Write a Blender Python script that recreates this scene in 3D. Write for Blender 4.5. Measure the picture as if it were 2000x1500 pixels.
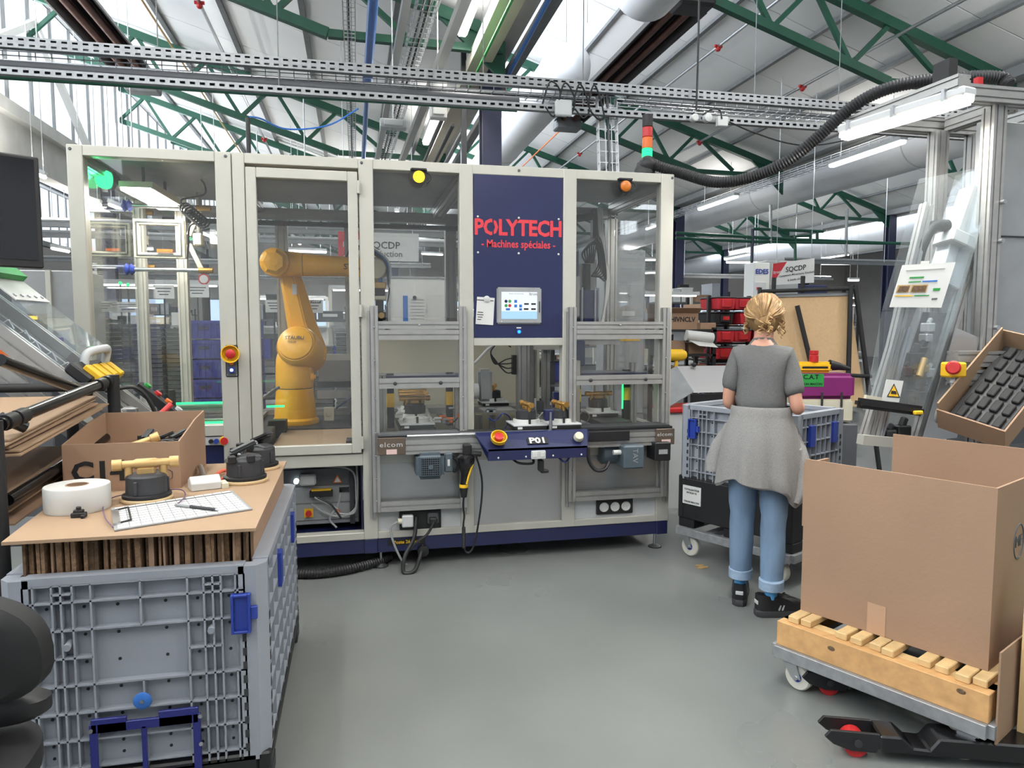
import bpy, bmesh, math, random
from mathutils import Vector as V, Matrix as Mx, Euler
for o in list(bpy.data.objects): bpy.data.objects.remove(o)
SC = bpy.context.scene
COL = SC.collection
RND = random.Random(7)
R = math.radians
# ---------------------------------------------------------------- camera
F, YAW, PITCH, H = 1387.0, R(12.5), R(4.55), 1.5
cd = bpy.data.cameras.new('camera'); cam = bpy.data.objects.new('camera', cd); COL.objects.link(cam)
cd.sensor_width = 36; cd.lens = F/2000*36; cd.clip_end = 200; cd.clip_start = 0.05
cam.location = (0, 0, H); cam.rotation_euler = (math.pi/2-PITCH, 0, -YAW)
SC.camera = cam
# ---------------------------------------------------------------- world, exposure
w = bpy.data.worlds.new('world'); SC.world = w; w.use_nodes = True
w.node_tree.nodes['Background'].inputs[0].default_value = (0.86, 0.93, 1.0, 1)
w.node_tree.nodes['Background'].inputs[1].default_value = 0.5
SC.view_settings.view_transform = 'Standard'; SC.view_settings.look = 'None'
SC.view_settings.exposure = 0.2; SC.view_settings.gamma = 1; SC.view_settings.use_curve_mapping = False
SC.cycles.use_denoising = True
SC.cycles.max_bounces = 5; SC.cycles.diffuse_bounces = 3; SC.cycles.glossy_bounces = 3; SC.cycles.transparent_max_bounces = 14; SC.cycles.use_adaptive_sampling = True; SC.cycles.adaptive_threshold = .1; SC.cycles.adaptive_min_samples = 16; SC.cycles.caustics_reflective = False; SC.cycles.caustics_refractive = False
SC.cycles.sample_clamp_indirect = 4
def area(name, loc, sx, sy, power, rot=(0, 0, 0), col=(1, .97, .92)):
    l = bpy.data.lights.new(name, 'AREA'); l.shape = 'RECTANGLE'; l.size = sx; l.size_y = sy; l.energy = power; l.color = col
    o = bpy.data.objects.new(name, l); COL.objects.link(o); o.location = loc; o.rotation_euler = rot
    return o
# daylight through the saw-tooth roof glazing: one lamp in each glazed strip, facing into its bay
GUT = (-10.3, -4.4, 1.45, 7.45, 13.2, 19.0); ZG, ZR = 4.3, 6.25
for gx in GUT[:5]:
    area('daylight_glazing', (gx+.15, 10, 5.2), 1.7, 32, 640, (0, R(-94), 0), (.86, .93, 1))
# ---------------------------------------------------------------- materials
def S(r, g=None, b=None):
    if g is None: g = b = r
    f = lambda c: (c/255/12.92 if c/255 <= .04045 else ((c/255+.055)/1.055)**2.4)
    return (f(r), f(g), f(b), 1)
MATS = {}
def mat(name, col, rough=.5, metal=0, var=.0, scale=8, bump=0, bscale=60, emit=None, es=0, spec=.5, coat=0, stretch=None, trans=0):
    m = bpy.data.materials.new(name); m.use_nodes = True; MATS[name] = m
    nt = m.node_tree; b = nt.nodes['Principled BSDF']
    b.inputs['Base Color'].default_value = col; b.inputs['Roughness'].default_value = rough; b.inputs['Metallic'].default_value = metal
    b.inputs['Specular IOR Level'].default_value = spec
    if coat: b.inputs['Coat Weight'].default_value = coat; b.inputs['Coat Roughness'].default_value = .15
    m.diffuse_color = col
    if var or bump:
        tc = nt.nodes.new('ShaderNodeTexCoord'); mp = nt.nodes.new('ShaderNodeMapping'); nt.links.new(tc.outputs['Object'], mp.inputs[0])
        if stretch: mp.inputs['Scale'].default_value = stretch
    if var:
        n = nt.nodes.new('ShaderNodeTexNoise'); n.inputs['Scale'].default_value = scale; n.inputs['Detail'].default_value = 5; nt.links.new(mp.outputs[0], n.inputs[0])
        r = nt.nodes.new('ShaderNodeValToRGB'); r.color_ramp.elements[0].position = .3; r.color_ramp.elements[1].position = .7
        r.color_ramp.elements[0].color = tuple(max(0, c*(1-var)) for c in col[:3])+(1,); r.color_ramp.elements[1].color = tuple(min(1, c*(1+var)) for c in col[:3])+(1,)
        nt.links.new(n.outputs[0], r.inputs[0]); nt.links.new(r.outputs[0], b.inputs['Base Color'])
    if bump:
        n2 = nt.nodes.new('ShaderNodeTexNoise'); n2.inputs['Scale'].default_value = bscale; nt.links.new(mp.outputs[0], n2.inputs[0])
        bp = nt.nodes.new('ShaderNodeBump'); bp.inputs['Strength'].default_value = bump; bp.inputs['Distance'].default_value = .01
        nt.links.new(n2.outputs[0], bp.inputs['Height']); nt.links.new(bp.outputs[0], b.inputs['Normal'])
    if emit: b.inputs['Emission Color'].default_value = emit; b.inputs['Emission Strength'].default_value = es
    return m
def glass(name, tint, haze=.08, rough=.02):
    m = bpy.data.materials.new(name); m.use_nodes = True; MATS[name] = m; nt = m.node_tree; nt.nodes.clear()
    out = nt.nodes.new('ShaderNodeOutputMaterial'); t = nt.nodes.new('ShaderNodeBsdfTransparent'); t.inputs[0].default_value = tint
    g = nt.nodes.new('ShaderNodeBsdfGlossy'); g.inputs['Roughness'].default_value = rough; g.inputs[0].default_value = (.9, .9, .9, 1)
    d = nt.nodes.new('ShaderNodeBsdfDiffuse'); d.inputs[0].default_value = (.75, .75, .72, 1)
    lw = nt.nodes.new('ShaderNodeLayerWeight'); lw.inputs[0].default_value = .5
    pw = nt.nodes.new('ShaderNodeMath'); pw.operation = 'POWER'; pw.inputs[1].default_value = 5; nt.links.new(lw.outputs['Facing'], pw.inputs[0])
    fr = nt.nodes.new('ShaderNodeMath'); fr.operation = 'MULTIPLY_ADD'; fr.inputs[1].default_value = .75; fr.inputs[2].default_value = .035; nt.links.new(pw.outputs[0], fr.inputs[0])
    m1 = nt.nodes.new('ShaderNodeMixShader'); m2 = nt.nodes.new('ShaderNodeMixShader'); m1.inputs[0].default_value = haze
    nt.links.new(t.outputs[0], m1.inputs[1]); nt.links.new(d.outputs[0], m1.inputs[2])
    nt.links.new(fr.outputs[0], m2.inputs[0]); nt.links.new(m1.outputs[0], m2.inputs[1]); nt.links.new(g.outputs[0], m2.inputs[2]); nt.links.new(m2.outputs[0], out.inputs[0])
    m.diffuse_color = (.8, .9, 1, .2)
    return m
def emis(name, col, s):
    m = bpy.data.materials.new(name); m.use_nodes = True; MATS[name] = m; nt = m.node_tree; nt.nodes.clear()
    out = nt.nodes.new('ShaderNodeOutputMaterial'); e = nt.nodes.new('ShaderNodeEmission'); e.inputs[0].default_value = col; e.inputs[1].default_value = s
    nt.links.new(e.outputs[0], out.inputs[0]); m.diffuse_color = col; m.cycles.emission_sampling = 'NONE'
    return m
mat('alu', S(196, 194, 184), .42, .25, .04, 4)             # satin anodised frame
mat('alu_slot', S(176, 175, 172), .35, .6, .06, 20)
mat('steel', S(190, 192, 195), .28, .9, .08, 14)
mat('galv', S(158, 160, 162), .5, .5, .12, 30)
mat('galv_dull', S(128, 130, 132), .6, .3, .1, 12)
mat('sheet', S(186, 186, 186), .36, .65, .05, 3)
mat('navy', S(30, 36, 76), .32, 0, .06, 5, coat=.25)
mat('black', S(26, 26, 28), .5)
mat('black_gloss', S(20, 20, 22), .22)
mat('dark', S(48, 49, 52), .55, 0, .1, 20)
mat('rubber', S(30, 30, 31), .7, 0, .1, 40)
mat('white', S(214, 214, 210), .5)
mat('white_duct', S(236, 237, 240), .75, 0, .03, 3)
mat('paper', S(216, 216, 213), .8)
mat('cream', S(214, 208, 186), .5)
mat('yellow', S(243, 176, 34), .35, 0, .03, 6, coat=.2)
mat('yellow_safe', S(240, 190, 40), .45)
mat('red', S(190, 40, 42), .4)
mat('red_bin', S(190, 44, 54), .42, 0, .05, 10)
mat('letter_red', S(214, 58, 68), .5)
mat('orange', S(226, 110, 40), .4)
mat('brass', S(196, 152, 82), .32, .75, .12, 30)
mat('brass_tan', S(206, 170, 112), .4, .35, .1, 30)
mat('green_truss', S(28, 80, 62), .5, 0, .1, 6)
mat('blue_col', S(40, 44, 72), .45, 0, .08, 5)
mat('blue', S(40, 62, 150), .4, 0, .05, 8)
mat('blue_pipe', S(52, 110, 190), .35)
mat('blue_crate', S(48, 58, 150), .5, 0, .1, 8)
mat('purple', S(130, 44, 108), .38, 0, .04, 6)
mat('green', S(50, 150, 70), .45)
mat('lime', S(150, 200, 40), .5)
mat('motor', S(84, 96, 104), .45, .1, .06, 20)
mat('grey_plastic', S(150, 155, 163), .5, 0, .04, 6, bump=.05, bscale=120)
mat('grey_mid', S(150, 152, 153), .5, 0, .06, 8)
mat('grey_light', S(200, 202, 202), .5, 0, .04, 5)
mat('grey_dark', S(88, 90, 94), .5, 0, .08, 8)
mat('beige', S(206, 198, 178), .6, 0, .03, 3)
mat('cardboard', S(158, 128, 104), .8, 0, .06, 2.2, bump=.06, bscale=70)
mat('cardboard_light', S(164, 137, 110), .8, 0, .05, 3, bump=.05, bscale=60)
mat('cardboard_edge', S(134, 106, 80), .85, 0, .3, 60, bump=.5, bscale=140)
mat('cardboard_edge_dark', S(104, 82, 62), .88, 0, .3, 60, bump=.5, bscale=140)
mat('corkboard', S(206, 172, 130), .8, 0, .05, 40)
mat('tape', S(186, 150, 122), .25)
mat('roof_panel', S(236, 236, 235), .8, 0, .05, .8, bump=.1, bscale=3)
mat('wall', S(226, 220, 211), .8, 0, .06, 1)
mat('concrete', S(176, 176, 172), .85, 0, .1, 3)
mat('heater', S(44, 38, 40), .4, .5, .2, 6)
mat('heater_rust', S(92, 58, 48), .5, .5, .3, 8)
mat('screen_dark', S(22, 23, 26), .12, spec=.8)
glass('pane', (.95, .955, .95, 1), .022)
glass('acrylic', (.92, .95, .97, 1), .06, .03)
glass('pane_clear', (.97, .975, .975, 1), .008)
emis('tube', (1, .97, .90, 1), 9)
emis('tube_far', (1, .98, .93, 1), 5)
emis('glazing', (.84, .92, 1, 1), 1.25)
emis('far_window', (.55, .74, 1, 1), 1.3)
emis('led_green', (.03, 1, .25, 1), 2.2)
emis('led_blue', (.02, .25, 1, 1), 3)
emis('led_white', (.8, .95, 1, 1), 3)
emis('led_red', (1, .05, .08, 1), 2)
emis('beacon_on', (1, .62, .04, 1), 2.0)
emis('screen_blue', (.45, .72, .95, 1), .95)
emis('screen_white', (.86, .93, 1, 1), .95)
M = MATS
# ---------------------------------------------------------------- pixel -> point (2000x1500 frame)
_cy, _sy, _cp, _sp = math.cos(YAW), math.sin(YAW), math.cos(PITCH), math.sin(PITCH)
FW = V((_sy*_cp, _cy*_cp, -_sp)); RT = V((_cy, -_sy, 0)); UP = RT.cross(FW)
def at(x, y, X=None, Y=None, Z=None):
    d = RT*((x-1000)/F)+UP*((750-y)/F)+FW
    t = X/d.x if X is not None else Y/d.y if Y is not None else (Z-H)/d.z
    return V((0, 0, H))+d*t
# ---------------------------------------------------------------- mesh builder
def basis(d, up=(0, 0, 1)):
    d = V(d).normalized(); u = V(up)
    if abs(d.dot(u.normalized())) > .98: u = V((0, 1, 0)) if abs(d.y) < .9 else V((1, 0, 0))
    s = d.cross(u).normalized(); return d, s, s.cross(d).normalized()
class MB:
    def __init__(s): s.v = []; s.f = []; s.T = None
    def _a(s, vs, fs):
        n = len(s.v)
        if s.T: vs = [s.T @ V(p) for p in vs]
        s.v += [tuple(p) for p in vs]; s.f += [tuple(i+n for i in f) for f in fs]; return s
    def box(s, x0, x1, y0, y1, z0, z1):
        return s._a([(x, y, z) for z in (z0, z1) for y in (y0, y1) for x in (x0, x1)], [(0, 2, 3, 1), (4, 5, 7, 6), (0, 1, 5, 4), (2, 6, 7, 3), (0, 4, 6, 2), (1, 3, 7, 5)])
    def cbox(s, c, d): return s.box(c[0]-d[0]/2, c[0]+d[0]/2, c[1]-d[1]/2, c[1]+d[1]/2, c[2]-d[2]/2, c[2]+d[2]/2)
    def bar(s, p, q, w, h, up=(0, 0, 1)):
        p, q = V(p), V(q); d, a, u = basis(q-p, up); a = a*w/2; u = u*h/2
        return s._a([p-a-u, p+a-u, p+a+u, p-a+u, q-a-u, q+a-u, q+a+u, q-a+u], [(3, 2, 1, 0), (4, 5, 6, 7), (0, 1, 5, 4), (1, 2, 6, 5), (2, 3, 7, 6), (3, 0, 4, 7)])
    def prof(s, p, q, w, h, up=(0, 0, 1), g=.009, dp=.008, nw=1, nh=1):      # slotted aluminium profile
        p, q = V(p), V(q); d, a, u = basis(q-p, up); P = []
        def side(L, n):
            r = []; c = L/n
            for i in range(n):
                m = -L/2+c*(i+.5); r += [(m-g/2, 0), (m-g/2, 1), (m+g/2, 1), (m+g/2, 0)]
            return r
        P += [(-w/2, -h/2)]+[(t, -h/2+e*dp) for t, e in side(w, nw)]+[(w/2, -h/2)]+[(w/2-e*dp, t) for t, e in side(h, nh)]+[(w/2, h/2)]+[(-t, h/2-e*dp) for t, e in side(w, nw)]+[(-w/2, h/2)]+[(-w/2+e*dp, -t) for t, e in side(h, nh)]
        n = len(P); vs = [p+a*x+u*y for x, y in P]+[q+a*x+u*y for x, y in P]
        return s._a(vs, [tuple(range(n-1, -1, -1)), tuple(range(n, 2*n))]+[(i, (i+1) % n, n+(i+1) % n, n+i) for i in range(n)])
    def cyl(s, p, q, r, n=16, r2=None, cap=True):
        p, q = V(p), V(q); d, a, u = basis(q-p); r2 = r if r2 is None else r2
        vs = []
        for c, rr in ((p, r), (q, r2)): vs += [c+(a*math.cos(2*math.pi*i/n)+u*math.sin(2*math.pi*i/n))*rr for i in range(n)]
        fs = [(i, (i+1) % n, n+(i+1) % n, n+i) for i in range(n)]
        if cap: fs += [tuple(range(n-1, -1, -1)), tuple(range(n, 2*n))]
        return s._a(vs, fs)
    def tube(s, pts, r, n=8, rr=None, close=False):
        pts = [V(p) for p in pts]; m = len(pts); vs = []; pa = None
        for k in range(m):
            a0 = pts[(k-1) % m] if (k or close) else pts[0]; b0 = pts[(k+1) % m] if (k < m-1 or close) else pts[-1]
            d = (b0-a0).normalized()
            if pa is None: _, a, u = basis(d)
            else:
                a = (pa-d*pa.dot(d)).normalized(); u = a.cross(d)
            pa = a; q = (rr[k] if rr else r)
            vs += [pts[k]+(a*math.cos(2*math.pi*i/n)+u*math.sin(2*math.pi*i/n))*q for i in range(n)]
        fs = [(k*n+i, k*n+(i+1) % n, ((k+1) % m)*n+(i+1) % n, ((k+1) % m)*n+i) for k in range(m if close else m-1) for i in range(n)]
        if not close: fs += [tuple(range(n-1, -1, -1)), tuple(range((m-1)*n, m*n))]
        return s._a(vs, fs)
    def lathe(s, prof, c=(0, 0, 0), ax=(0, 0, 1), n=24, sx=1, sy=1):        # prof: (radius, height along the axis)
        d, a, u = basis(ax); c = V(c); vs = []
        for r, h in prof: vs += [c+d*h+a*(math.cos(2*math.pi*i/n)*r*sx)+u*(math.sin(2*math.pi*i/n)*r*sy) for i in range(n)]
        m = len(prof)
        return s._a(vs, [(k*n+i, k*n+(i+1) % n, (k+1)*n+(i+1) % n, (k+1)*n+i) for k in range(m-1) for i in range(n)]+[tuple(range(n-1, -1, -1)), tuple(range((m-1)*n, m*n))])
    def prism(s, poly, a, b):                                              # poly: 3-D points of one face; a, b: offsets of the two faces
        n = len(poly); a, b = V(a), V(b)
        return s._a([V(p)+a for p in poly]+[V(p)+b for p in poly], [tuple(range(n-1, -1, -1)), tuple(range(n, 2*n))]+[(i, (i+1) % n, n+(i+1) % n, n+i) for i in range(n)])
    def xz(s, poly, y0, y1): return s.prism([(x, 0, z) for x, z in poly], (0, y0, 0), (0, y1, 0))
    def yz(s, poly, x0, x1): return s.prism([(0, y, z) for y, z in poly], (x0, 0, 0), (x1, 0, 0))
    def xy(s, poly, z0, z1): return s.prism([(x, y, 0) for x, y in poly], (0, 0, z0), (0, 0, z1))
    def loft(s, rings, cap=True):
        n = len(rings[0]); m = len(rings); fs = [(k*n+i, k*n+(i+1) % n, (k+1)*n+(i+1) % n, (k+1)*n+i) for k in range(m-1) for i in range(n)]
        if cap: fs += [tuple(range(n-1, -1, -1)), tuple(range((m-1)*n, m*n))]
        return s._a([p for r in rings for p in r], fs)
    def ball(s, c, r, n=14, m=8, sc=(1, 1, 1)):
        c = V(c); vs = [c+V((0, 0, -r*sc[2]))]; fs = []
        for k in range(1, m):
            t = math.pi*k/m-math.pi/2
            vs += [c+V((math.cos(t)*math.cos(2*math.pi*i/n)*r*sc[0], math.cos(t)*math.sin(2*math.pi*i/n)*r*sc[1], math.sin(t)*r*sc[2])) for i in range(n)]
        vs.append(c+V((0, 0, r*sc[2]))); L = len(vs)-1
        fs += [(0, 1+(i+1) % n, 1+i) for i in range(n)]+[(1+(k*n)+i, 1+k*n+(i+1) % n, 1+(k+1)*n+(i+1) % n, 1+(k+1)*n+i) for k in range(m-2) for i in range(n)]+[(1+(m-2)*n+i, 1+(m-2)*n+(i+1) % n, L) for i in range(n)]
        return s._a(vs, fs)
    def open_box(s, x0, x1, y0, y1, z0, z1, t, floor=True):                # tray with wall thickness t
        s.box(x0, x0+t, y0, y1, z0, z1); s.box(x1-t, x1, y0, y1, z0, z1); s.box(x0+t, x1-t, y0, y0+t, z0, z1); s.box(x0+t, x1-t, y1-t, y1, z0, z1)
        if floor: s.box(x0+t, x1-t, y0+t, y1-t, z0, z0+t)
        return s
    def frame(s, x0, x1, z0, z1, y0, y1, w, w2=None):                      # rectangular frame facing y
        w2 = w2 or w; s.box(x0, x0+w, y0, y1, z0, z1); s.box(x1-w, x1, y0, y1, z0, z1); s.box(x0+w, x1-w, y0, y1, z0, z0+w2); return s.box(x0+w, x1-w, y0, y1, z1-w2, z1)
    def build(s, name, m, parent=None, smooth=False, bevel=0, seg=1, label=None):
        root = parent
        while root is not None and root.parent is not None: root = root.parent
        off = V(root.location) if root is not None else V((0, 0, 0))
        me = bpy.data.meshes.new(name); me.from_pydata([tuple(V(p)-off) for p in s.v], [], s.f)
        bm = bmesh.new(); bm.from_mesh(me); bmesh.ops.recalc_face_normals(bm, faces=bm.faces[:])
        if bevel: bmesh.ops.bevel(bm, geom=[e for e in bm.edges if len(e.link_faces) == 2 and e.calc_face_angle(0) > .7], offset=bevel, segments=seg, affect='EDGES', clamp_overlap=True)
        bm.to_mesh(me); bm.free()
        if smooth:
            me.polygons.foreach_set('use_smooth', [True]*len(me.polygons)); me.set_sharp_from_angle(angle=R(38))
        me.materials.append(M[m] if isinstance(m, str) else m)
        o = bpy.data.objects.new(name, me); COL.objects.link(o)
        if parent is not None: o.parent = parent
        if label: o['label'] = label
        return o
def tag(o, label, cat, group=None):
    o['label'] = label; o['category'] = cat
    if group: o['group'] = group
    return o
def thing(name, label, cat, loc=(0, 0, 0), group=None):
    o = bpy.data.objects.new(name, None); o.empty_display_size = .1; COL.objects.link(o); o.location = loc
    return tag(o, label, cat, group)
def struct(o): o['kind'] = 'structure'; return o
def dup(root, loc=None, rotz=None, label=None):
    def cp(o, par):
        c = o.copy(); COL.objects.link(c); c.parent = par
        for ch in kids.get(o, []): cp(ch, c)
        return c
    kids = {}
    for ch in root.children_recursive: kids.setdefault(ch.parent, []).append(ch)
    r = cp(root, None)
    if loc is not None: r.location = loc
    if rotz is not None: r.rotation_euler = (0, 0, rotz)
    if label: r['label'] = label
    return r
def shared(src, parent, loc=None):                                         # a further piece with the same mesh
    c = src.copy(); COL.objects.link(c); c.parent = parent
    if loc is not None: c.location = loc
    return c
def text(name, body, size, loc, m, parent=None, rot=(math.pi/2, 0, 0), ext=.0006, bold=0, sx=1, align='CENTER', space=1):
    cu = bpy.data.curves.new(name, 'FONT'); cu.body = body; cu.size = size; cu.extrude = ext; cu.offset = bold; cu.align_x = align; cu.align_y = 'CENTER'; cu.resolution_u = 2; cu.space_character = space
    t = bpy.data.objects.new(name, cu); COL.objects.link(t)
    me = bpy.data.meshes.new_from_object(t.evaluated_get(bpy.context.evaluated_depsgraph_get())); me.name = name
    bpy.data.objects.remove(t)
    root = parent
    while root is not None and root.parent is not None: root = root.parent
    off = V(root.location) if root is not None else V((0, 0, 0))
    E = rot.to_4x4() if isinstance(rot, Mx) else Euler(rot).to_matrix().to_4x4()
    me.transform(Mx.Translation(V(loc)-off) @ E @ Mx.Diagonal((sx, 1, 1, 1)))
    me.materials.clear(); me.materials.append(M[m] if isinstance(m, str) else m)
    o = bpy.data.objects.new(name, me); COL.objects.link(o)
    if parent is not None: o.parent = parent
    return o
def curve(pts, n=8):                                                       # Catmull-Rom through the points
    P = [V(p) for p in pts]; P = [P[0]*2-P[1]]+P+[P[-1]*2-P[-2]]; out = []
    for i in range(1, len(P)-2):
        for k in range(n):
            t = k/n; a, b, c, d = P[i-1:i+3]
            out.append(.5*((2*b)+(c-a)*t+(2*a-5*b+4*c-d)*t*t+(3*b-a-3*c+d)*t**3))
    return out+[P[-2]]
# ================================================================ the setting
def floor_mat():
    m = bpy.data.materials.new('epoxy_floor'); m.use_nodes = True; M['floor'] = m; nt = m.node_tree; b = nt.nodes['Principled BSDF']
    tc = nt.nodes.new('ShaderNodeTexCoord')
    n = nt.nodes.new('ShaderNodeTexNoise'); n.inputs['Scale'].default_value = 1.3; n.inputs['Detail'].default_value = 8; nt.links.new(tc.outputs['Object'], n.inputs[0])
    r = nt.nodes.new('ShaderNodeValToRGB'); r.color_ramp.elements[0].position = .3; r.color_ramp.elements[1].position = .72
    r.color_ramp.elements[0].color = S(117, 120, 118); r.color_ramp.elements[1].color = S(127, 130, 127)
    nt.links.new(n.outputs[0], r.inputs[0]); nt.links.new(r.outputs[0], b.inputs['Base Color'])
    n2 = nt.nodes.new('ShaderNodeTexNoise'); n2.inputs['Scale'].default_value = 1.6; n2.inputs['Detail'].default_value = 3; nt.links.new(tc.outputs['Object'], n2.inputs[0])
    mr = nt.nodes.new('ShaderNodeMapRange'); mr.inputs[3].default_value = .24; mr.inputs[4].default_value = .34; nt.links.new(n2.outputs[0], mr.inputs[0]); nt.links.new(mr.outputs[0], b.inputs['Roughness'])
    n3 = nt.nodes.new('ShaderNodeTexNoise'); n3.inputs['Scale'].default_value = 5; nt.links.new(tc.outputs['Object'], n3.inputs[0])
    bp = nt.nodes.new('ShaderNodeBump'); bp.inputs['Strength'].default_value = .012; bp.inputs['Distance'].default_value = .01; nt.links.new(n3.outputs[0], bp.inputs['Height']); nt.links.new(bp.outputs[0], b.inputs['Normal'])
floor_mat()
struct(MB().box(-22, 26, -6, 40, -.1, 0).build('floor', 'floor'))
# back wall with a band of windows
YB = 34
bw = struct(MB().box(-22, 26, YB, YB+.2, 0, 7).build('wall_back', 'wall'))
wn = 0
for x in [-16, -12.5, -9, -5.5, -2, 1.5, 5, 8.4, 10.6, 12.8, 15, 17.2, 19.4, 21.6]:
    wn += 1
    wd = struct(MB().box(x-.9, x+.9, YB-.05, YB-.02, 1.5, 2.75).build('window_%d' % wn, 'far_window'))
    MB().frame(x-.95, x+.95, 1.45, 2.8, YB-.1, YB-.04, .07).box(x-.02, x+.02, YB-.1, YB-.04, 1.5, 2.75).build('window_frame', 'grey_light', wd)
struct(MB().box(-22.2, -22, -6, 40, 0, 7).build('wall_left', 'wall'))
struct(MB().box(26, 26.2, -6, 40, 0, 7).build('wall_right', 'wall'))
# saw-tooth roof: glazed strip at each gutter line, then a boarded slope down to the next gutter
ce = struct(MB().box(-22, 26, -6, 40, 7.2, 7.3).build('ceiling', 'roof_panel'))
def roofz(x):
    k = max(i for i in range(5) if GUT[i] <= x or i == 0); return ZR+(ZG+.1-ZR)*(x-GUT[k])/(GUT[k+1]-GUT[k])
TY = [-2, 2.4, 6.95, 11.5, 15.55, 19.6, 23.65, 27.7, 31.75]
PX, PY = 6, 1.35
proto = {}
for bi in range(len(GUT)-1):
    x0, x1 = GUT[bi], GUT[bi+1]
    sl = struct(MB().prism([(x0, -6, ZR+.03), (x1, -6, ZG+.13), (x1, -6, ZG+.19), (x0, -6, ZR+.09)], (0, 0, 0), (0, 40, 0)).build('ceiling_%d' % (bi+1), 'grey_mid'))
    near = bi in (1, 2)
    for i in range(PX):
        for j in range(28 if not near else 28):
            y = -3+PY*j
            if y > 33 or (not near and y > 30): continue
            if bi == 0 and y < 8 or bi == 4 and y < 12: continue
            k = (bi, i)
            if k not in proto:
                a, b = i/PX, (i+1)/PX; g = .009
                xa, xb = x0+(x1-x0)*a+g, x0+(x1-x0)*b-g; za, zb = ZR+(ZG+.1-ZR)*a, ZR+(ZG+.1-ZR)*b
                c = (za+zb)/2+.012
                pts = [(xa, za), ((xa+xb)/2, c), (xb, zb), (xb, zb+.03), (xa, za+.03)]
                proto[k] = MB().xz([(p[0], p[1]) for p in pts], g, PY-g).build('ceiling_panel', 'roof_panel', sl); proto[k].location.y = y
            else: shared(proto[k], sl, (0, y, 0))
    # purlins run along the panel joints under the slope
    for i in range(1, PX):
        a = i/PX
        X_ = x0+(x1-x0)*a; Z_ = ZR+(ZG+.1-ZR)*a
        MB().box(X_-.03, X_+.03, -4, 33.5, Z_-.05, Z_-.005).build('purlin', 'galv_dull', sl)
    # gutter beam
    MB().box(x1-.22, x1+.12, -4, 33.9, ZG-.02, ZG+.1).build('gutter_beam', 'concrete' if x1 < 0 else 'grey_mid', sl)
gn = 0
for gx in GUT[:5]:
    gn += 1
    gz = struct(MB().box(gx-.03, gx, -4, 33.5, ZR-.02, ZR+.1).build('window_%d' % (20+gn), 'grey_mid'))
    MB().box(gx-.02, gx+.14, -4, 33.5, ZG-.05, ZG+.12).build('sill', 'concrete', gz)
    pn = None
    for j in range(46):
        y = -2+.75*j
        if y > 32.5 or gx > 1 and y > 24: continue
        if pn is None: pn = MB().box(gx, gx+.01, .02, .73, ZG+.12, ZR-.02).build('pane', 'glazing', gz); pn.location.y = y; ml = MB().box(gx+.005, gx+.045, -.018, .018, ZG+.12, ZR-.02).build('mullion', 'grey_mid', gz); ml.location.y = y
        else: shared(pn, gz, (0, y, 0)); shared(ml, gz, (0, y, 0))
if 1:   # concrete upstand below the glazing at the left gutter
    struct(MB().box(-4.62, -4.38, -3, 33, 3.72, ZG+.05).build('trim_1', 'concrete'))
# trusses: two chords with zigzag webs, gusset at the eaves
def truss(x0, x1, y, name='roof_truss'):
    t = thing(name, '', 'truss', (x0, y, ZG))
    top = lambda u: V((x0+(x1-x0)*u, y, ZR-.1+(ZG-.02-ZR+.1)*u))
    def bot(u):
        q = top(u); q.z -= .62 if u < .72 else .62*(1-u)/.28+.0; 
        if u < .1: q.z -= 0
        return q
    MB().bar(top(0), top(1), .09, .11).build('top_chord', 'green_truss', t)
    b = MB(); b.bar(bot(0), bot(.72), .08, .09); b.bar(bot(.72), top(1)-V((0, 0, .12)), .07, .07); b.build('bottom_chord', 'green_truss', t)
    us = [0, .08, .16, .24, .32, .40, .48, .56, .64, .72, .84]
    for k in range(len(us)-1):
        p, q = (top(us[k]), bot(us[k+1])) if k % 2 else (bot(us[k]), top(us[k+1]))
        MB().bar(p, q, .05, .05).build('web', 'green_truss', t)
    MB().xz([(x1-.75, top(.875).z+.02), (x1+.02, ZG+.05), (x1+.02, ZG-.45), (x1-.25, ZG-.2)], y-.02, y+.02).build('gusset', 'green_truss', t)
    if x0 < -4.5 and 0: pass
    return t
ordn = ['first', 'second', 'third', 'fourth', 'fifth', 'sixth', 'seventh', 'eighth', 'ninth']
for bi in (1, 2, 3):
    for k, y in enumerate(TY[1:8]):
        if bi == 3 and y < 11: continue
        if bi != 3 and y < 3: continue
        t = truss(GUT[bi], GUT[bi+1], y)
        t['label'] = '%s green roof truss from the front, %s' % (ordn[k], ['', 'in the bay left of the blue column', 'in the bay with the white dome duct', 'in the far right bay'][bi]); t['group'] = 'green roof trusses'
# columns
def column(x, y, lab, m='blue_col', wd=.2):
    t = thing('steel_column', lab, 'column', (x, y, 0), 'blue steel columns')
    c = MB(); c.box(x-wd/2, x+wd/2, y-wd/2, y-wd/2+.02, 0, ZG); c.box(x-wd/2, x+wd/2, y+wd/2-.02, y+wd/2, 0, ZG); c.box(x-.012, x+.012, y-wd/2+.02, y+wd/2-.02, 0, ZG); c.build('shaft', m, t)
    MB().box(x-.2, x+.2, y-.2, y+.2, 0, .02).build('base_plate', m, t)
    return t
column(1.42, 7.45, 'dark blue steel column rising behind the navy lettered panel')
column(7.45, 15.6, 'dark blue steel column just right of the glass machine')
column(13.1, 15.5, 'dark blue steel column behind the tilted clear guard')
column(-4.3, 14.3, 'blue steel column standing against the left glazed strip')
column(-4.45, 23.6, 'far blue steel column at the end of the left glazed strip')
column(7.45, 23.6, 'far dark blue column seen between machine and red bins')
column(1.34, 23.6, 'far dark blue column seen through the glass of the machine')
column(13.1, 23.6, 'far dark blue column right of the leaning brown board')
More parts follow.
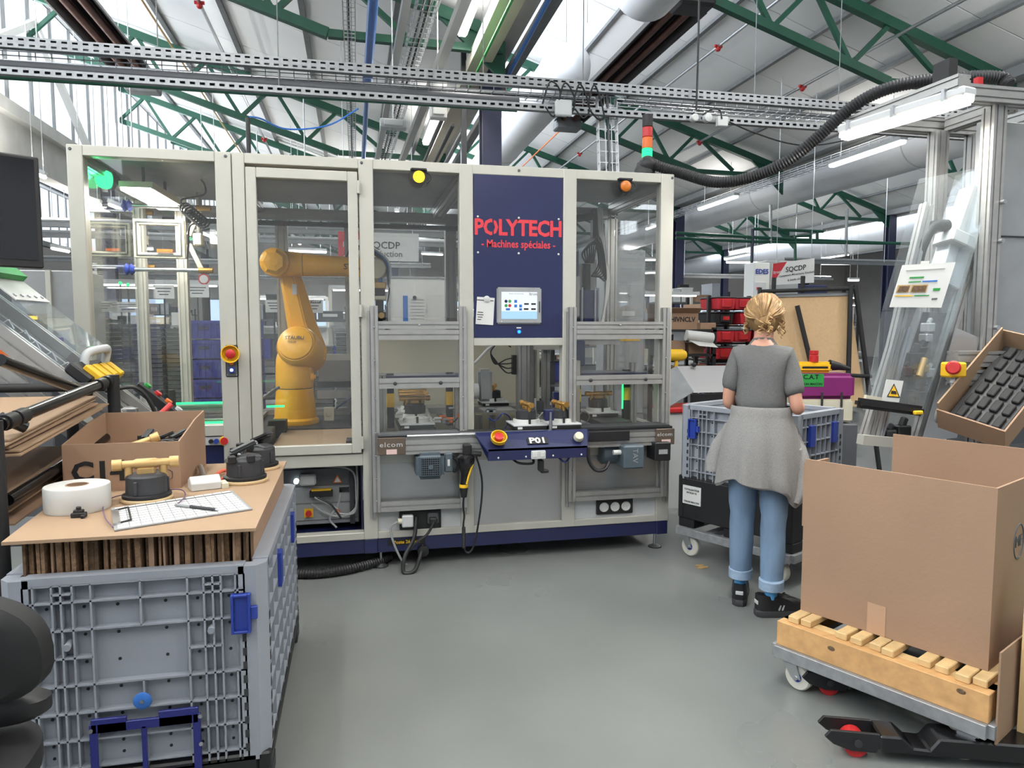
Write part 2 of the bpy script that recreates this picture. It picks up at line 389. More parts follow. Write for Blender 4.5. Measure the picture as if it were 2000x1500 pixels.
# braces of the left glazed wall
for k, (ya, yb) in enumerate(((8.2, 11.5), (14.3, 11.5), (15.6, 19.4), (23.2, 19.4))):
    MB().bar((-4.3, ya, 3.9), (-4.3, yb, 5.75), .09, .09).build('brace', 'white', bpy.data.objects['window_22'])
# ================================================================ overhead services
def lamp(name, lab, p, q, r=.022, m='tube', hw=.11, watt=0, group='fluorescent lamps under the roof', up=0, house='grey_light'):
    p, q = V(p), V(q); t = thing(name, lab, 'lamp', (p+q)/2, group)
    MB().bar(p+V((0, 0, .05)), q+V((0, 0, .05)), hw, .05).build('housing', house, t)
    MB().bar(p+V((0, 0, .005)), q+V((0, 0, .005)), hw*.8, .05).build('diffuser', m, t, bevel=.012, seg=2)
    for k in (.15, .85):
        c = p.lerp(q, k)+V((0, 0, .07)); MB().cyl(c, (c.x, c.y, max(roofz(c.x)+.02, c.z+.1)), .005, 5).build('hanger_rod', 'steel', t)
    if watt:
        d = (q-p); l = area('lamp_light', (p+q)/2-V((0, 0, .04)), d.length, .12, watt, (0, 0, math.atan2(d.y, d.x)))
        if up: area('added_roof_fill', (p+q)/2+V((0, 0, .12)), d.length, .2, up, (math.pi, 0, math.atan2(d.y, d.x)))  # upward fill added above the fitting to brighten the roof
    return t
# row of tubes along the gutter, over and beyond the machine, the rows in the other bays, and unseen mid-bay lamps added to light the roof
for k, (x, y, z, lab) in enumerate(((1.02, 5.3, 4.2, 'bright tube lamp at the top edge, left of the blue column'), (1.08, 9.3, 4.2, 'lit tube lamp above the machine, half behind hanging ducts'),
        (1.05, 1.2, 4.2, None), (1.05, -2.2, 4.2, None), (7.0, 8.1, 3.9, 'near lit tube lamp slung beside the large white duct'), (6.92, 12.1, 3.9, 'second lit tube lamp slung beside the large white duct'),
        (7.0, 3.6, 3.9, None), (-3.6, 6, 3.9, None), (-3.6, 1.5, 3.9, None), (4.2, -1.5, 4.2, None), (4.2, 2.3, 4.2, None), (-1.3, 2.2, 4.4, None), (-1.3, -1.2, 4.4, None))):
    if lab: lamp('fluorescent_lamp', lab, (x, y, z), (x, y+1.45, z), watt=26, up=6)
    else: lamp('fluorescent_lamp', 'tube lamp outside the picture, %s' % ['', '', 'over the camera', 'behind the camera by the gutter', '', '', 'near right beside the large duct', 'left near the dark heater', 'left behind the dark heater', 'added to light the roof, behind the camera in the right bay', 'added to light the roof, above the big cardboard box', 'added to light the roof, high over the black chair', 'added to light the roof, behind the camera at left'][k], (x, y, z), (x, y+1.45, z), watt=30, up=62)
farl = [(1415, 507, 1465, 497, 17), (1419, 513, 1489, 513, 19), (1605, 505, 1657, 498, 18), (1605, 516, 1676, 516, 20), (1657, 548, 1677, 548, 17), (1572, 497, 1612, 489, 22),
        (60, 335, 90, 348, 10), (152, 388, 198, 402, 10.5), (212, 399, 252, 415, 10.5), (100, 485, 136, 492, 13), (395, 455, 430, 470, 12), (570, 465, 588, 478, 14), (558, 490, 638, 493, 16), (780, 470, 886, 476, 15), (823, 496, 865, 498, 22), (1227, 508, 1282, 508, 20), (1262, 448, 1290, 438, 14), (770, 330, 772, 355, 12), (775, 415, 781, 430, 14), (1230, 535, 1280, 533, 22)]
loc_words = ['left of the white and red sign', 'below it, left of the white and red sign', 'right of the white and red sign, upper', 'right of the white and red sign, lower', 'far right beside the far blue column', 'high behind the white and red sign',
    'beside the dark wall screen', 'through the left glass, upper of two', 'through the left glass, lower of two', 'below the dark wall screen', 'behind the coiled black cable', 'above the robot elbow', 'level with the robot forearm', 'through the glass above the white board', 'small pair above the white board', 'through the right glass pane, long', 'through the right glass pane, high', 'high through the glass by the lit amber beacon', 'small, below the lit amber beacon', 'through the right glass pane, low']
for k, ((xa, ya, xb, yb, Y), lw) in enumerate(zip(farl, loc_words)):
    lamp('distant_lamp', 'distant tube lamp seen '+lw, at(xa, ya, Y=Y), at(xb, yb, Y=Y+.01 if abs(xa-xb) > 6 else Y+1.2), m='tube_far', hw=.09, watt=34, up=26 if k % 3 == 0 else 0, group='distant tube lamps in the hall')
# strut channels and wire tray crossing the picture in front of the roof
def strut(lab, y, z, x0, x1, h, rows, name='strut_channel'):
    t = thing(name, lab, 'rail', (x0, y, z)); b = MB()
    b.box(x0, x1, y, y+.05, z+h-.008, z+h); b.box(x0, x1, y, y+.05, z, z+.008); b.box(x0, x1, y+.048, y+.05, z, z+h); b.build('channel', 'galv_dull', t)
    f = MB(); rh = h/rows
    for r in range(rows):
        f.box(x0, x1, y-.002, y, z+rh*r, z+rh*r+rh*.32); f.box(x0, x1, y-.002, y, z+rh*r+rh*.68, z+rh*(r+1))
        x = x0
        while x < x1: f.box(x, x+.03, y-.002, y, z+rh*r+rh*.32, z+rh*r+rh*.68); x += .065
    o = f.build('slotted_face', 'galv', t); o['kind'] = 'stuff'
    for x in [x0+.6+2.3*i for i in range(int((x1-x0)/2.3))]: MB().cyl((x, y+.025, z+h), (x, y+.025, roofz(x)+.02), .004, 6).build('hanger_rod', 'galv_dull', t)
    return t
strut('upper galvanised slotted rail spanning the whole picture', 5.5, 3.36, -4.2, 6.6, .075, 2)
strut('lower galvanised slotted rail spanning the whole picture', 5.5, 3.185, -3.4, 6.6, .05, 1)
def wire_tray(lab, pts, wd=.2, hh=.06, step=.1, m='steel', cat='cable tray', up=(0, 0, 1), cables=0, r=.003):
    t = thing('wire_tray', lab, cat, pts[0]); f = MB(); P = [V(p) for p in pts]
    for a, b_ in zip(P, P[1:]):
        d, s_, u = basis(b_-a, up); L = (b_-a).length
        for so, uo in ((-1, 0), (-.33, 0), (.33, 0), (1, 0), (-1, .5), (1, .5), (-1, 1), (1, 1)): f.bar(a+s_*so*wd/2+u*uo*hh, b_+s_*so*wd/2+u*uo*hh, r*2, r*2, up)
        k = 0
        while k*step <= L:
            c = a+d*k*step; f.bar(c-s_*wd/2, c+s_*wd/2, r*2, r*2); f.bar(c-s_*wd/2, c-s_*wd/2+u*hh, r*2, r*2); f.bar(c+s_*wd/2, c+s_*wd/2+u*hh, r*2, r*2); k += 1
    o = f.build('wire_mesh', m, t); o['kind'] = 'stuff'
    for k in range(cables):
        o_ = RND.uniform(-.3, .3)*wd
        MB().tube([p+V((o_*(up[2]), .01+o_*.3, .012)) for p in P], RND.uniform(.005, .011), 6).build('cable', RND.choice(['black', 'black', 'grey_dark', 'white']), t)
    return t
wire_tray('wire mesh cable tray lying along the upper slotted rail', [(-4, 5.72, 3.3), (2.0, 5.72, 3.36)], cables=3)
wire_tray('wire mesh tray along the rails at right, beyond the drop', [(2.2, 5.72, 3.36), (6.6, 5.72, 3.34)], cables=2)
wire_tray('vertical wire tray dropping to the machine roof with cables', [(2.03, 5.6, 3.36), (2.03, 5.5, 2.5)], .16, .05, .09, 'steel', 'cable tray', (0, 1, 0), cables=4)
wire_tray('leftmost wire ladder tray running back above the robot', [(0, 4.6, 3.85), (.02, 10.5, 3.85)], .09, .07, .08, cables=1)
wire_tray('second wire ladder tray running back, right of the blue pipe', [(.62, 4.5, 3.95), (.45, 10.8, 3.85)], .16, .08, .1, cables=4)
tag(MB().cyl((-4.2, 5.62, 3.28), (1.3, 5.62, 3.28), .035, 12).build('service_pipe', 'grey_dark', smooth=True), 'thick dark pipe under the upper slotted rail', 'pipe')
tag(MB().cyl((-4.2, 5.68, 3.215), (1.3, 5.68, 3.235), .02, 10).build('service_pipe', 'green_truss', smooth=True), 'thin dark green pipe below the thick dark pipe', 'pipe')
tag(MB().cyl((.185, 4.3, 3.9), (.17, 7.2, 3.9), .04, 12).cyl((.17, 7.2, 3.9), (.17, 10.5, 3.88), .028, 12).cyl((.17, 7.1, 3.9), (.17, 7.3, 3.9), .05, 12).build('compressed_air_pipe', 'blue_pipe', smooth=True), 'bright blue compressed air pipe running back overhead', 'pipe')
for k, (xa, xb, z, m, lab, wv, hv) in enumerate(((.42, .34, 3.85, 'white', 'white square conduit right of the blue pipe', .06, .06), (.8, .62, 3.75, 'white', 'wider white conduit left of the bright tube lamp', .07, .07), (1.25, 1.22, 4.1, 'beige', 'broad beige trunking beside the blue column', .2, .12), (1.62, 1.66, 4.15, 'galv_dull', 'grey trunking right of the blue column', .1, .08), (.93, .95, 4.25, 'galv_dull', 'grey metal rail carrying the bright tube lamp', .05, .04))):
    tag(MB().bar((xa, 4.3, z), (xb, 12, z), wv, hv).build('conduit', m), lab, 'conduit')
tag(MB().cyl((1.2, 5, 3.95), (1.18, 7.4, 3.92), .012, 10).build('service_pipe', 'green', smooth=True), 'thin bright green pipe beside the blue column', 'pipe')
tag(MB().cyl((1.5, 4.6, 4.05), (1.55, 7.4, 4.0), .02, 10).build('service_pipe', 'blue_pipe', smooth=True), 'short blue-grey pipe right of the green pipe', 'pipe')
for k, (x, z, yb) in enumerate(((.95, 3.7, 12), (1.05, 3.62, 12), (1.15, 3.55, 11))):
    tag(MB().cyl((x, 7.6, z), (x, yb, z), .022, 8).build('service_pipe', ['galv_dull', 'dark', 'grey_mid'][k], smooth=True), ['uppermost', 'middle', 'lowest'][k]+' of three pipes left behind the blue column', 'pipe')
tag(MB().bar((1.12, 7.3, 3.1), (1.12, 7.3, 4.25), .05, .05).build('hanger_post', 'dark'), 'dark upright post carrying pipes left of the blue column', 'post')
tag(MB().cbox((.73, 6.2, 3.42), (.14, .1, .3)).cbox((.73, 6.14, 3.42), (.1, .02, .26)).cbox((.73, 6.2, 4.0), (.012, .012, 1.2)).build('junction_box', 'white', bevel=.01), 'white upright box hung in front of the blue column', 'box')
tag(MB().cbox((.35, 6.2, 3.2), (.22, .12, .07)).cbox((.35, 6.13, 3.2), (.16, .02, .05)).cbox((.35, 6.2, 3.93), (.012, .012, 1.58)).build('junction_box', 'grey_light', bevel=.008), 'flat grey box hung in the second ladder tray', 'box')
cb = thing('cable_bundle', 'black cable loops on the rail right of the blue column', 'cable', (1.6, 5.55, 3.2))
for k in range(4):
    c = V((1.45+.12*k, 5.45, 3.22)); MB().tube(curve([c, c+V((.05, -.03, .16)), c+V((.14, 0, .1-.05*k)), c+V((.1, .02, -.08)), c+V((.02, 0, -.02))]), .007, 6).build('loop', 'black', cb, smooth=True)
MB().cbox((1.62, 5.46, 3.2), (.13, .05, .12)).build('socket_box', 'grey_light', cb, bevel=.008)
tag(MB().tube(curve([at(700, 212, Y=5.2), at(640, 245, Y=5.2), at(560, 252, Y=5.2), at(510, 232, Y=5), at(488, 228, Y=4.9)]), .006, 6).build('air_hose', 'blue_pipe', smooth=True), 'thin blue air hose sagging above the robot cell', 'hose')
tag(MB().cyl(at(486, 300, Y=4.9), at(484, 230, Y=4.9), .014, 10).build('pole', 'black'), 'thin black pole on the cell roof holding the hose', 'pole')
# textile ducts
def duct(lab, x, z, y0, y1, r, dome, seams):
    t = thing('air_duct', lab, 'duct', (x, y0, z)); pr = []
    if dome: pr = [(r*.05, -.0), (r*.45, .05), (r*.8, .16), (r*.97, .32)]
    pr += [(r, .5)]+[(r, .5+(y1-y0-.5)*i/8) for i in range(1, 9)]
    MB().lathe(pr, (x, y0, z), (0, 1, 0), 36).build('sleeve', 'white_duct', t, smooth=True)
    for s_ in seams: MB().lathe([(r+.004, 0), (r+.008, .012), (r+.004, .024)], (x, s_, z), (0, 1, 0), 36).build('seam', 'grey_light', t, smooth=True)
    for s_ in (y0+.4, y0+3, y0+6): MB().cyl((x, s_, z+r), (x, s_, ZG+1.2), .008, 6).build('hanging_chain', 'steel', t)
    return t
duct('round white fabric duct with domed end above the navy panel', 2.52, 4.56, 8.0, 30, .29, 1, (8.55, 12, 16))
duct('domed end of a white duct at the top edge', 2.75, 4.75, 5.3, 6.6, .34, 1, (5.8,))
duct('large white round duct running away at right', 8.1, 4.2, 5.5, 31, .38, 0, (9, 13, 17, 21))
duct('further white round duct low behind the far aisle', 14.0, 4.0, 10, 31, .4, 0, (14, 18))
# radiant heaters
def heater(lab, x, z, y0, y1, skew=0):
    t = thing('radiant_heater', lab, 'heater', (x, y0, z))
    q = lambda u, v, yy: (x+u+skew*(yy-y0), yy, z+v)
    for m, n, poly in (('heater', 'hood', [(-.25, -.02), (-.17, .12), (.17, .12), (.25, -.02), (.23, -.02), (.16, .1), (-.16, .1), (-.23, -.02)]),):
        MB().prism([q(u, v, y0) for u, v in poly], (0, 0, 0), (skew*(y1-y0), y1-y0, 0)).build(n, m, t)
    for u in (-.09, .09): MB().cyl(q(u, .03, y0), q(u, .03, y1), .045, 10).build('burner_tube', 'heater_rust', t, smooth=True)
    MB().cbox(q(0, .05, y0-.15), (.4, .3, .26)).build('burner_box', 'black', t, bevel=.03)
    MB().cbox(q(0, -.03, y1+.1), (.42, .24, .2)).build('end_box', 'galv_dull', t, bevel=.02)
    for yy in (y0+.5, y1-.5): MB().cyl(q(0, .12, yy), q(0, .8, yy), .006, 6).build('chain', 'steel', t)
heater('long dark radiant heater hung under the left roof slope', -2.72, 4.78, 5.2, 10.6)
heater('long black radiant heater hung right of the dome duct', 3.42, 4.8, 7.1, 11.2)
for k, (x, z, m, r, lab) in enumerate(((3.85, 5.2, 'orange', .014, 'thin yellow gas pipe beside the black heater'), (4.5, 5.0, 'steel', .02, 'steel sprinkler pipe with red heads under the right slope'), (-1.55, 4.95, 'steel', .02, 'steel sprinkler pipe with red heads under the left slope'), (-2.1, 4.9, 'brass_tan', .012, 'thin tan gas pipe beside the left heater'), (5.7, 4.6, 'steel', .02, 'second steel sprinkler pipe further right under the roof'))):
    t = thing('overhead_pipe', lab, 'pipe', (x, 3, z)); MB().cyl((x, 3, z), (x, 30, z), r, 8).build('pipe', m, t, smooth=True)
    if 'sprinkler' in lab:
        for y in (5.6, 8.4, 11.2, 14): MB().ball((x, y, z-.03), .035, 8, 6).cyl((x-.05, y, z), (x+.05, y, z), .02, 8).build('sprinkler_head', 'red', t)
# tray and rails slung beside the large duct
wire_tray('long wire tray hung beside the large white duct', [(7.1, 6.5, 3.98), (7.0, 24, 3.98)], .25, .07, .2, cables=2)
tag(MB().bar((7.25, 6, 4.1), (7.15, 26, 4.1), .05, .05).build('rail', 'galv_dull'), 'grey rail hung above the wire tray by the large duct', 'rail')
# pipes crossing the far hall (dark green / black) on the right of the machine
pp = thing('pipe_rack', 'dark green pipework crossing the hall behind the red bins', 'pipe', at(1330, 460, Y=12))
for pts in ([(1320, 455), (1560, 468), (1760, 476)], [(1320, 465), (1470, 472), (1790, 476)], [(1470, 447), (1608, 452)], [(1470, 447), (1462, 715)], [(1585, 460), (1553, 462), (1553, 510)], [(1596, 452), (1596, 472)], [(1583, 452), (1583, 476)], [(1505, 400), (1505, 476)], [(1654, 408), (1652, 500)]):
    MB().tube([at(x, y, Y=12) for x, y in pts], .028, 8).build('pipe', 'green_truss' if len(pts) != 2 or pts[0][1] > 440 else 'galv', pp, smooth=True)
MB().cyl(at(1470, 447, Y=12), (at(1470, 447, Y=12).x, 12, 0), .03, 8).build('pipe', 'blue_col', pp, smooth=True)
hs = thing('socket_drop', 'black cable dropping to round white sockets on the lower rail', 'cable', at(1362, 200, Y=5.44))
MB().tube([at(1366, -20, Y=5.44), at(1363, 120, Y=5.44), at(1360, 215, Y=5.44)], .009, 6).build('cable', 'black', hs)
for x_, r_ in ((1355, .03), (1381, .033)): c_ = at(x_, 231, Y=5.44); MB().lathe([(r_, .02), (r_, -.03), (r_*.8, -.035)], c_, (0, 1, 0), 18).build('socket', 'white', hs, smooth=True)
MB().cbox(at(1410, 238, Y=5.45), (.09, .05, .08)).build('junction_box', 'white', hs, bevel=.006)
MB().tube(curve([at(1372, 224, Y=5.42), at(1390, 214, Y=5.42), at(1406, 216, Y=5.42), at(1410, 232, Y=5.42)]), .006, 6).build('cable', 'black', hs, smooth=True)
MB().tube(curve([at(1424, 238, Y=5.44), at(1470, 258, Y=5.44), at(1540, 280, Y=5.44), at(1600, 283, Y=5.44), at(1680, 268, Y=5.44)]), .006, 6).build('cable', 'black', hs, smooth=True)
# ================================================================ the glazed assembly machine
YF, YR, YR2, ZT = 4.4, 6.0, 5.45, 2.5
mc = thing('assembly_machine', 'long glazed aluminium assembly machine with navy base and navy lettered panel', 'machine', (.3, 4.9, 0))
def P(n, b, m, par=None, **k): return b.build(n, m, par or mc, **k)
def screw(par, c, r=.008, m='steel'): return MB().lathe([(r, 0), (r, -.002), (r*.6, -.005)], c, (0, 1, 0), 10).build('screw', m, par, smooth=True)
def corr(pts, r, pitch=.012, n=10):
    Q = [V(p) for p in pts]; out = []; rr = []; acc = 0
    L = sum((b-a).length for a, b in zip(Q, Q[1:])); N = max(8, int(L/(pitch/2))); i = 0; d0 = 0
    for k in range(N+1):
        d = L*k/N
        while i < len(Q)-2 and d > d0+(Q[i+1]-Q[i]).length: d0 += (Q[i+1]-Q[i]).length; i += 1
        s_ = (Q[i+1]-Q[i]).length; out.append(Q[i].lerp(Q[i+1], min(1, (d-d0)/s_) if s_ else 0)); rr.append(r if k % 2 else r*.86)
    return MB().tube(out, r, n, rr)
# front posts and rails (plain faces forward, slotted inner faces)
zb = .19
for x0, x1 in ((-1.52, -1.44), (-.76, -.672), (-.668, -.60), (.04, .126), (.645, .73), (1.31, 1.398), (1.975, 2.065)):
    P('post', MB().box(x0, x1, YF, YF+.08, zb, ZT), 'alu', bevel=.004)
for x0, x1 in ((-1.44, -.76), (-.6, .04), (.126, 1.975)): P('top_rail', MB().box(x0, x1, YF+.002, YF+.08, ZT-.058, ZT), 'alu', bevel=.003)
for x in (-1.5, -.70, .06, 1.02, 2.05): screw(mc, (x, YF, ZT-.025), .009, 'grey_dark')
# rear and side frame
for x in (-1.49, -1.21): P('rear_post', MB().prof((x, 5.62, zb), (x, 5.62, ZT-.06), .07, .07, (0, 1, 0), nw=2, nh=2), 'alu')
for x in (-.55, -.02, .8): P('rear_post', MB().prof((x, YR, zb), (x, YR, ZT-.06), .09, .09, (0, 1, 0), nw=2, nh=2), 'alu_slot')
for x in (1.36, 2.02): P('rear_post', MB().prof((x, YR2, zb), (x, YR2, ZT-.06), .08, .08, (0, 1, 0), nw=2, nh=2), 'alu_slot')
P('rear_post', MB().prof((1.12, YR, zb), (1.12, YR, ZT-.06), .08, .08, (0, 1, 0), nw=2, nh=2), 'alu_slot')
for x0, x1, y in ((-1.52, 1.16, YR), (1.3, 2.06, YR2)):
    P('rear_rail', MB().prof((x0, y, ZT-.1), (x1, y, ZT-.1), .08, .08, nw=2, nh=2), 'alu_slot'); P('rear_rail', MB().prof((x0, y, .8), (x1, y, .8), .08, .08, nw=2, nh=2), 'alu_slot')
for x, y in ((-1.48, YR), (-.72, YR), (.08, YR), (.69, YR), (1.36, YR2), (2.02, YR2)):
    P('depth_rail', MB().prof((x, YF+.08, ZT-.06), (x, y-.04, ZT-.06), .08, .08, nw=2, nh=2), 'alu_slot'); P('depth_rail', MB().prof((x, YF+.08, .8), (x, y-.04, .8), .06, .06), 'alu_slot')
P('roof_sheet', MB().box(-1.5, 1.34, YF+.04, YR, ZT-.012, ZT-.004), 'grey_mid'); P('roof_sheet', MB().box(1.34, 2.05, YF+.04, YR2, ZT-.012, ZT-.004), 'grey_mid')
P('cable_channel', MB().box(-1.4, 1.1, YR-.12, YR-.05, ZT-.2, ZT-.17), 'dark')
# panes
for x0, x1, z0, z1 in ((-1.44, -.76, .93, 2.44), (.126, .645, 1.56, 2.44), (1.398, 1.975, 1.56, 2.44)): P('glass_pane', MB().box(x0, x1, YF+.03, YF+.036, z0, z1), 'pane')
for x0, x1, y, z0, z1 in ((-1.44, -.6, YR+.03, .84, 2.38), (-.5, -.07, YR+.03, .84, 2.38), (.03, .76, YR+.03, .84, 2.38), (.85, 1.08, YR+.03, .84, 2.38), (1.4, 1.98, YR2+.03, .84, 2.38)): P('glass_pane', MB().box(x0, x1, y, y+.005, z0, z1), 'pane_clear')
for x, y, z0 in ((-1.49, YR, .84), (2.03, YR2, .84)): P('glass_pane', MB().box(x, x+.005, YF+.09, y-.05, z0, 2.38), 'pane_clear')
# left cell: sill, lower navy panel with key switch strip
P('sill_rail', MB().box(-1.44, -.672, YF+.005, YF+.08, .865, .93), 'alu', bevel=.003)
P('cell_bed', MB().box(-1.44, -.62, YF+.1, YR-.05, .78, .80), 'dark')
lp = P('lower_panel', MB().box(-1.44, -.672, YF+.03, YF+.04, .19, .862), 'navy')
cs = P('control_strip', MB().cbox((-.79, YF+.022, .835), (.2, .016, .05)), 'grey_light', bevel=.002)
for x, m, r in ((-.83, 'black', .012), (-.80, 'blue', .014), (-.755, 'red', .021)): MB().cyl((x, YF+.014, .835), (x, YF-.008, .835), r, 16).build('button', m, cs, smooth=True)
MB().lathe([(.03, 0), (.03, -.008), (.024, -.01)], (-.755, YF+.014, .835), (0, 1, 0), 20).build('collar', 'yellow_safe', cs)
so = P('socket_box', MB().cbox((-.68, YF-.02, .69), (.085, .04, .2)), 'black', bevel=.006)
for z, m in ((.735, 'white'), (.65, 'black_gloss')): MB().lathe([(.034, .002), (.034, -.006), (.028, -.008), (.026, -.003), (.005, -.003)], (-.68, YF-.04, z), (0, 1, 0), 20).build('socket', m, so, smooth=True)
# emergency stop plate on the second post
ep = P('stop_plate', MB().cbox((-.7, YF-.004, 1.305), (.068, .008, .185)), 'grey_dark', bevel=.006, seg=2)
for x in (-.725, -.675):
    for z in (1.225, 1.385): screw(ep, (x, YF-.008, z), .004)
MB().lathe([(.03, 0), (.045, -.02), (.052, -.045), (.047, -.045), (.04, -.02), (.02, -.012)], (-.7, YF-.008, 1.348), (0, 1, 0), 24).build('collar', 'yellow_safe', ep, smooth=True)
MB().lathe([(.018, -.012), (.018, -.03), (.027, -.034), (.027, -.046), (.018, -.052)], (-.7, YF-.008, 1.348), (0, 1, 0), 20).build('stop_button', 'red', ep, smooth=True)
MB().cyl((-.7, YF-.008, 1.293), (-.7, YF-.02, 1.293), .012, 14).build('pilot_lamp', 'orange', ep); MB().cbox((-.7, YF-.014, 1.252), (.03, .014, .032)).build('button', 'blue', ep, bevel=.003)
MB().cyl((-.7, YF-.021, 1.253), (-.7, YF-.024, 1.253), .009, 12).build('pilot_lamp', 'led_white', ep)
# robot cell door
dr = P('cell_door', MB().frame(-.595, .034, .735, 2.42, YF-.012, YF+.03, .058), 'alu', bevel=.004)
MB().box(-.54, -.02, YF+.01, YF+.015, .79, 2.365).build('door_glass', 'pane', dr)
for z in (2.33, 1.6, .80): MB().cbox((.041, YF-.014, z), (.022, .012, .075)).cyl((.041, YF-.02, z-.037), (.041, YF-.02, z+.037), .007, 10).build('hinge', 'alu', dr)
P('lower_rail', MB().box(-.6, .04, YF+.002, YF+.08, .655, .728), 'alu', bevel=.003)
# control bay below the door
cbn = P('control_bay', MB().box(-.6, .035, YF+.48, YF+.49, .2, .65).box(-.6, -.59, YF+.09, YF+.48, .2, .65).box(.025, .035, YF+.09, YF+.48, .2, .65).box(-.59, .025, YF+.09, YF+.48, .2, .21).box(-.59, .025, YF+.09, YF+.48, .64, .65), 'navy')
MB().cbox((-.24, YF+.30, .43), (.5, .2, .36)).build('controller', 'grey_mid', cbn, bevel=.005)
MB().cbox((-.03, YF+.28, .45), (.03, .22, .4)).build('rack_upright', 'dark', cbn)
for z, hh in ((.555, .11), (.44, .1), (.33, .1)): MB().cbox((-.24, YF+.196, z), (.48, .008, hh)).build('front_plate', 'grey_dark' if hh > .1 else 'grey_mid', cbn, bevel=.003)
MB().cbox((-.3, YF+.165, .55), (.1, .06, .07)).build('plug_housing', 'grey_light', cbn, bevel=.01); MB().cyl((-.37, YF+.19, .54), (-.37, YF+.16, .54), .016, 12).build('lamp_knob', 'led_white', cbn)
MB().cbox((-.22, YF+.17, .455), (.14, .05, .035)).build('terminal_strip', 'black', cbn); MB().cbox((-.22, YF+.18, .478), (.12, .03, .01)).build('terminal_label', 'yellow_safe', cbn)
MB().cbox((-.08, YF+.188, .47), (.06, .01, .03)).build('display', 'black_gloss', cbn)
MB().cbox((-.30, YF+.188, .33), (.055, .01, .055)).build('switch_plate', 'yellow_safe', cbn); MB().cyl((-.30, YF+.185, .33), (-.30, YF+.165, .33), .019, 14).cbox((-.30, YF+.16, .33), (.009, .014, .036)).build('rotary_switch', 'red', cbn)
for x, z in ((-.12, .54), (-.12, .32)):
    MB().xz([(x-.03, z-.025), (x+.03, z-.025), (x, z+.03)], YF+.186, YF+.19).build('warning_sticker', 'orange', cbn); MB().xz([(x-.02, z-.019), (x+.02, z-.019), (x, z+.017)], YF+.184, YF+.186).build('warning_field', 'white', cbn)
for pts in ([(.0, .63), (.005, .5), (-.01, .36), (-.1, .31), (-.2, .34), (-.28, .4)], [(-.5, .63), (-.2, .635), (-.03, .6), (-.005, .45), (-.02, .33), (-.14, .33)], [(-.1, .46), (-.12, .38), (-.17, .3), (-.13, .24)], [(-.26, .44), (-.2, .41), (-.12, .36)], [(-.24, .44), (-.16, .39), (-.1, .3)]):
    MB().tube(curve([(x, YF+.13+.01*RND.random(), z) for x, z in pts]), .007, 6).build('cable', RND.choice(['black', 'grey_mid']), cbn, smooth=True)
# centre: navy header panel, lettering, touch screen
hp = P('header_panel', MB().box(.734, 1.306, YF+.005, YF+.02, 1.435, 2.442), 'navy')
text('lettering', 'POLYTECH', .135, (1.02, YF+.004, 2.118), 'letter_red', hp, bold=.0045, sx=.86, space=.98)
text('lettering', '- Machines spéciales -', .066, (1.02, YF+.004, 2.02), 'letter_red', hp, bold=.0012, sx=.83)
for sx_ in (-1, 1):
    MB().box(1.02-.165-.004 if sx_ < 0 else 1.02-.165-.004, 1.02-.161, YF+.002, YF+.0034, 2.06, 2.18).build('stencil_gap', 'navy', hp) if sx_ < 0 else None
for x in (.76, 1.02, 1.28):
    for z in (2.185, 1.965): screw(hp, (x, YF+.005, z), .007, 'white')
hm = P('touch_screen', MB().box(.876, 1.166, YF-.012, YF+.006, 1.522, 1.752), 'grey_mid', bevel=.008, seg=2)
MB().box(.905, 1.136, YF-.0135, YF-.011, 1.553, 1.723).build('display', 'screen_white', hm); MB().box(.905, 1.136, YF-.0142, YF-.0134, 1.553, 1.602).build('display_band', 'screen_blue', hm)
for x, z, m in ((.934, 1.664, 'navy'), (.958, 1.664, 'green'), (.934, 1.637, 'green'), (.958, 1.637, 'red')): MB().cyl((x, YF-.0134, z), (x, YF-.0146, z), .010, 16).build('icon', m, hm)
for x, z, a, b_ in ((.996, 1.664, .018, .018), (.996, 1.635, .018, .018), (1.028, 1.635, .018, .018), (1.028, 1.614, .018, .014), (.946, 1.614, .026, .014)): MB().cbox((x, YF-.014, z), (a, .0012, b_)).build('icon', 'blue_pipe', hm)
for x, z in ((1.066, 1.648), (1.112, 1.648), (1.064, 1.616), (1.112, 1.616)): MB().cbox((x, YF-.014, z), (.03, .0012, .011)).build('icon', 'black', hm)
text('lettering', 'Itron', .026, (1.11, YF-.0136, 1.71), 'grey_dark', hm, bold=.0002); text('lettering', 'PRODUCTION EN COURS', .008, (1.0, YF-.0136, 1.711), 'grey_dark', hm)
MB().cbox((1.151, YF-.0125, 1.63), (.007, .002, .07)).build('key_slot', 'dark', hm); MB().cyl((.906, YF-.012, 1.537), (.906, YF-.013, 1.537), .004, 10).build('status_led', 'white', hm)
bl = P('reset_button', MB().cyl((1.02, YF+.005, 1.473), (1.02, YF-.008, 1.473), .016, 18), 'blue', smooth=True); MB().cyl((1.02, YF-.008, 1.473), (1.02, YF-.011, 1.473), .010, 14).build('button_lens', 'led_blue', bl); MB().cbox((1.02, YF+.002, 1.498), (.03, .004, .008)).build('button_tag', 'white', bl)
P('panel_rail', MB().box(.73, 1.31, YF+.002, YF+.08, 1.385, 1.433), 'alu', bevel=.003)
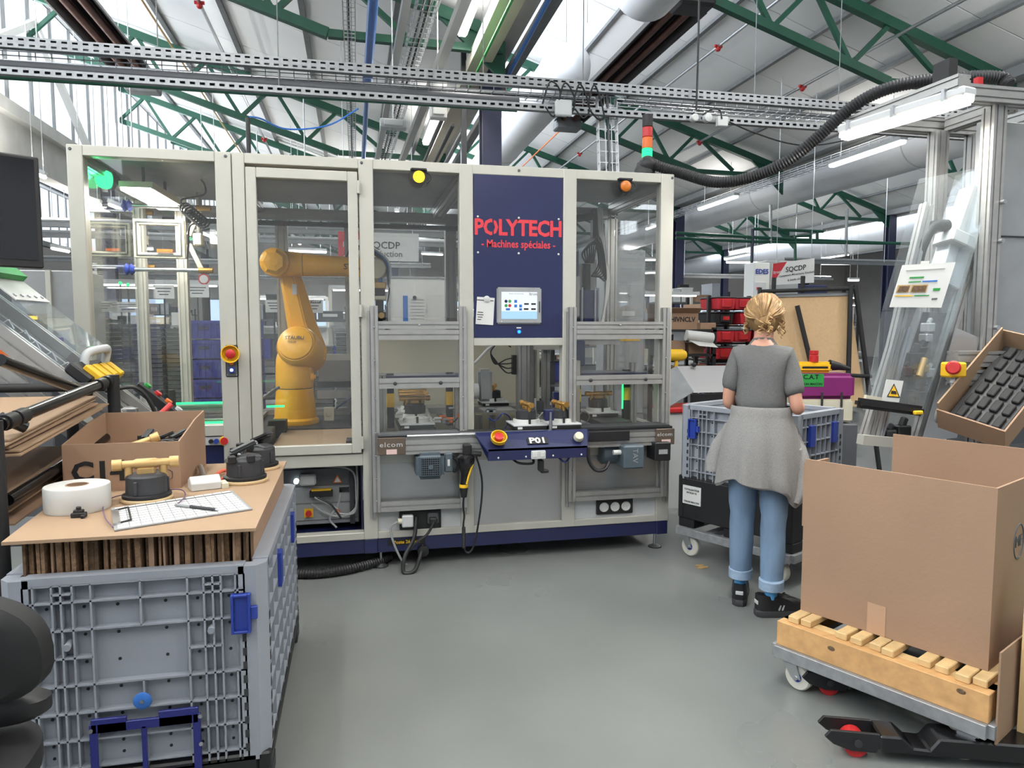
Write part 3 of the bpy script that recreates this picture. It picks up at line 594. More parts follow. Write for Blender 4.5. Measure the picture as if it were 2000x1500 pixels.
# sliding guards in front of the third and fifth bays
def guard(x0, x1, ub=1.63):
    g = P('sliding_guard', MB().prof((x0, YF-.025, .37), (x0, YF-.025, ub), .045, .045, (0, 1, 0)).prof((x1, YF-.025, .37), (x1, YF-.025, ub), .045, .045, (0, 1, 0)), 'alu_slot')
    for z, hh in ((1.515, .045), (1.455, .06), (1.16, .06), (.40, .06)): MB().prof((x0+.024, YF-.025, z), (x1-.024, YF-.025, z), .045, hh).build('crossbar', 'alu_slot', g)
    MB().box(x0+.02, x1-.02, YF-.02, YF-.014, .83, 1.5).build('guard_glass', 'pane', g); MB().box(x0+.02, x1-.02, YF-.02, YF-.014, .43, .74).build('guard_glass', 'pane_clear', g)
    for x in (x0, x1):
        for z in (1.5, 1.3, 1.07, .86, .72, .58, .44): screw(g, (x, YF-.049, z), .006)
    for x in (x0+.12, x1-.14): screw(g, (x, YF-.049, 1.16), .012, 'dark')
    screw(g, ((x0+x1)/2, YF-.049, 1.515), .007)
    return g
guard(.118, .655); guard(1.365, 2.005)
for x in (.672, 1.347, 2.03, .095): P('guard_track', MB().prof((x, YF-.012, .33), (x, YF-.012, 1.6), .03, .024, (0, 1, 0), g=.006), 'alu_slot')
# lower sheets, base, feet
for x0, x1, z0, z1 in ((.126, .645, .36, .68), (.73, 1.31, .30, .68), (1.398, 1.975, .38, .68)): P('lower_sheet', MB().box(x0, x1, YF+.03, YF+.034, z0-.2, z1), 'sheet')
for x0, x1 in ((.126, .645), (.73, 1.31), (1.398, 1.975)):
    P('mid_rail', MB().box(x0, x1, YF+.005, YF+.08, .66, .715), 'alu', bevel=.003)
P('bottom_rail', MB().box(-.6, .04, YF+.002, YF+.08, .19, .235), 'alu', bevel=.003); P('bottom_rail', MB().box(.126, 1.975, YF+.002, YF+.08, .19, .235), 'alu', bevel=.003)
P('plinth_sheet', MB().box(.126, .645, YF+.02, YF+.03, .235, .36), 'grey_light'); P('plinth_sheet', MB().box(1.398, 1.975, YF+.02, YF+.03, .235, .385), 'grey_light')
P('base', MB().box(-1.52, 2.06, YF+.01, YF+.09, .1, .19).box(-1.52, 2.06, YR2-.1, YR2, .1, .19).box(-1.52, -1.44, YF, YR2, .1, .19).box(1.98, 2.06, YF, YR2, .1, .19).box(.04, .12, YF, YR2, .1, .19), 'navy', bevel=.003)
P('underfloor', MB().box(-1.5, 2.04, YF+.1, YR2, .17, .185), 'dark')
for x, y in ((.14, 4.45), (1.99, 4.45), (-1.45, 4.45), (.14, YR2-.05), (1.99, YR2-.05)):
    f = P('levelling_foot', MB().lathe([(.042, 0), (.042, .006), (.016, .02), (.009, .024), (.009, .12)], (x, y, 0), n=18), 'steel', smooth=True); MB().cyl((x, y, 0), (x, y, .005), .046, 18).build('rubber_pad', 'rubber', f)
text('pressure_label', 'Poste 26 bars', .03, (.30, YF+.008, .158), 'yellow_safe', mc, bold=.0005)
MB().cbox((.30, YF+.0095, .158), (.235, .002, .04)).build('label_plate', 'black', mc)
# sockets
sp = P('socket_panel', MB().cbox((1.68, YF+.012, .308), (.255, .02, .1)), 'black', bevel=.003)
for x in (1.603, 1.68, 1.757): MB().lathe([(.032, .004), (.032, -.005), (.027, -.007), (.025, -.002), (.006, -.002), (.005, -.004)], (x, YF+.002, .308), (0, 1, 0), 20).build('socket', 'white', sp, smooth=True)
sp2 = P('socket_panel', MB().cbox((.387, YF+.012, .295), (.26, .02, .115)), 'black', bevel=.003)
MB().cbox((.305, YF-.02, .3), (.07, .05, .075)).build('plug', 'grey_light', sp2, bevel=.006); MB().cyl((.245, YF-.02, .3), (.275, YF-.02, .3), .018, 10).build('cable_gland', 'cream', sp2, smooth=True)
MB().cbox((.465, YF-.005, .305), (.07, .03, .07)).build('socket_cover', 'grey_dark', sp2, bevel=.008); MB().cbox((.463, YF-.035, .3), (.05, .05, .032)).build('plug', 'black', sp2, bevel=.008)
P('power_cable', MB().tube(curve([(.245, YF-.02, .3), (.2, YF-.03, .26), (.22, YF-.04, .16), (.27, YF-.05, .05), (.3, YF-.02, .02)]), .007, 8), 'grey_mid', smooth=True)
P('power_cable', MB().tube(curve([(.36, YF-.02, .32), (.34, YF-.06, .2), (.28, YF-.1, .1), (.27, YF-.13, .012), (.33, YF-.13, .012), (.37, YF-.06, .06), (.4, YF+.0, .13)]), .013, 10), 'black', smooth=True)
P('power_cable', MB().tube(curve([(.465, YF-.06, .29), (.42, YF-.07, .22), (.36, YF-.08, .18), (.31, YF-.08, .13)]), .009, 8), 'black', smooth=True)
P('air_inlet', MB().lathe([(.035, 0), (.035, .05), (.022, .055)], (.4, YF+.02, .1), (0, -1, 0), 18), 'black', smooth=True)
# conveyor along the front
YC = 4.28
cv = P('conveyor', MB().prof((.16, YC+.03, .79), (1.99, YC+.03, .79), .07, .11, nh=3, nw=1), 'alu_slot')
MB().box(.13, 2.02, YC-.01, YC+.12, .842, .858).build('belt_bed', 'black', cv); MB().cyl((.3, YC-.005, .848), (1.2, YC-.005, .848), .012, 10).build('guide_rod', 'steel', cv)
MB().box(.13, .62, YC-.012, YC+.12, .852, .862).build('slide_plate', 'grey_dark', cv); MB().box(1.4, 2.0, YC-.012, YC+.14, .855, .868).build('slide_plate', 'dark', cv)
for x0, x1 in ((.125, .29), (1.905, 2.035)):
    e = MB().box(x0, x1, YC-.016, YC+.05, .738, .842).build('end_plate', 'galv_dull', cv, bevel=.003)
    e.data.materials[0] = M['bronze'] if 'bronze' in M else mat('bronze', S(112, 98, 86), .4, .5, .05)
text('end_lettering', 'elcom', .042, (.205, YC-.0175, .80), 'grey_light', cv, sx=1.25, space=1.1); text('end_lettering', 'elcom', .034, (1.965, YC-.0175, .805), 'grey_light', cv, sx=1.2, space=1.1)
for x in (.207, 1.975): MB().cbox((x, YC-.017, .757), (.062, .002, .03)).build('type_sticker', 'tag_pink' if 'tag_pink' in M else mat('tag_pink', S(226, 196, 190), .6), cv)
MB().box(1.42, 1.72, YC-.025, YC-.008, .775, .84).build('drive_cover', 'black', cv, bevel=.003)
# navy operator panel P01
op = P('operator_panel', MB().prism([(.71, 4.24, .862), (1.425, 4.24, .862), (1.425, 4.2, .845), (1.39, 4.12, .775), (.76, 4.12, .775), (.71, 4.2, .845)], (0, 0, -.012), (0, 0, 0)).prism([(.77, 4.12, .776), (1.385, 4.12, .776), (1.385, 4.12, .705), (.77, 4.12, .705)], (0, 0, 0), (0, .03, 0)).prism([(.71, 4.24, .85), (1.425, 4.24, .85), (1.385, 4.15, .71), (.77, 4.15, .71)], (0, 0, 0), (0, .02, 0)), 'navy')
mR = Mx.Rotation(R(50), 3, 'X')
pl = MB(); pl.T = Mx.Translation((1.08, 4.155, .812)) @ Mx.Rotation(R(-49), 4, 'X'); pl.cbox((0, 0, 0), (.13, .004, .052)); pl.build('name_plate', 'black', op)
text('plate_lettering', 'P01', .06, (1.08, 4.1495, .8135), 'white', op, rot=(R(41), 0, 0), bold=.0022, sx=1.2)
es = MB(); es.T = Mx.Translation((.835, 4.155, .815)) @ Mx.Rotation(R(-48), 4, 'X'); es.lathe([(.028, 0), (.047, -.02), (.05, -.05), (.045, -.05), (.04, -.02), (.02, -.01)], (0, 0, 0), (0, 1, 0), 24); es.build('stop_collar', 'yellow_safe', op, smooth=True)
es = MB(); es.T = Mx.Translation((.835, 4.155, .815)) @ Mx.Rotation(R(-48), 4, 'X'); es.lathe([(.016, -.01), (.016, -.03), (.026, -.034), (.026, -.052), (.016, -.056)], (0, 0, 0), (0, 1, 0), 24); es.build('stop_button', 'red', op, smooth=True)
kn = MB(); kn.T = Mx.Translation((1.34, 4.155, .82)) @ Mx.Rotation(R(-40), 4, 'X'); kn.lathe([(.03, 0), (.031, -.01), (.026, -.03), (.012, -.036)], (0, 0, 0), (0, 1, 0), 20); kn.build('push_knob', 'cream', op, smooth=True)
sb = MB().cbox((1.075, 4.112, .733), (.088, .02, .05)).build('switch_box', 'grey_light', op, bevel=.003)
for x in (1.052, 1.098): MB().cbox((x, 4.101, .735), (.028, .004, .03)).build('rocker_switch', 'white', op, bevel=.002)
for x in (.83, 1.0, 1.17, 1.35): screw(op, (x, 4.12, .722), .006, 'white')
P('cable', MB().tube(curve([(.93, 4.2, .7), (.97, 4.17, .675), (1.05, 4.16, .672), (1.06, 4.18, .7)]), .008, 8), 'black', smooth=True)
P('cable_clip', MB().cbox((1.1, 4.15, .66), (.03, .05, .07)).cbox((1.12, 4.14, .625), (.05, .03, .02)), 'black', bevel=.004)
P('cable', MB().tube(curve([(1.22, 4.2, .7), (1.26, 4.17, .67), (1.3, 4.19, .7)]), .006, 8), 'blue', smooth=True)
# gear motors below the conveyor
g1 = P('gear_motor', MB().box(.35, .52, 4.22, 4.4, .585, .745), 'motor', bevel=.025, seg=3)
gr = MB()
for k in range(-4, 5): gr.cbox((.435+k*.013, 4.214, .665), (.003, .008, .11)); gr.cbox((.435, 4.213, .665+k*.013), (.11, .008, .003))
o = gr.build('fan_grille', 'motor', g1); o['kind'] = 'stuff'; MB().cbox((.435, 4.219, .665), (.112, .002, .112)).build('fan_recess', 'black', g1); MB().cyl((.435, 4.215, .665), (.435, 4.205, .665), .014, 12).build('hub', 'motor', g1)
MB().box(.522, .575, 4.25, 4.36, .62, .74).build('terminal_box', 'motor', g1, bevel=.008); MB().cbox((.548, 4.248, .68), (.014, .004, .04)).build('rating_plate', 'white', g1)
MB().tube(curve([(.57, 4.3, .71), (.6, 4.28, .69), (.61, 4.28, .65), (.59, 4.28, .62), (.57, 4.29, .64)]), .01, 8).build('motor_cable', 'black', g1, smooth=True)
g2 = P('gear_motor', MB().lathe([(.06, 0), (.075, .01), (.075, .15), (.06, .16)], (1.56, 4.38, .68), (1, 0, 0), 20), 'motor', smooth=True)
MB().box(1.66, 1.80, 4.2, 4.36, .6, .75).build('terminal_box', 'motor', g2, bevel=.01); MB().cyl((1.61, 4.26, .7), (1.66, 4.26, .7), .016, 10).build('cable_gland', 'white', g2)
text('motor_lettering', 'TAV', .05, (1.735, 4.198, .685), 'grey_mid', g2, rot=(R(90), R(90), 0)); MB().box(1.88, 1.99, 4.22, 4.36, .64, .76).build('gear_box', 'black', g2, bevel=.006); MB().cbox((1.935, 4.217, .70), (.06, .004, .03)).build('rating_plate', 'grey_mid', g2)
MB().tube(curve([(1.44, 4.26, .74), (1.44, 4.24, .66), (1.48, 4.23, .60), (1.54, 4.23, .60), (1.58, 4.26, .64)]), .012, 8).build('motor_cable', 'black', g2, smooth=True)
# beacons under the roof, stack light, cable elbow on top
for x, m in ((.395, 'beacon_on'), (1.71, 'amber_off')):
    if m not in M: mat('amber_off', S(206, 116, 40), .25)
    bk = P('beacon_bracket', MB().box(x-.05, x+.05, YF-.03, YF-.025, 2.385, 2.45).box(x-.045, x+.045, YF-.05, YF-.025, 2.44, 2.45), 'black'); MB().lathe([(.042, 0), (.042, -.012), (.035, -.012)], (x, YF-.03, 2.40), (0, 1, 0), 24).build('bezel', 'black', bk); MB().lathe([(.036, -.006), (.034, -.022), (.02, -.032)], (x, YF-.03, 2.40), (0, 1, 0), 20).build('beacon_lens', m, bk, smooth=True)
    MB().tube(curve([(x+.04, YF-.03, 2.43), (x+.065, YF-.03, 2.42), (x+.07, YF-.03, 2.39), (x+.045, YF-.03, 2.365)]), .004, 6).build('wire', 'black', bk)
tw = P('stack_light', MB().cyl((2.02, 4.75, ZT), (2.02, 4.75, 2.62), .016, 12), 'grey_light', smooth=True)
zz = 2.62
for hh, m, r in ((.05, 'dark', .034), (.075, 'led_green', .036), (.075, 'orange', .036), (.07, 'red', .036), (.085, 'black', .036)):
    MB().lathe([(r-.004, 0), (r, .004), (r, hh-.004), (r-.004, hh)], (2.02, 4.75, zz), n=20).build('light_tier' if m not in ('dark', 'black') else 'tower_cap', m, tw, smooth=True); zz += hh
P('cable_elbow', MB().lathe([(.07, 0), (.07, .05), (.055, .08), (.05, .1)], (1.92, 4.55, ZT), n=18).ball((1.93, 4.53, ZT+.08), .062), 'black', smooth=True)
# hardware inside the left and centre cells
for z0, x0, x1, y in ((.86, -1.3, -.62, 4.62), (.94, -1.25, -.62, 5.05), (.88, -.62, -.5, 5.3)): P('light_curtain', MB().box(x0, x1, y, y+.02, z0+.05, z0+.063), 'led_green'); 
P('transfer_beam', MB().prof((-1.35, 4.75, .9), (-.62, 4.75, .9), .05, .05), 'alu_slot'); P('transfer_beam', MB().prof((-1.35, 5.1, .96), (-.62, 5.1, .96), .04, .04), 'alu_slot')
# ================================================================ robot
def ell(c, a, b, n=20, ax=(0, 0, 1), p=2.0):                                # super-ellipse ring
    d, s_, u = basis(ax); c = V(c); r = []
    for i in range(n):
        t = 2*math.pi*i/n; ct, st = math.cos(t), math.sin(t)
        r.append(c+s_*(a*math.copysign(abs(ct)**(2/p), ct))+u*(b*math.copysign(abs(st)**(2/p), st)))
    return r
RB = V((-.44, 5.52, .785))
rb = thing('robot_arm', 'yellow six axis robot arm standing in the glass cell', 'robot', RB)
MB().lathe([(.168, 0), (.17, .012), (.168, .03), (.152, .045), (.148, .1), (.14, .2), (.134, .255), (.134, .262)], RB, n=40).build('base', 'yellow', rb, smooth=True)
MB().lathe([(.126, .258), (.126, .272)], RB, n=40).build('joint_seam', 'dark', rb, smooth=True)
MB().lathe([(.134, .268), (.138, .28), (.136, .36), (.134, .43), (.13, .48), (.11, .55), (.06, .6)], RB, n=40).build('turret', 'yellow', rb, smooth=True)
MB().cbox(RB+V((.13, -.05, .35)), (.05, .06, .05)).build('connector_cover', 'yellow', rb, bevel=.012, seg=2)
sc_ = V((-.385, 5.52, 1.33)); sd = V((-.18, -.9, .34)).normalized()
MB().lathe([(.12, -.17), (.15, -.14), (.155, 0), (.15, .12), (.135, .15), (.13, .155)], sc_, sd, 40).build('shoulder', 'yellow', rb, smooth=True)
MB().lathe([(.128, .15), (.12, .17), (.09, .182), (.04, .186)], sc_, sd, 40).build('shoulder_cap', 'yellow', rb, smooth=True)
text('maker_lettering', 'STÄUBLI', .036, sc_+sd*.19+V((.0, 0, .03)), 'black', rb, rot=(R(72), 0, R(-8)), sx=1, bold=.0004); text('maker_lettering', 'TX2 60', .02, sc_+sd*.19+V((-.02, .0, -.0)), 'black', rb, rot=(R(72), 0, R(-8)))
# upper arm: eight-sided taper
rings = []
for z, x0, x1, dy in ((1.25, -.36, -.215, .10), (1.33, -.45, -.205, .11), (1.42, -.48, -.235, .11), (1.55, -.498, -.285, .10), (1.70, -.515, -.325, .09), (1.85, -.535, -.37, .08), (1.93, -.545, -.40, .075)):
    c = (x0+x1)/2; hw = (x1-x0)/2; yc = 5.6
    rings.append([(x0, yc, z), (x0+hw*.35, yc-dy, z), (x1-hw*.7, yc-dy, z), (x1, yc-dy*.25, z), (x1, yc+dy*.5, z), (x1-hw*.5, yc+dy, z), (x0+hw*.5, yc+dy, z)])
MB().loft(rings).build('upper_arm', 'yellow', rb, bevel=.008, seg=2, smooth=True)
MB().cbox((-.425, 5.497, 1.78), (.035, .004, .075)).build('type_label', 'grey_light', rb)
ec = V((-.55, 5.5, 1.968))
MB().lathe([(.06, -.14), (.1, -.12), (.104, 0), (.1, .14), (.09, .15)], ec, (0, 1, 0), 36).build('elbow', 'yellow', rb, smooth=True)
MB().lathe([(.092, 0), (.07, .03), (.03, .036)], ec+V((0, -.135, 0)), (0, -1, 0), 7).build('elbow_cap', 'yellow', rb)
MB().loft([ell((x, 5.5, z), a, b, 28, (1, 0, 0)) for x, z, a, b in ((-.56, 1.965, .08, .09), (-.45, 1.965, .09, .092), (-.37, 1.962, .086, .086), (-.362, 1.962, .086, .084))]).build('elbow_housing', 'yellow', rb, smooth=True)
MB().cyl((-.364, 5.5, 1.96), (-.356, 5.5, 1.96), .08, 28).build('joint_seam', 'dark', rb)
MB().loft([ell((x, 5.5, z), a, b, 28, (1, 0, 0)) for x, z, a, b in ((-.358, 1.96, .086, .084), (-.25, 1.957, .084, .08), (-.1, 1.955, .08, .074), (.03, 1.95, .078, .074), (.1, 1.945, .075, .075))]).build('forearm', 'yellow', rb, smooth=True)
text('maker_lettering', 'STÄUBLI', .058, (.04, 5.415, 1.945), 'black', rb, bold=.0006)
MB().lathe([(.07, -.09), (.088, -.07), (.09, .05), (.07, .08), (.03, .086)], (.165, 5.5, 1.935), (0, -1, 0), 30).build('wrist', 'cream', rb, smooth=True)
for z, w_, h_, m in ((1.815, .10, .05, 'brass_tan'), (1.765, .085, .05, 'dark'), (1.72, .1, .03, 'cream'), (1.66, .06, .09, 'black'), (1.585, .09, .06, 'black_gloss'), (1.53, .05, .05, 'black')): MB().cbox((.19, 5.48, z), (w_, .09, h_)).build('gripper_plate', m, rb, bevel=.006)
MB().cyl((.2, 5.42, 1.59), (.2, 5.36, 1.59), .022, 12).build('gripper_nozzle', 'brass', rb, smooth=True)
MB().lathe([(.012, 0), (.012, .06)], (.2, 5.44, 1.84), (0, 0, 1), 10).build('vacuum_cup', 'blue_pipe', rb)
for k in range(4):
    MB().tube(curve([(-.05+.03*k, 5.48, 2.02), (.0+.03*k, 5.47, 2.1), (.1+.02*k, 5.46, 2.08), (.22+.015*k, 5.44, 1.98), (.26, 5.43, 1.8), (.24, 5.44, 1.66)]), .008, 6).build('dress_cable', ['black', 'black', 'blue_pipe', 'white'][k], rb, smooth=True)
P('robot_table', MB().box(-.6, .04, 5.22, 5.96, .72, .785), 'dark', bevel=.004)
P('cell_floor', MB().box(-.6, .04, YF+.09, 5.22, .70, .74), 'black')
wb = tag(MB().box(-.5, -.015, 4.45, 5.2, .755, .775).build('cardboard_sheet', 'cardboard_light'), 'tan cardboard sheet lying in front of the robot base', 'sheet')
wb.location.z = 0.0
for x, y, z, d in ((-.03, 4.5, .77, (.06, .12, .08)), (-.53, 5.15, .8, (.12, .12, .12)), (-.55, 4.75, .78, (.06, .3, .14)), (-.02, 5.3, .83, (.05, .08, .1))): P('stop_block', MB().cbox((x, y, z), d), 'black', bevel=.006)
tag(MB().cbox((-.2, 5.62, .835), (.075, .07, .1)).cyl((-.2, 5.58, .84), (-.2, 5.575, .84), .02, 10).build('sensor_block', 'cream', bevel=.004), 'small cream block on the dark table right of the robot base', 'block')
P('chute', MB().prism([(-.15, 5.7, .86), (.03, 5.7, .98), (.03, 5.9, .98), (-.15, 5.9, .86)], (0, 0, 0), (0, 0, .012)), 'navy')
for z, m, h_ in ((.96, 'alu_slot', .06), (1.04, 'grey_dark', .05), (1.13, 'alu_slot', .04), (1.26, 'alu', .05)): P('cell_crossbar', MB().bar((-.3, 5.93, z), (.0, 5.93, z), .05, h_), m)
P('cell_bin', MB().open_box(-.28, -.03, 5.8, 5.92, 1.08, 1.24, .006), 'grey_mid'); P('cell_plate', MB().box(-.02, .02, 5.75, 5.93, .95, 1.25), 'navy', bevel=.01)
cn = MB(); cn.T = Mx.Translation((-.6, 5.05, 1.03)) @ Mx.Rotation(R(-35), 4, 'Y') @ Mx.Rotation(R(25), 4, 'Z'); cn.cbox((0, 0, 0), (.2, .16, .02)); cn = P('jog_console', cn, 'grey_dark', bevel=.004)
for k in range(5): b_ = MB(); b_.T = Mx.Translation((-.6, 5.05, 1.03)) @ Mx.Rotation(R(-35), 4, 'Y') @ Mx.Rotation(R(25), 4, 'Z'); b_.cyl((-.06+.03*k, -.03, .01), (-.06+.03*k, -.03, .016), .009, 10); b_.build('console_key', 'grey_light', cn)
# ================================================================ left cell: gripper frame and its modelled reflection, lamp, green globe, coiled cable
def spider(lab, c, s_, cup='blue'):
    c = V(c); t = thing('gripper_frame', lab, 'gripper', c, 'cream gripper frames in the left cell')
    q = lambda x, z, y=0: c+V((x*s_, y, z*s_))
    MB().frame(c.x-.26*s_, c.x+.26*s_, c.z-.21*s_, c.z+.21*s_, c.y-.02, c.y+.02, .06*s_).build('frame_plate', 'cream', t, bevel=.003)
    MB().frame(c.x-.23*s_, c.x+.23*s_, c.z-.185*s_, c.z+.185*s_, c.y-.026, c.y-.018, .008).build('frame_groove', 'grey_dark', t)
    for dz in (-1, 1):
        MB().bar(q(.3, .05*dz), q(.42, .32*dz), .03, .03).build('strut', 'cream', t); MB().cyl(q(-.3, .34*dz, -.05), q(.55, .34*dz, -.05), .014, 10).build('suction_rod', 'steel', t, smooth=True)
        MB().cyl(q(.4, .34*dz, -.05), q(.55, .34*dz, -.05), .019, 10).build('rod_sleeve', 'brass', t, smooth=True)
        MB().lathe([(.018, 0), (.04, .02), (.026, .035), (.042, .05), (.026, .062)], q(-.24, .34*dz, -.05), (-1, 0, 0), 16).build('suction_cup', cup, t, smooth=True)
    MB().cbox(q(.4, 0), (.1*s_, .08, .14*s_)).build('hub', 'cream', t, bevel=.01); MB().cbox(q(.06, -.13, -.03), (.16*s_, .02, .02)).build('sensor', 'orange', t)
    MB().cyl(c+V((.4*s_, .05, 0)), (c.x+.4*s_, c.y+.05, 2.43), .02, 8).build('arm', 'alu_slot', t)
    return t
spider('cream gripper frame with blue suction cups, beside the bright panel lamp', at(312, 467, Y=5.3), .62)
spider('modelled reflection of the cream gripper frame, partly behind the left post', at(212, 468, Y=5.75), .58, 'grey_dark')  # solid second frame standing in for the first one's reflection in the glass
a_, b_ = at(265, 369, Z=2.33), at(336, 408, Z=2.33)
il = thing('panel_lamp', 'bright rectangular lamp panel under the left cell roof', 'lamp', (a_+b_)/2)
MB().bar(a_+V((0, 0, .025)), b_+V((0, 0, .025)), .19, .04).build('housing', 'cream', il); MB().bar(a_, b_, .17, .02).build('diffuser', 'tube', il)
for k in (.2, .8): MB().cyl(a_.lerp(b_, k)+V((0, 0, .04)), a_.lerp(b_, k)+V((0, 0, .16)), .01, 6).build('hanger', 'dark', il)
area('panel_lamp_light', (a_+b_)/2-V((0, 0, .03)), .8, .16, 14, (0, 0, R(90)), (1, .95, .85))
gl = at(205, 351, Y=4.8)
gg = thing('signal_globe', 'glowing green signal globe at the upper left of the cell', 'lamp', gl)
MB().ball(gl, .055, 20, 12).build('globe', 'led_green', gg, smooth=True); MB().lathe([(.058, 0), (.058, .02), (.03, .05)], gl+V((.02, .02, 0)), (.8, .6, 0), 20).build('housing', 'black', gg, smooth=True); MB().cyl(gl+V((.03, .03, .03)), (gl.x+.03, gl.y+.03, 2.43), .008, 6).build('stem', 'black', gg)
gpt = bpy.data.lights.new('globe_light', 'POINT'); gpt.energy = 3; gpt.color = (.05, 1, .3); gpt.shadow_soft_size = .06; go = bpy.data.objects.new('globe_light', gpt); COL.objects.link(go); go.location = gl+V((-.06, -.1, 0))
cc = thing('coiled_cable', 'black coiled cable hanging beside the lamp panel', 'cable', at(390, 425, Y=5.0))
A0, A1 = at(360, 405, Y=5.0), at(402, 440, Y=5.0)
MB().tube([A0.lerp(A1, k/90)+V((math.cos(k*.62)*.035, math.sin(k*.62)*.03, math.sin(k*.62)*.035)) for k in range(91)], .006, 6).build('coil', 'black', cc, smooth=True)
MB().tube(curve([A1, at(372, 440, Y=5), at(368, 480, Y=5.1), at(366, 505, Y=5.2)]), .006, 6).build('tail', 'black', cc, smooth=True); MB().tube(curve([A0, at(355, 390, Y=5), at(398, 380, Y=5), at(400, 362, Y=5), at(392, 350, Y=5)]), .006, 6).build('lead', 'black', cc, smooth=True)
el = at(350, 328, Y=5.2); ev = thing('valve_terminal', 'dark valve terminal with red lamp under the left cell roof', 'device', el)
MB().cbox(el, (.2, .1, .05)).build('body', 'black', ev, bevel=.005); MB().cbox(el+V((.02, -.055, 0)), (.1, .01, .03)).build('face', 'grey_mid', ev); MB().cyl(el+V((0, -.06, .01)), el+V((0, -.065, .01)), .008, 8).build('pilot_lamp', 'led_red', ev); MB().cbox(el+V((0, .02, .07)), (.12, .04, .1)).build('bracket', 'dark', ev)
P('valve_pair', MB().cyl((-1.17, 4.7, .9), (-1.17, 4.7, 1.12), .02, 12).cyl((-1.1, 4.7, .9), (-1.1, 4.7, 1.12), .02, 12).cbox((-1.13, 4.7, .93), (.14, .08, .12)), 'black', bevel=.003)
# ================================================================ meters and carriers
def meter(lab, pipe=True, rotz=0, loc=(0, 0, 0), s_=1, disc=False, grp='black and brass meters in the machine'):
    t = thing('flow_meter', lab, 'meter', (0, 0, 0), grp); z0 = .012 if disc else 0
    if disc: MB().lathe([(.083, 0), (.085, .004), (.085, .01), (.083, .013)], n=32).build('base_disc', 'brass_tan' if 0 else 'cork' if 'cork' in M else mat('cork', S(206, 178, 136), .7), t, smooth=True)
    MB().lathe([(.076, 0), (.08, .004), (.08, .012), (.072, .016)], (0, 0, z0), n=32).build('foot_ring', 'black', t, smooth=True)
    MB().lathe([(.068, .014), (.066, .075), (.06, .082), (.05, .084)], (0, 0, z0), n=32).build('body', 'dark', t, smooth=True)
    for a in (0, 2.1, 4.2): MB().cbox((math.cos(a)*.066, math.sin(a)*.066, z0+.04), (.014, .014, .05)).build('lug', 'dark', t, bevel=.003)
    if pipe:
        MB().lathe([(.02, -.105), (.02, -.075), (.014, -.074), (.014, -.04), (.018, -.03), (.018, .03), (.014, .04), (.014, .074), (.02, .075), (.02, .105)], (0, 0, z0+.118), (1, 0, 0), 12).build('brass_pipe', 'brass', t, smooth=True)
        for x in (-.055, .055): MB().cyl((x, 0, z0+.07), (x, 0, z0+.11), .013, 10).build('stub', 'brass', t, smooth=True)
        MB().cbox((0, 0, z0+.092), (.06, .03, .03)).build('saddle', 'brass', t, bevel=.006)
    else:
        MB().xz([(-.07, .075), (.06, .075), (.062, .1), (.02, .108), (-.03, .098), (-.07, .09)], -.03, .03).build('cover', 'dark', t, bevel=.006)
        MB().cbox((-.055, -.045, z0+.085), (.028, .028, .03)).build('port', 'black', t, bevel=.004); MB().cbox((.01, -.06, z0+.085), (.03, .02, .03)).build('port', 'black', t, bevel=.004)
        li = MB(); li.T = Mx.Translation((.0, .02, z0+.118)) @ Mx.Rotation(R(-22), 4, 'Y'); li.cbox((0, 0, 0), (.11, .05, .018)); li.build('lid_flap', 'dark', t, bevel=.008, seg=2); MB().cyl((-.03, .05, z0+.08), (-.03, .05, z0+.115), .014, 12).build('plug', 'black', t, smooth=True)
    t.scale = (s_, s_, s_); t.location = loc; t.rotation_euler = (0, 0, rotz)
    return t
def carrier(lab, loc, rotz=0):
    t = thing('work_carrier', lab, 'carrier', (0, 0, 0), 'white work carriers on the conveyor')
    MB().box(-.105, .105, -.12, .12, 0, .022).build('base', 'black', t, bevel=.003); MB().box(-.11, .11, -.12, .12, .022, .032).build('plate', 'grey_light', t, bevel=.002)
    MB().lathe([(.088, .03), (.085, .056), (.078, .058), (.07, .04), (.02, .04)], n=28).build('nest_ring', 'white', t, smooth=True)
    MB().cbox((0, -.088, .05), (.014, .01, .045)).build('clip', 'black', t); MB().cbox((-.07, -.122, .012), (.03, .003, .014)).build('code_tag', 'paper', t)
    t.location = loc; t.rotation_euler = (0, 0, rotz); return t
zc = .858
carrier('white carrier at the operator panel, left of the pair', (1.075, 4.42, zc)); meter('black meter with brass pipe at the panel, left of the pair', True, R(-84), (1.075, 4.42, zc+.042), .92)
carrier('white carrier at the operator panel, right of the pair', (1.3, 4.42, zc)); meter('black meter with brass pipe at the panel, right of the pair', True, R(-80), (1.3, 4.42, zc+.042), .92)
for k, (y, mt) in enumerate(((4.62, 0), (4.87, 1), (5.12, 1), (5.37, 1))):
    w_ = ['first', 'second', 'third', 'fourth'][k]
    carrier(w_+' white carrier in the row behind the left sliding guard', (.385+.012*k, y, zc+.005*0))
    if mt: meter(['', 'front', 'middle', 'rear'][k]+' meter of the row behind the left sliding guard', True, R(4), (.385+.012*k, y, zc+.042), 1)
carrier('white carrier behind the right sliding guard', (1.69, 4.78, zc+.02)); meter('black meter with brass pipe behind the right sliding guard', True, R(5), (1.69, 4.78, zc+.062), .95)
carrier('white carrier on the rear conveyor', (1.09, 5.62, zc+.02)); meter('small looking meter on the rear conveyor before the cream panel', True, R(70), (1.09, 5.62, zc+.062), .9)
P('cross_conveyor', MB().box(.28, .5, 4.5, 5.6, .82, .856), 'dark'); P('cross_conveyor', MB().box(1.58, 1.8, 4.42, 5.35, .84, .876), 'dark'); P('rear_conveyor', MB().box(.2, 1.6, 5.5, 5.74, .83, .876), 'alu_slot')
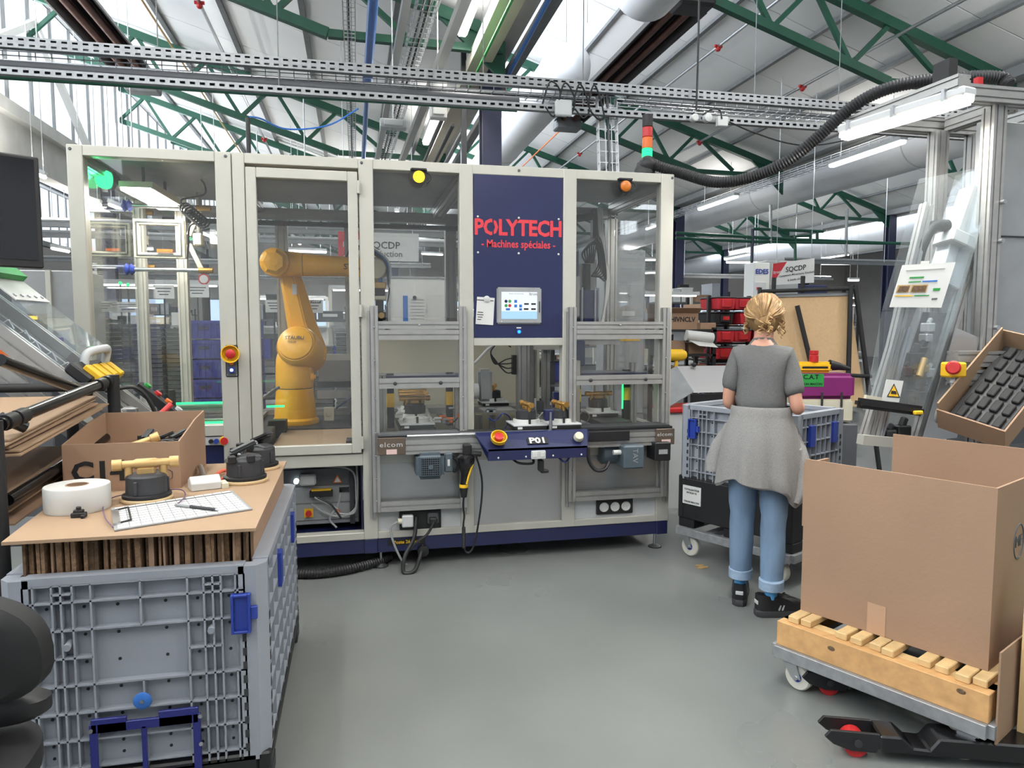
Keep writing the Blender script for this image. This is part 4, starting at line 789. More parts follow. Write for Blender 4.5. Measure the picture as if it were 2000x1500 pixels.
P('rear_panel', MB().box(.12, 1.55, 5.9, 5.92, .3, 1.46), 'cream'); P('inner_floor', MB().box(.05, 2.0, YF+.09, 5.4, .64, .66), 'grey_mid')
# light-barrier posts
for x, y in ((.225, 4.7), (.62, 4.75), (1.52, 4.75), (1.905, 4.8)):
    q = P('barrier_post', MB().box(x-.022, x+.022, y-.02, y+.02, .84, 1.2), 'black'); MB().box(x-.024, x+.024, y-.022, y+.022, .98, 1.07).build('yellow_band', 'yellow_safe', q)
P('barrier_light', MB().box(1.862, 1.87, 4.76, 4.77, .92, 1.15), 'led_green')
for x, y, zt in ((.17, 4.62, 1.2), (.675, 4.72, 1.2), (1.95, 4.78, 1.25), (1.6, 5.2, 1.4), (1.92, 5.2, 1.4), (1.0, 5.2, .85), (.9, 5.2, .85)): P('inner_post', MB().prof((x, y, .66), (x, y, zt), .045, .045, (0, 1, 0)), 'alu_slot')
for x0, x1 in ((.15, .70), (1.44, 1.98)): P('shelf_plate', MB().box(x0, x1, 4.6, 4.9, 1.165, 1.19), 'navy')
P('gantry_beam', MB().prof((1.42, 5.2, 1.4), (2.0, 5.2, 1.4), .06, .06), 'alu_slot'); P('gantry_beam', MB().box(1.42, 1.9, 5.1, 5.3, 1.47, 1.52), 'sheet')
tp = P('centre_tower', MB().prof((1.2, 5.05, .7), (1.2, 5.05, 1.42), .085, .085, (0, 1, 0), nw=2, nh=2), 'alu_slot'); MB().cbox((1.18, 5.02, 1.44), (.2, .14, .05)).build('tower_head', 'navy', tp, bevel=.004)
MB().cbox((1.13, 5.03, 1.23), (.03, .05, .14)).build('connector_strip', 'black', tp)
for k in range(4): MB().tube(curve([(1.12, 5.02, 1.28-.035*k), (1.06, 4.99, 1.27-.03*k), (.98, 4.98, 1.24+.01*k), (.95, 4.98, 1.33), (1.02, 4.98, 1.4), (1.1, 5.0, 1.36)]), .005, 6).build('sensor_cable', 'black', tp, smooth=True)
P('hose', MB().tube(curve([(.8, 5.1, 1.2), (.86, 5.05, 1.26), (.95, 5.0, 1.36), (1.05, 4.98, 1.41), (1.15, 5.0, 1.38)]), .011, 8), 'white', smooth=True)
P('inner_post', MB().prof((1.4, 5.15, .7), (1.4, 5.15, 1.36), .055, .055, (0, 1, 0)), 'alu_slot'); P('bracket_arm', MB().bar((1.3, 5.1, 1.36), (1.55, 5.1, 1.36), .05, .05), 'alu')
bx_ = P('servo_box', MB().cbox((.9, 4.98, 1.09), (.1, .12, .23)), 'grey_mid', bevel=.018, seg=2); MB().lathe([(.055, 0), (.055, .05)], (.85, 4.95, 1.05), (-1, 0, 0), 18).build('servo_flange', 'grey_light', bx_, smooth=True)
P('press_plate', MB().box(.88, 1.12, 4.9, 5.1, .9, .915), 'sheet')
for x, y, z, m in ((1.19, 4.3, .95, 'navy'), (1.32, 4.56, 1.0, 'navy'), (1.21, 4.62, .97, 'dark')): P('sensor_block', MB().cbox((x, y, z), (.06, .05, .07 if z < 1 else .14)), m, bevel=.004)
P('sensor_post', MB().cyl((1.195, 4.27, .85), (1.195, 4.27, .92), .012, 10).cyl((1.195, 4.27, .92), (1.195, 4.27, .97), .008, 10), 'steel', smooth=True); P('sensor_post', MB().cyl((1.17, 4.56, .86), (1.17, 4.56, 1.03), .01, 10).cyl((1.17, 4.56, .86), (1.17, 4.56, .95), .014, 10), 'steel', smooth=True)
P('hood', MB().prism([(1.4, 4.6, 1.42), (1.53, 4.6, 1.41), (1.53, 4.6, 1.24), (1.47, 4.6, 1.24), (1.4, 4.6, 1.29)], (0, 0, 0), (0, .16, 0)), 'navy', bevel=.006)
P('hood_leg', MB().prof((1.44, 4.55, .86), (1.44, 4.55, 1.28), .06, .05, (0, 1, 0)), 'alu')
for k in range(9):
    x, y, z = RND.choice([(.55, 4.6, .86), (.6, 4.75, .87), (.25, 4.6, .86), (.72, 4.6, .86), (.56, 5.0, .93), (.92, 4.75, .9)]); x += RND.uniform(-.05, .05); z += RND.uniform(0, .08)
    P('pneumatic_fitting', MB().cbox((x, y, z), (.05, .03, .022)).cyl((x-.02, y-.02, z+.02), (x+.03, y-.02, z+.02), .008, 8), RND.choice(['orange', 'orange', 'white', 'steel']), bevel=.003)
for k in range(5):
    x = .3+.28*k; P('sensor_cable', MB().tube(curve([(x, 4.6, .9), (x+.05, 4.62, .88), (x+.1, 4.6, .93), (x+.16, 4.65, .88), (x+.12, 4.7, .8)]), .004, 6), RND.choice(['black', 'white', 'grey_mid', 'blue']), smooth=True)
# upper right: cylinder with hoses
hz = P('press_cylinder', MB().cyl((1.72, 5.2, 1.52), (1.72, 5.2, 1.78), .10, 20), 'navy', smooth=True)
for k in range(6): a = k*1.05; MB().cyl((1.72+.105*math.cos(a), 5.2+.105*math.sin(a), 1.5), (1.72+.105*math.cos(a), 5.2+.105*math.sin(a), 1.8), .01, 8).build('tie_rod', 'steel', hz)
MB().cbox((1.6, 5.15, 1.73), (.1, .1, .3)).build('valve_block', 'grey_mid', hz, bevel=.006); MB().cyl((1.58, 5.08, 1.68), (1.58, 5.08, 1.97), .022, 12).build('filter_bowl', 'cream', hz, smooth=True)
MB().cyl((1.73, 5.2, 1.78), (1.73, 5.2, 1.98), .035, 14).build('rod_bellows', 'black', hz, smooth=True)
corr([(1.40, 5.1, 1.95), (1.5, 5.1, 1.96), (1.6, 5.1, 1.95)], .035).build('corrugated_hose', 'black', hz, smooth=True)
for k in range(7): MB().tube(curve([(1.7+.01*k, 5.12, 1.98), (1.66+.02*k, 5.08, 2.05+.02*k), (1.76+.012*k, 5.1, 2.13-.01*k), (1.8+.01*k, 5.12, 1.98-.02*k), (1.74+.01*k, 5.1, 1.88)]), .007, 6).build('hydraulic_hose', 'black', hz, smooth=True)
for k in range(3): P('cable', MB().tube(curve([(1.82+.015*k, 5.2, 2.4), (1.84+.01*k, 5.18, 2.1), (1.9-.01*k, 5.16, 1.85), (1.84+.01*k, 5.18, 1.5)]), .009, 6), 'white', smooth=True)
P('cable_drop', MB().cbox((1.84, 5.3, 2.3), (.07, .06, .22)).tube([(1.3, 5.3, 2.3), (1.6, 5.3, 2.32), (1.82, 5.3, 2.36)], .03, 8), 'black')
# ================================================================ left foreground
def sub(c, *pts): return [V(p)-V(c) for p in pts]
def obox(c, d, M_): b = MB(); b.T = Mx.Translation(V(c)) @ M_.to_4x4(); b.cbox((0, 0, 0), d); return b
RZ = lambda a: Mx.Rotation(R(a), 3, 'Z')
def pallet_bin(lab, x0, x1, y0, y1, z0, z1, front, sides, base_h=.1, group='grey ribbed pallet bins'):
    t = thing('pallet_bin', lab, 'bin', ((x0+x1)/2, (y0+y1)/2, z0), group); c = .055; T = .045
    MB().box(x0+.01, x1-.01, y0+.01, y1-.01, z0+base_h-.02, z0+base_h+.01).build('floor_plate', 'grey_plastic', t)
    MB().open_box(x0, x1, y0, y1, z0+.06, z0+base_h+.02, .04, False).build('base_skirt', 'black', t, bevel=.006)
    for fx in (x0+.06, (x0+x1)/2, x1-.06): MB().box(fx-.06, fx+.06, y0+.01, y0+.13, z0, z0+.06).box(fx-.06, fx+.06, y1-.13, y1-.01, z0, z0+.06).build('foot', 'black', t, bevel=.005)
    zb = z0+base_h
    for sx_, sy_ in ((0, 0), (1, 0), (0, 1), (1, 1)):                       # chamfered corner posts with slots
        X_, Y_ = (x1 if sx_ else x0), (y1 if sy_ else y0); dx, dy = (-1 if sx_ else 1), (-1 if sy_ else 1)
        poly = [(X_+dx*c*.55, Y_), (X_+dx*c*1.5, Y_), (X_+dx*c*1.5, Y_+dy*T), (X_+dx*T, Y_+dy*T), (X_+dx*T, Y_+dy*c*1.5), (X_, Y_+dy*c*1.5), (X_, Y_+dy*c*.55)]
        p = MB().xy(poly, zb, z1).build('corner_post', 'grey_plastic', t)
        s_ = MB(); z = zb+.03
        while z < z1-.16: s_.cbox((X_-dx*.0, Y_+dy*c*1.12, z+.015), (.004, .018, .026)); s_.cbox((X_+dx*c*1.25, Y_, z+.015), (.012, .004, .024)); z += .045
        o = s_.build('slot_column', 'dark', p); o['kind'] = 'stuff'
    def wall(n, L, o, ux, uy, nrm, detail):                                 # panel skin + rib lattice; o: lower outer corner, u: along, nrm: outwards
        o = V(o); u = V((ux, uy, 0)); nn = V(nrm); Hh = z1-zb
        def bx(b, a0, a1, h0, h1, d0, d1):
            pts = [o+u*a+nn*d+V((0, 0, h)) for h in (h0, h1) for d in (d0, d1) for a in (a0, a1)]
            return b._a(pts, [(0, 2, 3, 1), (4, 5, 7, 6), (0, 1, 5, 4), (2, 6, 7, 3), (0, 4, 6, 2), (1, 3, 7, 5)])
        w_ = bx(MB(), 0, L, 0, Hh, -T, -.028).build('side_wall', 'grey_plastic', t)
        bx(MB(), 0, L, Hh-.02, Hh+.004, -T-.004, 0).build('rim', 'grey_plastic', w_)
        rb_ = MB(); th = .0028
        us = [0, .043, .124, .163, .213, .294, .516, .732, .808, .85, .889, .958, 1] if detail else [0, .12, .25, .38, .5, .62, .75, .88, 1]
        rows = [0.0]; z = Hh-.075
        while z > .02: rows.append(z); z -= .0865
        big = lambda uu: .30 < uu < .73
        rz = sorted(set([0.003]+rows[1:]+[Hh-.022]), reverse=True)
        for uu in us:
            for k in range(len(rz)-1):
                if detail and big(uu) and k in (2, 3, 5): continue
                if detail and .85 < uu < .99 and k in (2, 3) and uu != .889: continue
                if detail and .04 < uu < .2 and k in (99,): continue
                bx(rb_, uu*L-th, uu*L+th, rz[k+1], rz[k], -.03, 0)
        for k, h in enumerate(rz):
            if detail and k == 3: bx(rb_, 0, .294*L, h-th, h+th, -.03, 0); bx(rb_, .732*L, .889*L, h-th, h+th, -.03, 0)
            elif detail and k == 99: pass
            else: bx(rb_, 0, L, h-th, h+th, -.03, 0)
        if detail:
            for a0, a1 in ((.124, .213), (.808, .889)): bx(rb_, a0*L, a1*L, Hh-.05-th, Hh-.05+th, -.03, 0)
        rb_.build('rib_lattice', 'grey_plastic', w_)
        if detail:
            hl = MB()
            for k in range(len(rz)-1):
                for a in (.085, .25, .40, .62, .77, .92):
                    q = o+u*(a*L)+V((0, 0, rz[k+1]+.062)); hl.cyl(q-nn*.0285, q-nn*.0265, .005, 8)
            o = hl.build('drain_holes', 'black', w_); o['kind'] = 'stuff'
        return w_
    LX = x1-x0-2*c*1.2; LY = y1-y0-2*c*1.2
    fw = wall('front', LX, (x0+c*1.2, y0, zb), 1, 0, (0, -1, 0), 2 in front)
    wall('back', LX, (x1-c*1.2, y1, zb), -1, 0, (0, 1, 0), False)
    rw = wall('right', LY, (x1, y0+c*1.2, zb), 0, 1, (1, 0, 0), False); wall('left', LY, (x0, y1-c*1.2, zb), 0, -1, (-1, 0, 0), False)
    def latch(p, par, ax):
        a = V(p); b = MB(); d = (.058, .022, .125) if ax == 'y' else (.022, .058, .125)
        b.cbox(a, d) if ax == 'x' else b.frame(a.x-d[0]/2, a.x+d[0]/2, a.z-d[2]/2, a.z+d[2]/2, a.y-.011, a.y+.011, .008).box(a.x-d[0]/2+.006, a.x+d[0]/2-.006, a.y+.002, a.y+.01, a.z-d[2]/2, a.z+d[2]/2).box(a.x+d[0]/2, a.x+d[0]/2+.02, a.y-.006, a.y+.01, a.z-.02, a.z+.02); o = b.build('latch', 'blue', par, bevel=.0015)
        e = MB().cbox(a+(V((0, -.009, 0)) if ax == 'y' else V((.009, 0, 0))), (d[0]*.7, d[1]*.5, d[2]*.8)).build('latch_recess', 'navy', t) if False else None
    for a in front:
        if a == 2: continue
        latch((x0+(x1-x0)*a, y0-.014, z1-.145), t, 'y')
    for a in sides: latch((x1+.003, y0+(y1-y0)*a, z1-.13), t, 'x')
    return t
BX0, BX1, BY0, BY1, BZ = -1.035, -.285, 2.30, 3.5, .755
pb = pallet_bin('grey ribbed pallet bin full of standing cardboard at front left', BX0, BX1, BY0, BY1, .02, BZ, (2, .90, .06), (.3, .75))
MB().lathe([(.026, 0), (.027, -.004), (.022, -.008), (.006, -.009)], (-.655, BY0-.0, .355), (0, 1, 0), 24).build('round_button', 'blue_pipe', pb, smooth=True); MB().cyl((-.655, BY0+.02, .355), (-.655, BY0-.012, .355), .006, 10).build('button_screw', 'steel', pb)
for x, z in ((-.855, .545), (-.45, .56)): MB().cyl((x, BY0+.028, z+.004), (x, BY0-.01, z), .011, 12).build('hinge_peg', 'grey_plastic', pb, smooth=True)
hd = MB().frame(-.805, -.49, .09, .30, BY0-.012, BY0-.002, .022, .03).box(-.66, -.645, BY0-.012, BY0-.004, .09, .28).box(-.80, -.70, BY0-.012, BY0-.002, .27, .315).box(-.61, -.495, BY0-.012, BY0-.002, .27, .32).build('document_holder', 'navy', pb, bevel=.002)
hd.data.materials[0] = M['blue_dark'] if 'blue_dark' in M else mat('blue_dark', S(34, 40, 112), .45)
for x, z in ((-.80, .28), (-.49, .29), (-.49, .2)): MB().lathe([(.007, 0), (.006, -.003)], (x, BY0-.012, z), (0, 1, 0), 10).build('holder_screw', 'steel', pb)
# standing flattened sheets
x = -.985; k = 0
while x < -.36:
    th = RND.uniform(.005, .016); yy = 2.355+RND.uniform(-.01, .03); zt = .862-RND.uniform(0, .006)
    b = MB(); ln = RND.uniform(-.008, .008)
    b.prism([(x, yy, .14), (x+th, yy, .14), (x+th+ln, yy, zt), (x+ln, yy, zt)], (0, 0, 0), (0, 1.05, 0))
    tag(b.build('cardboard_sheet', RND.choice(['cardboard_edge', 'cardboard_edge', 'cardboard_edge_dark', 'cardboard']), None), 'flattened cardboard standing on edge in the grey front left bin', 'sheet', 'flattened cardboard standing in the grey bin')
    x += th+RND.choice([.001, .002, .002, .004, .012 if k % 7 == 3 else .002]); k += 1
tb = tag(MB().xy([(-1.02, 2.312), (-.312, 2.306), (-.322, 3.46), (-1.13, 3.46)], .863, .873).build('cardboard_sheet', 'cardboard_light'), 'large flat cardboard sheet used as a tabletop over the bin', 'sheet')
tag(MB().box(-.345, -.335, 2.42, 3.44, .70, .861).build('cardboard_flap', 'cardboard'), 'cardboard panel folded down along the right edge of the tabletop', 'sheet')
ZT_ = .8735
# C14 box
cx0, cx1, cy0, cy1, cz = -1.085, -.672, 2.955, 3.44, ZT_
c14 = thing('picking_box', 'open cardboard box lettered C14 on the tabletop', 'box', (-.88, 3.2, cz))
t_ = .006
MB().box(cx0, cx1, cy0, cy0+t_, cz, cz+.185).build('front_wall', 'cardboard', c14); MB().box(cx0, cx1, cy1-t_, cy1, cz, cz+.25).build('back_wall', 'cardboard', c14)
for x_ in (cx0, cx1-t_): MB().yz([(cy0+t_, cz), (cy1-t_, cz), (cy1-t_, cz+.25), (cy0+.3, cz+.235), (cy0+t_, cz+.185)], x_, x_+t_).build('side_wall', 'cardboard', c14)
MB().box(cx0+t_, cx1-t_, cy0+t_, cy1-t_, cz, cz+t_).build('bottom', 'cardboard', c14)
text('box_lettering', 'C14', .105, (cx0+.125, cy0-.001, cz+.075), 'black', c14, bold=.0035, sx=1.08)
text('box_lettering', 'KZY', .03, (cx1-.085, cy0-.001, cz+.055), 'black', c14, bold=.0006)
def hexo(c, r): return [(c[0]+r*math.cos(math.pi/3*i+math.pi/6), c[1]+r*math.sin(math.pi/3*i+math.pi/6)) for i in range(6)]
hx = MB()
for hc in ((cx1-.12, cz+.055), (cx1-.085, cz+.055), (cx1-.05, cz+.055)):
    h_ = hexo(hc, .024)
    for i in range(6): hx.bar((h_[i][0], cy0-.001, h_[i][1]), (h_[(i+1) % 6][0], cy0-.001, h_[(i+1) % 6][1]), .001, .0018, (0, 1, 0))
hx.build('hexagon_logo', 'black', c14)
def brass_pipe(lab, loc, rot, s_=1):
    t = thing('brass_pipe', lab, 'pipe', (0, 0, 0)); MB().lathe([(.02, -.105), (.022, -.1), (.02, -.072), (.014, -.07), (.015, -.03), (.015, .03), (.014, .07), (.02, .072), (.022, .1), (.02, .105)], (0, 0, 0), (1, 0, 0), 10).build('tube', 'brass_tan', t, smooth=True)
    MB().cyl((-.055, 0, 0), (-.055, 0, -.035), .013, 10).cyl((.055, 0, 0), (.055, 0, -.035), .013, 10).build('stubs', 'brass_tan', t, smooth=True)
    t.location = loc; t.rotation_euler = rot; t.scale = (s_, s_, s_); return t
brass_pipe('brass pipe lying inside the C14 box', (-.9, 3.17, cz+.14), (0, R(-18), R(15)))
for k, (x_, y_, lab) in enumerate(((-.8, 3.25, 'left'), (-.745, 3.3, 'right'), (-.87, 3.33, 'rear'))): meter(lab+' black meter lying inside the C14 box', False, R(40*k), (x_, y_, cz+.075), .75, grp='black meters in the C14 box')
tag(MB().box(cx0+.01, cx1-.01, cy0+.01, cy1-.01, cz+.006, cz+.075).build('cardboard_insert', 'cardboard'), 'cardboard insert inside the C14 box under the parts', 'insert')
m1 = meter('black meter with tan brass pipe before the C14 box', True, R(12), (-.748, 2.78, ZT_), 1.03, True, 'meters on the cardboard tabletop')
for ch in m1.children_recursive:
    if ch.name.startswith(('brass', 'stub', 'saddle')): ch.data.materials[0] = M['brass_tan']
meter('black meter with raised lid near the tabletop corner, front one', False, R(20), (-.445, 3.03, ZT_), 1.05, True, 'meters on the cardboard tabletop')
meter('black meter with flat lid at the rear tabletop corner', False, R(-35), (-.425, 3.3, ZT_), 1.05, True, 'meters on the cardboard tabletop')
tr = thing('tape_roll', 'fat roll of white label tape on the tabletop', 'roll', (-.945, 2.69, ZT_))
MB().lathe([(.03, 0), (.1, 0), (.102, .004), (.102, .081), (.1, .085), (.035, .085), (.034, .075), (.033, .004)], (-.945, 2.69, ZT_), n=48).build('tape_winding', 'white', tr, smooth=True)
MB().lathe([(.034, .0), (.036, .086), (.031, .086), (.03, .0)], (-.945, 2.69, ZT_), n=30).build('core', 'cardboard', tr, smooth=True)
tag(MB().cbox((-.9, 2.565, ZT_+.008), (.045, .02, .016)).cbox((-.9, 2.565, ZT_+.02), (.03, .016, .012)).cyl((-.9, 2.565, ZT_+.024), (-.9, 2.565, ZT_+.036), .008, 10).cbox((-.882, 2.55, ZT_+.006), (.012, .02, .012)).build('plastic_clip', 'black', bevel=.002), 'small black plastic clip in front of the tape roll', 'clip')
# clipboard
q = [at(*p_, Z=ZT_+.004) for p_ in ((223, 1036), (493, 994), (453, 958), (217, 993))]
cbd = thing('clipboard', 'clipboard with white form and tied pen', 'clipboard', q[0].lerp(q[2], .5))
MB().xy([(p_.x, p_.y) for p_ in q], ZT_+.001, ZT_+.005).build('board', 'grey_mid', cbd)
cen = sum(q, V((0, 0, 0)))/4; pq = [p_.lerp(cen, .05) for p_ in q]
MB().xy([(p_.x, p_.y) for p_ in pq], ZT_+.005, ZT_+.0062).build('form_sheet', 'paper', cbd)
ln = MB()
for k in range(1, 12):
    u_ = k/12; a, b = pq[0].lerp(pq[1], u_), pq[3].lerp(pq[2], u_); ln.bar((a.x, a.y, ZT_+.0064), (b.x, b.y, ZT_+.0066), .0014, .0006)
for k in range(1, 9):
    u_ = k/9; a, b = pq[0].lerp(pq[3], u_), pq[1].lerp(pq[2], u_); ln.bar((a.x, a.y, ZT_+.0064), (b.x, b.y, ZT_+.0066), .0014, .0006)
ln.build('form_lines', 'grey_dark', cbd)
a, b = pq[3].lerp(pq[0], .1), pq[2].lerp(pq[1], .1); MB().bar((a.x, a.y, ZT_+.0065), (b.x, b.y, ZT_+.0065), .012, .0005).build('title_bar', 'dark', cbd)
e0, e1 = q[0].lerp(q[3], .2), q[0].lerp(q[3], .8); ed = (q[1]-q[0]).normalized()
MB().tube([(e0+ed*.012).to_tuple()[:2]+(ZT_+.01,), (e0+ed*.05).to_tuple()[:2]+(ZT_+.014,), (e1+ed*.05).to_tuple()[:2]+(ZT_+.014,), (e1+ed*.012).to_tuple()[:2]+(ZT_+.01,)], .003, 8).build('clip_wire', 'black', cbd, smooth=True)
MB().bar((e0.x+.01, e0.y, ZT_+.009), (e1.x+.01, e1.y, ZT_+.009), .02, .007).build('clip_bar', 'steel', cbd)
pn = thing('ballpoint_pen', 'grey ballpoint pen lying on the clipboard', 'pen', at(385, 990, Z=ZT_+.01)); pa_, pb_ = at(343, 986, Z=ZT_+.012), at(428, 996, Z=ZT_+.012)
MB().cyl(pa_, pa_.lerp(pb_, .35), .0055, 12).build('barrel', 'grey_mid', pn, smooth=True); MB().cyl(pa_.lerp(pb_, .35), pa_.lerp(pb_, .93), .006, 12).build('grip', 'dark', pn, smooth=True); MB().cyl(pa_.lerp(pb_, .93), pb_, .005, 10, .001).build('tip', 'steel', pn, smooth=True)
tag(MB().tube(curve([q[0]+V((-.01, .02, .005)), at(205, 1010, Z=ZT_+.01), at(203, 985, Z=ZT_+.012), at(225, 970, Z=ZT_+.012), at(262, 964, Z=ZT_+.02), at(310, 958, Z=ZT_+.02), at(352, 956, Z=ZT_+.015), at(362, 968, Z=ZT_+.012), at(345, 986, Z=ZT_+.014)]), .0022, 6).build('cord', mat('cord', S(110, 84, 110), .6), smooth=True), 'thin purple cord tying the pen to the clipboard', 'cord')
wp = thing('label_dispenser', 'small white folded card dispenser beside the clipboard', 'box', (-.575, 2.93, ZT_))
o = MB(); o.T = Mx.Translation((-.575, 2.93, ZT_)) @ Mx.Rotation(R(20), 4, 'Z'); o.yz([(-.04, 0), (.04, 0), (.04, .035), (.0, .052), (-.04, .03)], -.06, .05); o.build('body', 'white', wp, bevel=.003)
o = MB(); o.T = Mx.Translation((-.575, 2.93, ZT_)) @ Mx.Rotation(R(20), 4, 'Z'); o.box(.05, .075, -.045, .03, 0, .02); o.build('flap', 'cream', wp)
pr_ = thing('pliers', 'orange handled pliers behind the white dispenser', 'tool', at(425, 935, Z=ZT_))
for s_ in (-1, 1): MB().tube(curve([at(408, 946, Z=ZT_+.01), at(420+4*s_, 938+4*s_, Z=ZT_+.015), at(436+5*s_, 926+5*s_, Z=ZT_+.015), at(446, 918, Z=ZT_+.015)]), .008, 8).build('handle', 'red_pale' if 'red_pale' in M else mat('red_pale', S(214, 104, 76), .5), pr_, smooth=True)
MB().tube([at(446, 918, Z=ZT_+.014), at(455, 910, Z=ZT_+.012)], .009, 8).build('jaw', 'dark', pr_)
tag(MB().cyl(at(391, 911, Z=ZT_+.03), at(399, 931, Z=ZT_+.012), .011, 12).build('steel_pin', 'steel', smooth=True), 'short steel pin leaning by the C14 box', 'pin')
stp = thing('stop_station', 'yellow stop button box standing behind the C14 box', 'box', (-.62, 3.62, 0))
MB().cbox((-.86, 3.95, .9), (.1, .1, .12)).build('box', 'yellow_safe', stp, bevel=.01); MB().lathe([(.014, 0), (.014, .02), (.03, .024), (.03, .04), (.02, .045)], (-.86, 3.95, .96), n=18).build('button', 'red', stp, smooth=True); MB().cyl((-.86, 3.95, 0), (-.86, 3.95, .84), .02, 10).build('stand', 'alu', stp)
# ================================================================ black tube rack with flat cardboard
rk = thing('tube_rack', 'black tube rack holding flat cardboard at the left edge', 'rack', (-1.3, 2.9, 0))
r_ = .02
P1, P2 = V((-1.13, 2.6, 1.185)), V((-1.09, 3.52, 1.258))
def rt(p, q, m='rubber', n='tube', rr=r_): return MB().cyl(p, q, rr, 14).build(n, m, rk, smooth=True)
rt((-1.14, 2.58, 0), (-1.14, 2.58, 1.2), n='post', rr=.026); rt((-1.075, 3.54, 0), (-1.075, 3.54, 1.285), n='post', rr=.026); rt((-1.9, 2.6, 0), (-1.9, 2.6, 1.5), n='post'); rt((-1.9, 3.5, 0), (-1.9, 3.5, 1.5), n='post'); rt((-1.25, 3.54, 0), (-1.25, 3.54, 1.24), n='post', rr=.024)
rt(P1, P2, 'black_gloss', 'rail', .022); rt(at(0, 703, Y=2.85), at(172, 768, Y=3.5), 'black_gloss', 'rail', .022); rt(at(0, 815, Y=2.7), at(50, 835, Y=2.75), 'black_gloss', 'rail'); rt((-1.9, 3.5, 1.235), (-1.1, 3.5, 1.235), 'rubber', 'rail'); rt((-1.13, 2.62, .93), (-1.08, 3.5, 1.02), 'black_gloss', 'rail'); rt((-1.9, 2.62, 1.14), (-1.9, 3.5, 1.2), n='rail'); rt((-1.9, 2.62, .93), (-1.9, 3.5, 1.02), n='rail'); rt((-1.9, 2.62, .95), (-1.14, 2.62, .95), n='rail')
for p_ in (P1.lerp(P2, .06), P1.lerp(P2, .14), P1.lerp(P2, .9), P2): MB().cyl(p_-(P2-P1).normalized()*.03, p_+(P2-P1).normalized()*.03, .027, 14).build('clamp', 'black', rk, smooth=True)
for k in range(9):
    lo = k >= 6; z0 = (1.06+.012*k if not lo else .84+.035*(k-6)); z1_ = z0+.075
    x1_ = -1.12+RND.uniform(-.03, .03)-(0 if not lo else .01); sk = RND.uniform(-.05, .05)
    b = MB().prism([(-1.86, 2.66+RND.uniform(0, .04), z0), (x1_, 2.62+RND.uniform(0, .05), z0), (x1_+.035+sk*.3, 3.4+RND.uniform(-.1, .05), z1_), (-1.86, 3.45, z1_)], (0, 0, 0), (0, 0, .006))
    tag(b.build('cardboard_sheet', 'cardboard_light' if k % 3 else 'cardboard'), 'flat cardboard sheet lying on the %s of the black tube rack' % ('lower tier' if lo else 'upper tier'), 'sheet', 'flat sheets on the tube rack '+('lower' if lo else 'upper'))
# ================================================================ office chair at the left edge
oc = thing('office_chair', 'black office chair cut off at the lower left corner', 'chair', (-.98, 1.6, 0))
def pad(c, a, b, th, ax, n=28, p=2.6): return [ell(V(c)+V(ax)*(-th/2), a*.86, b*.86, n, ax, p), ell(V(c)+V(ax)*(-th/4), a, b, n, ax, p), ell(V(c)+V(ax)*(th/4), a, b, n, ax, p), ell(V(c)+V(ax)*(th/2), a*.86, b*.86, n, ax, p)]
MB().loft(pad((-.865, 1.74, .795), .205, .125, .08, V((.25, .95, .12)).normalized())).build('backrest', 'rubber', oc, smooth=True)
MB().loft(pad((-.90, 1.80, .625), .19, .055, .06, (0, 0, 1))).build('armrest', 'black', oc, smooth=True); MB().cyl((-.93, 1.8, .45), (-.92, 1.8, .6), .02, 10).build('armrest_post', 'black', oc)
MB().loft(pad((-.98, 1.72, .50), .25, .24, .1, (0, 0, 1))).build('seat', 'rubber', oc, smooth=True)
MB().bar((-.9, 1.68, .5), (-.88, 1.72, .75), .06, .02).build('back_bracket', 'black', oc); MB().cyl((-.98, 1.72, .1), (-.98, 1.72, .46), .03, 12).build('gas_column', 'black', oc, smooth=True)
for k in range(5):
    a = k*1.2566+.3; e = V((-.98+.3*math.cos(a), 1.72+.3*math.sin(a), .075)); MB().bar((-.98, 1.72, .12), e, .05, .03).build('base_leg', 'black', oc); MB().cyl(e+V((-.012, 0, -.045)), e+V((.012, 0, -.045)), .03, 12).build('castor', 'black', oc)
# ================================================================ wall screen at left
sc1 = thing('wall_screen', 'large dark screen hanging at the left edge', 'screen', (-1.7, 3.5, 2.0))
Ms = RZ(32); cS = V((-1.72, 3.5, 2.02)); obox(cS, (.76, .05, .5), Ms).build('bezel', 'black', sc1, bevel=.006); obox(cS+Ms @ V((0, -.026, .01)), (.72, .004, .45), Ms).build('panel', 'screen_dark', sc1)
MB().cyl(cS+V((-.05, .12, .2)), (cS.x-.05, cS.y+.12, 4.6), .02, 10).build('ceiling_pole', 'galv', sc1); obox(cS+Ms @ V((0, .08, .1)), (.2, .12, .2), Ms).build('mount', 'dark', sc1)
# ================================================================ inclined feeder with clear cover at left
fd = thing('inclined_feeder', 'inclined aluminium feeder with clear cover left of the machine', 'feeder', (-1.6, 3.8, 0))
A_, B_ = V((-2.0, 3.62, 1.86)), V((-.86, 3.62, .86)); dn = (B_-A_).normalized(); nr = V((-dn.z, 0, dn.x)); nr = nr if nr.z > 0 else -nr; W_ = V((0, .36, 0))
def fb(n, a, b, w_, h_, m): return MB().prof(a, b, w_, h_, nr, nw=2 if w_ > .05 else 1).build(n, m, fd)
fb('side_rail', A_, B_, .05, .09, 'alu_slot'); fb('side_rail', A_+W_, B_+W_, .05, .09, 'alu_slot'); fb('side_rail', A_-nr*.14, B_-nr*.14, .05, .09, 'alu_slot')
MB().prism([A_+V((0, .02, 0)), B_+V((0, .02, 0)), B_+W_-V((0, .02, 0)), A_+W_-V((0, .02, 0))], -nr*.03, -nr*.024).build('chute_bed', 'grey_light', fd)
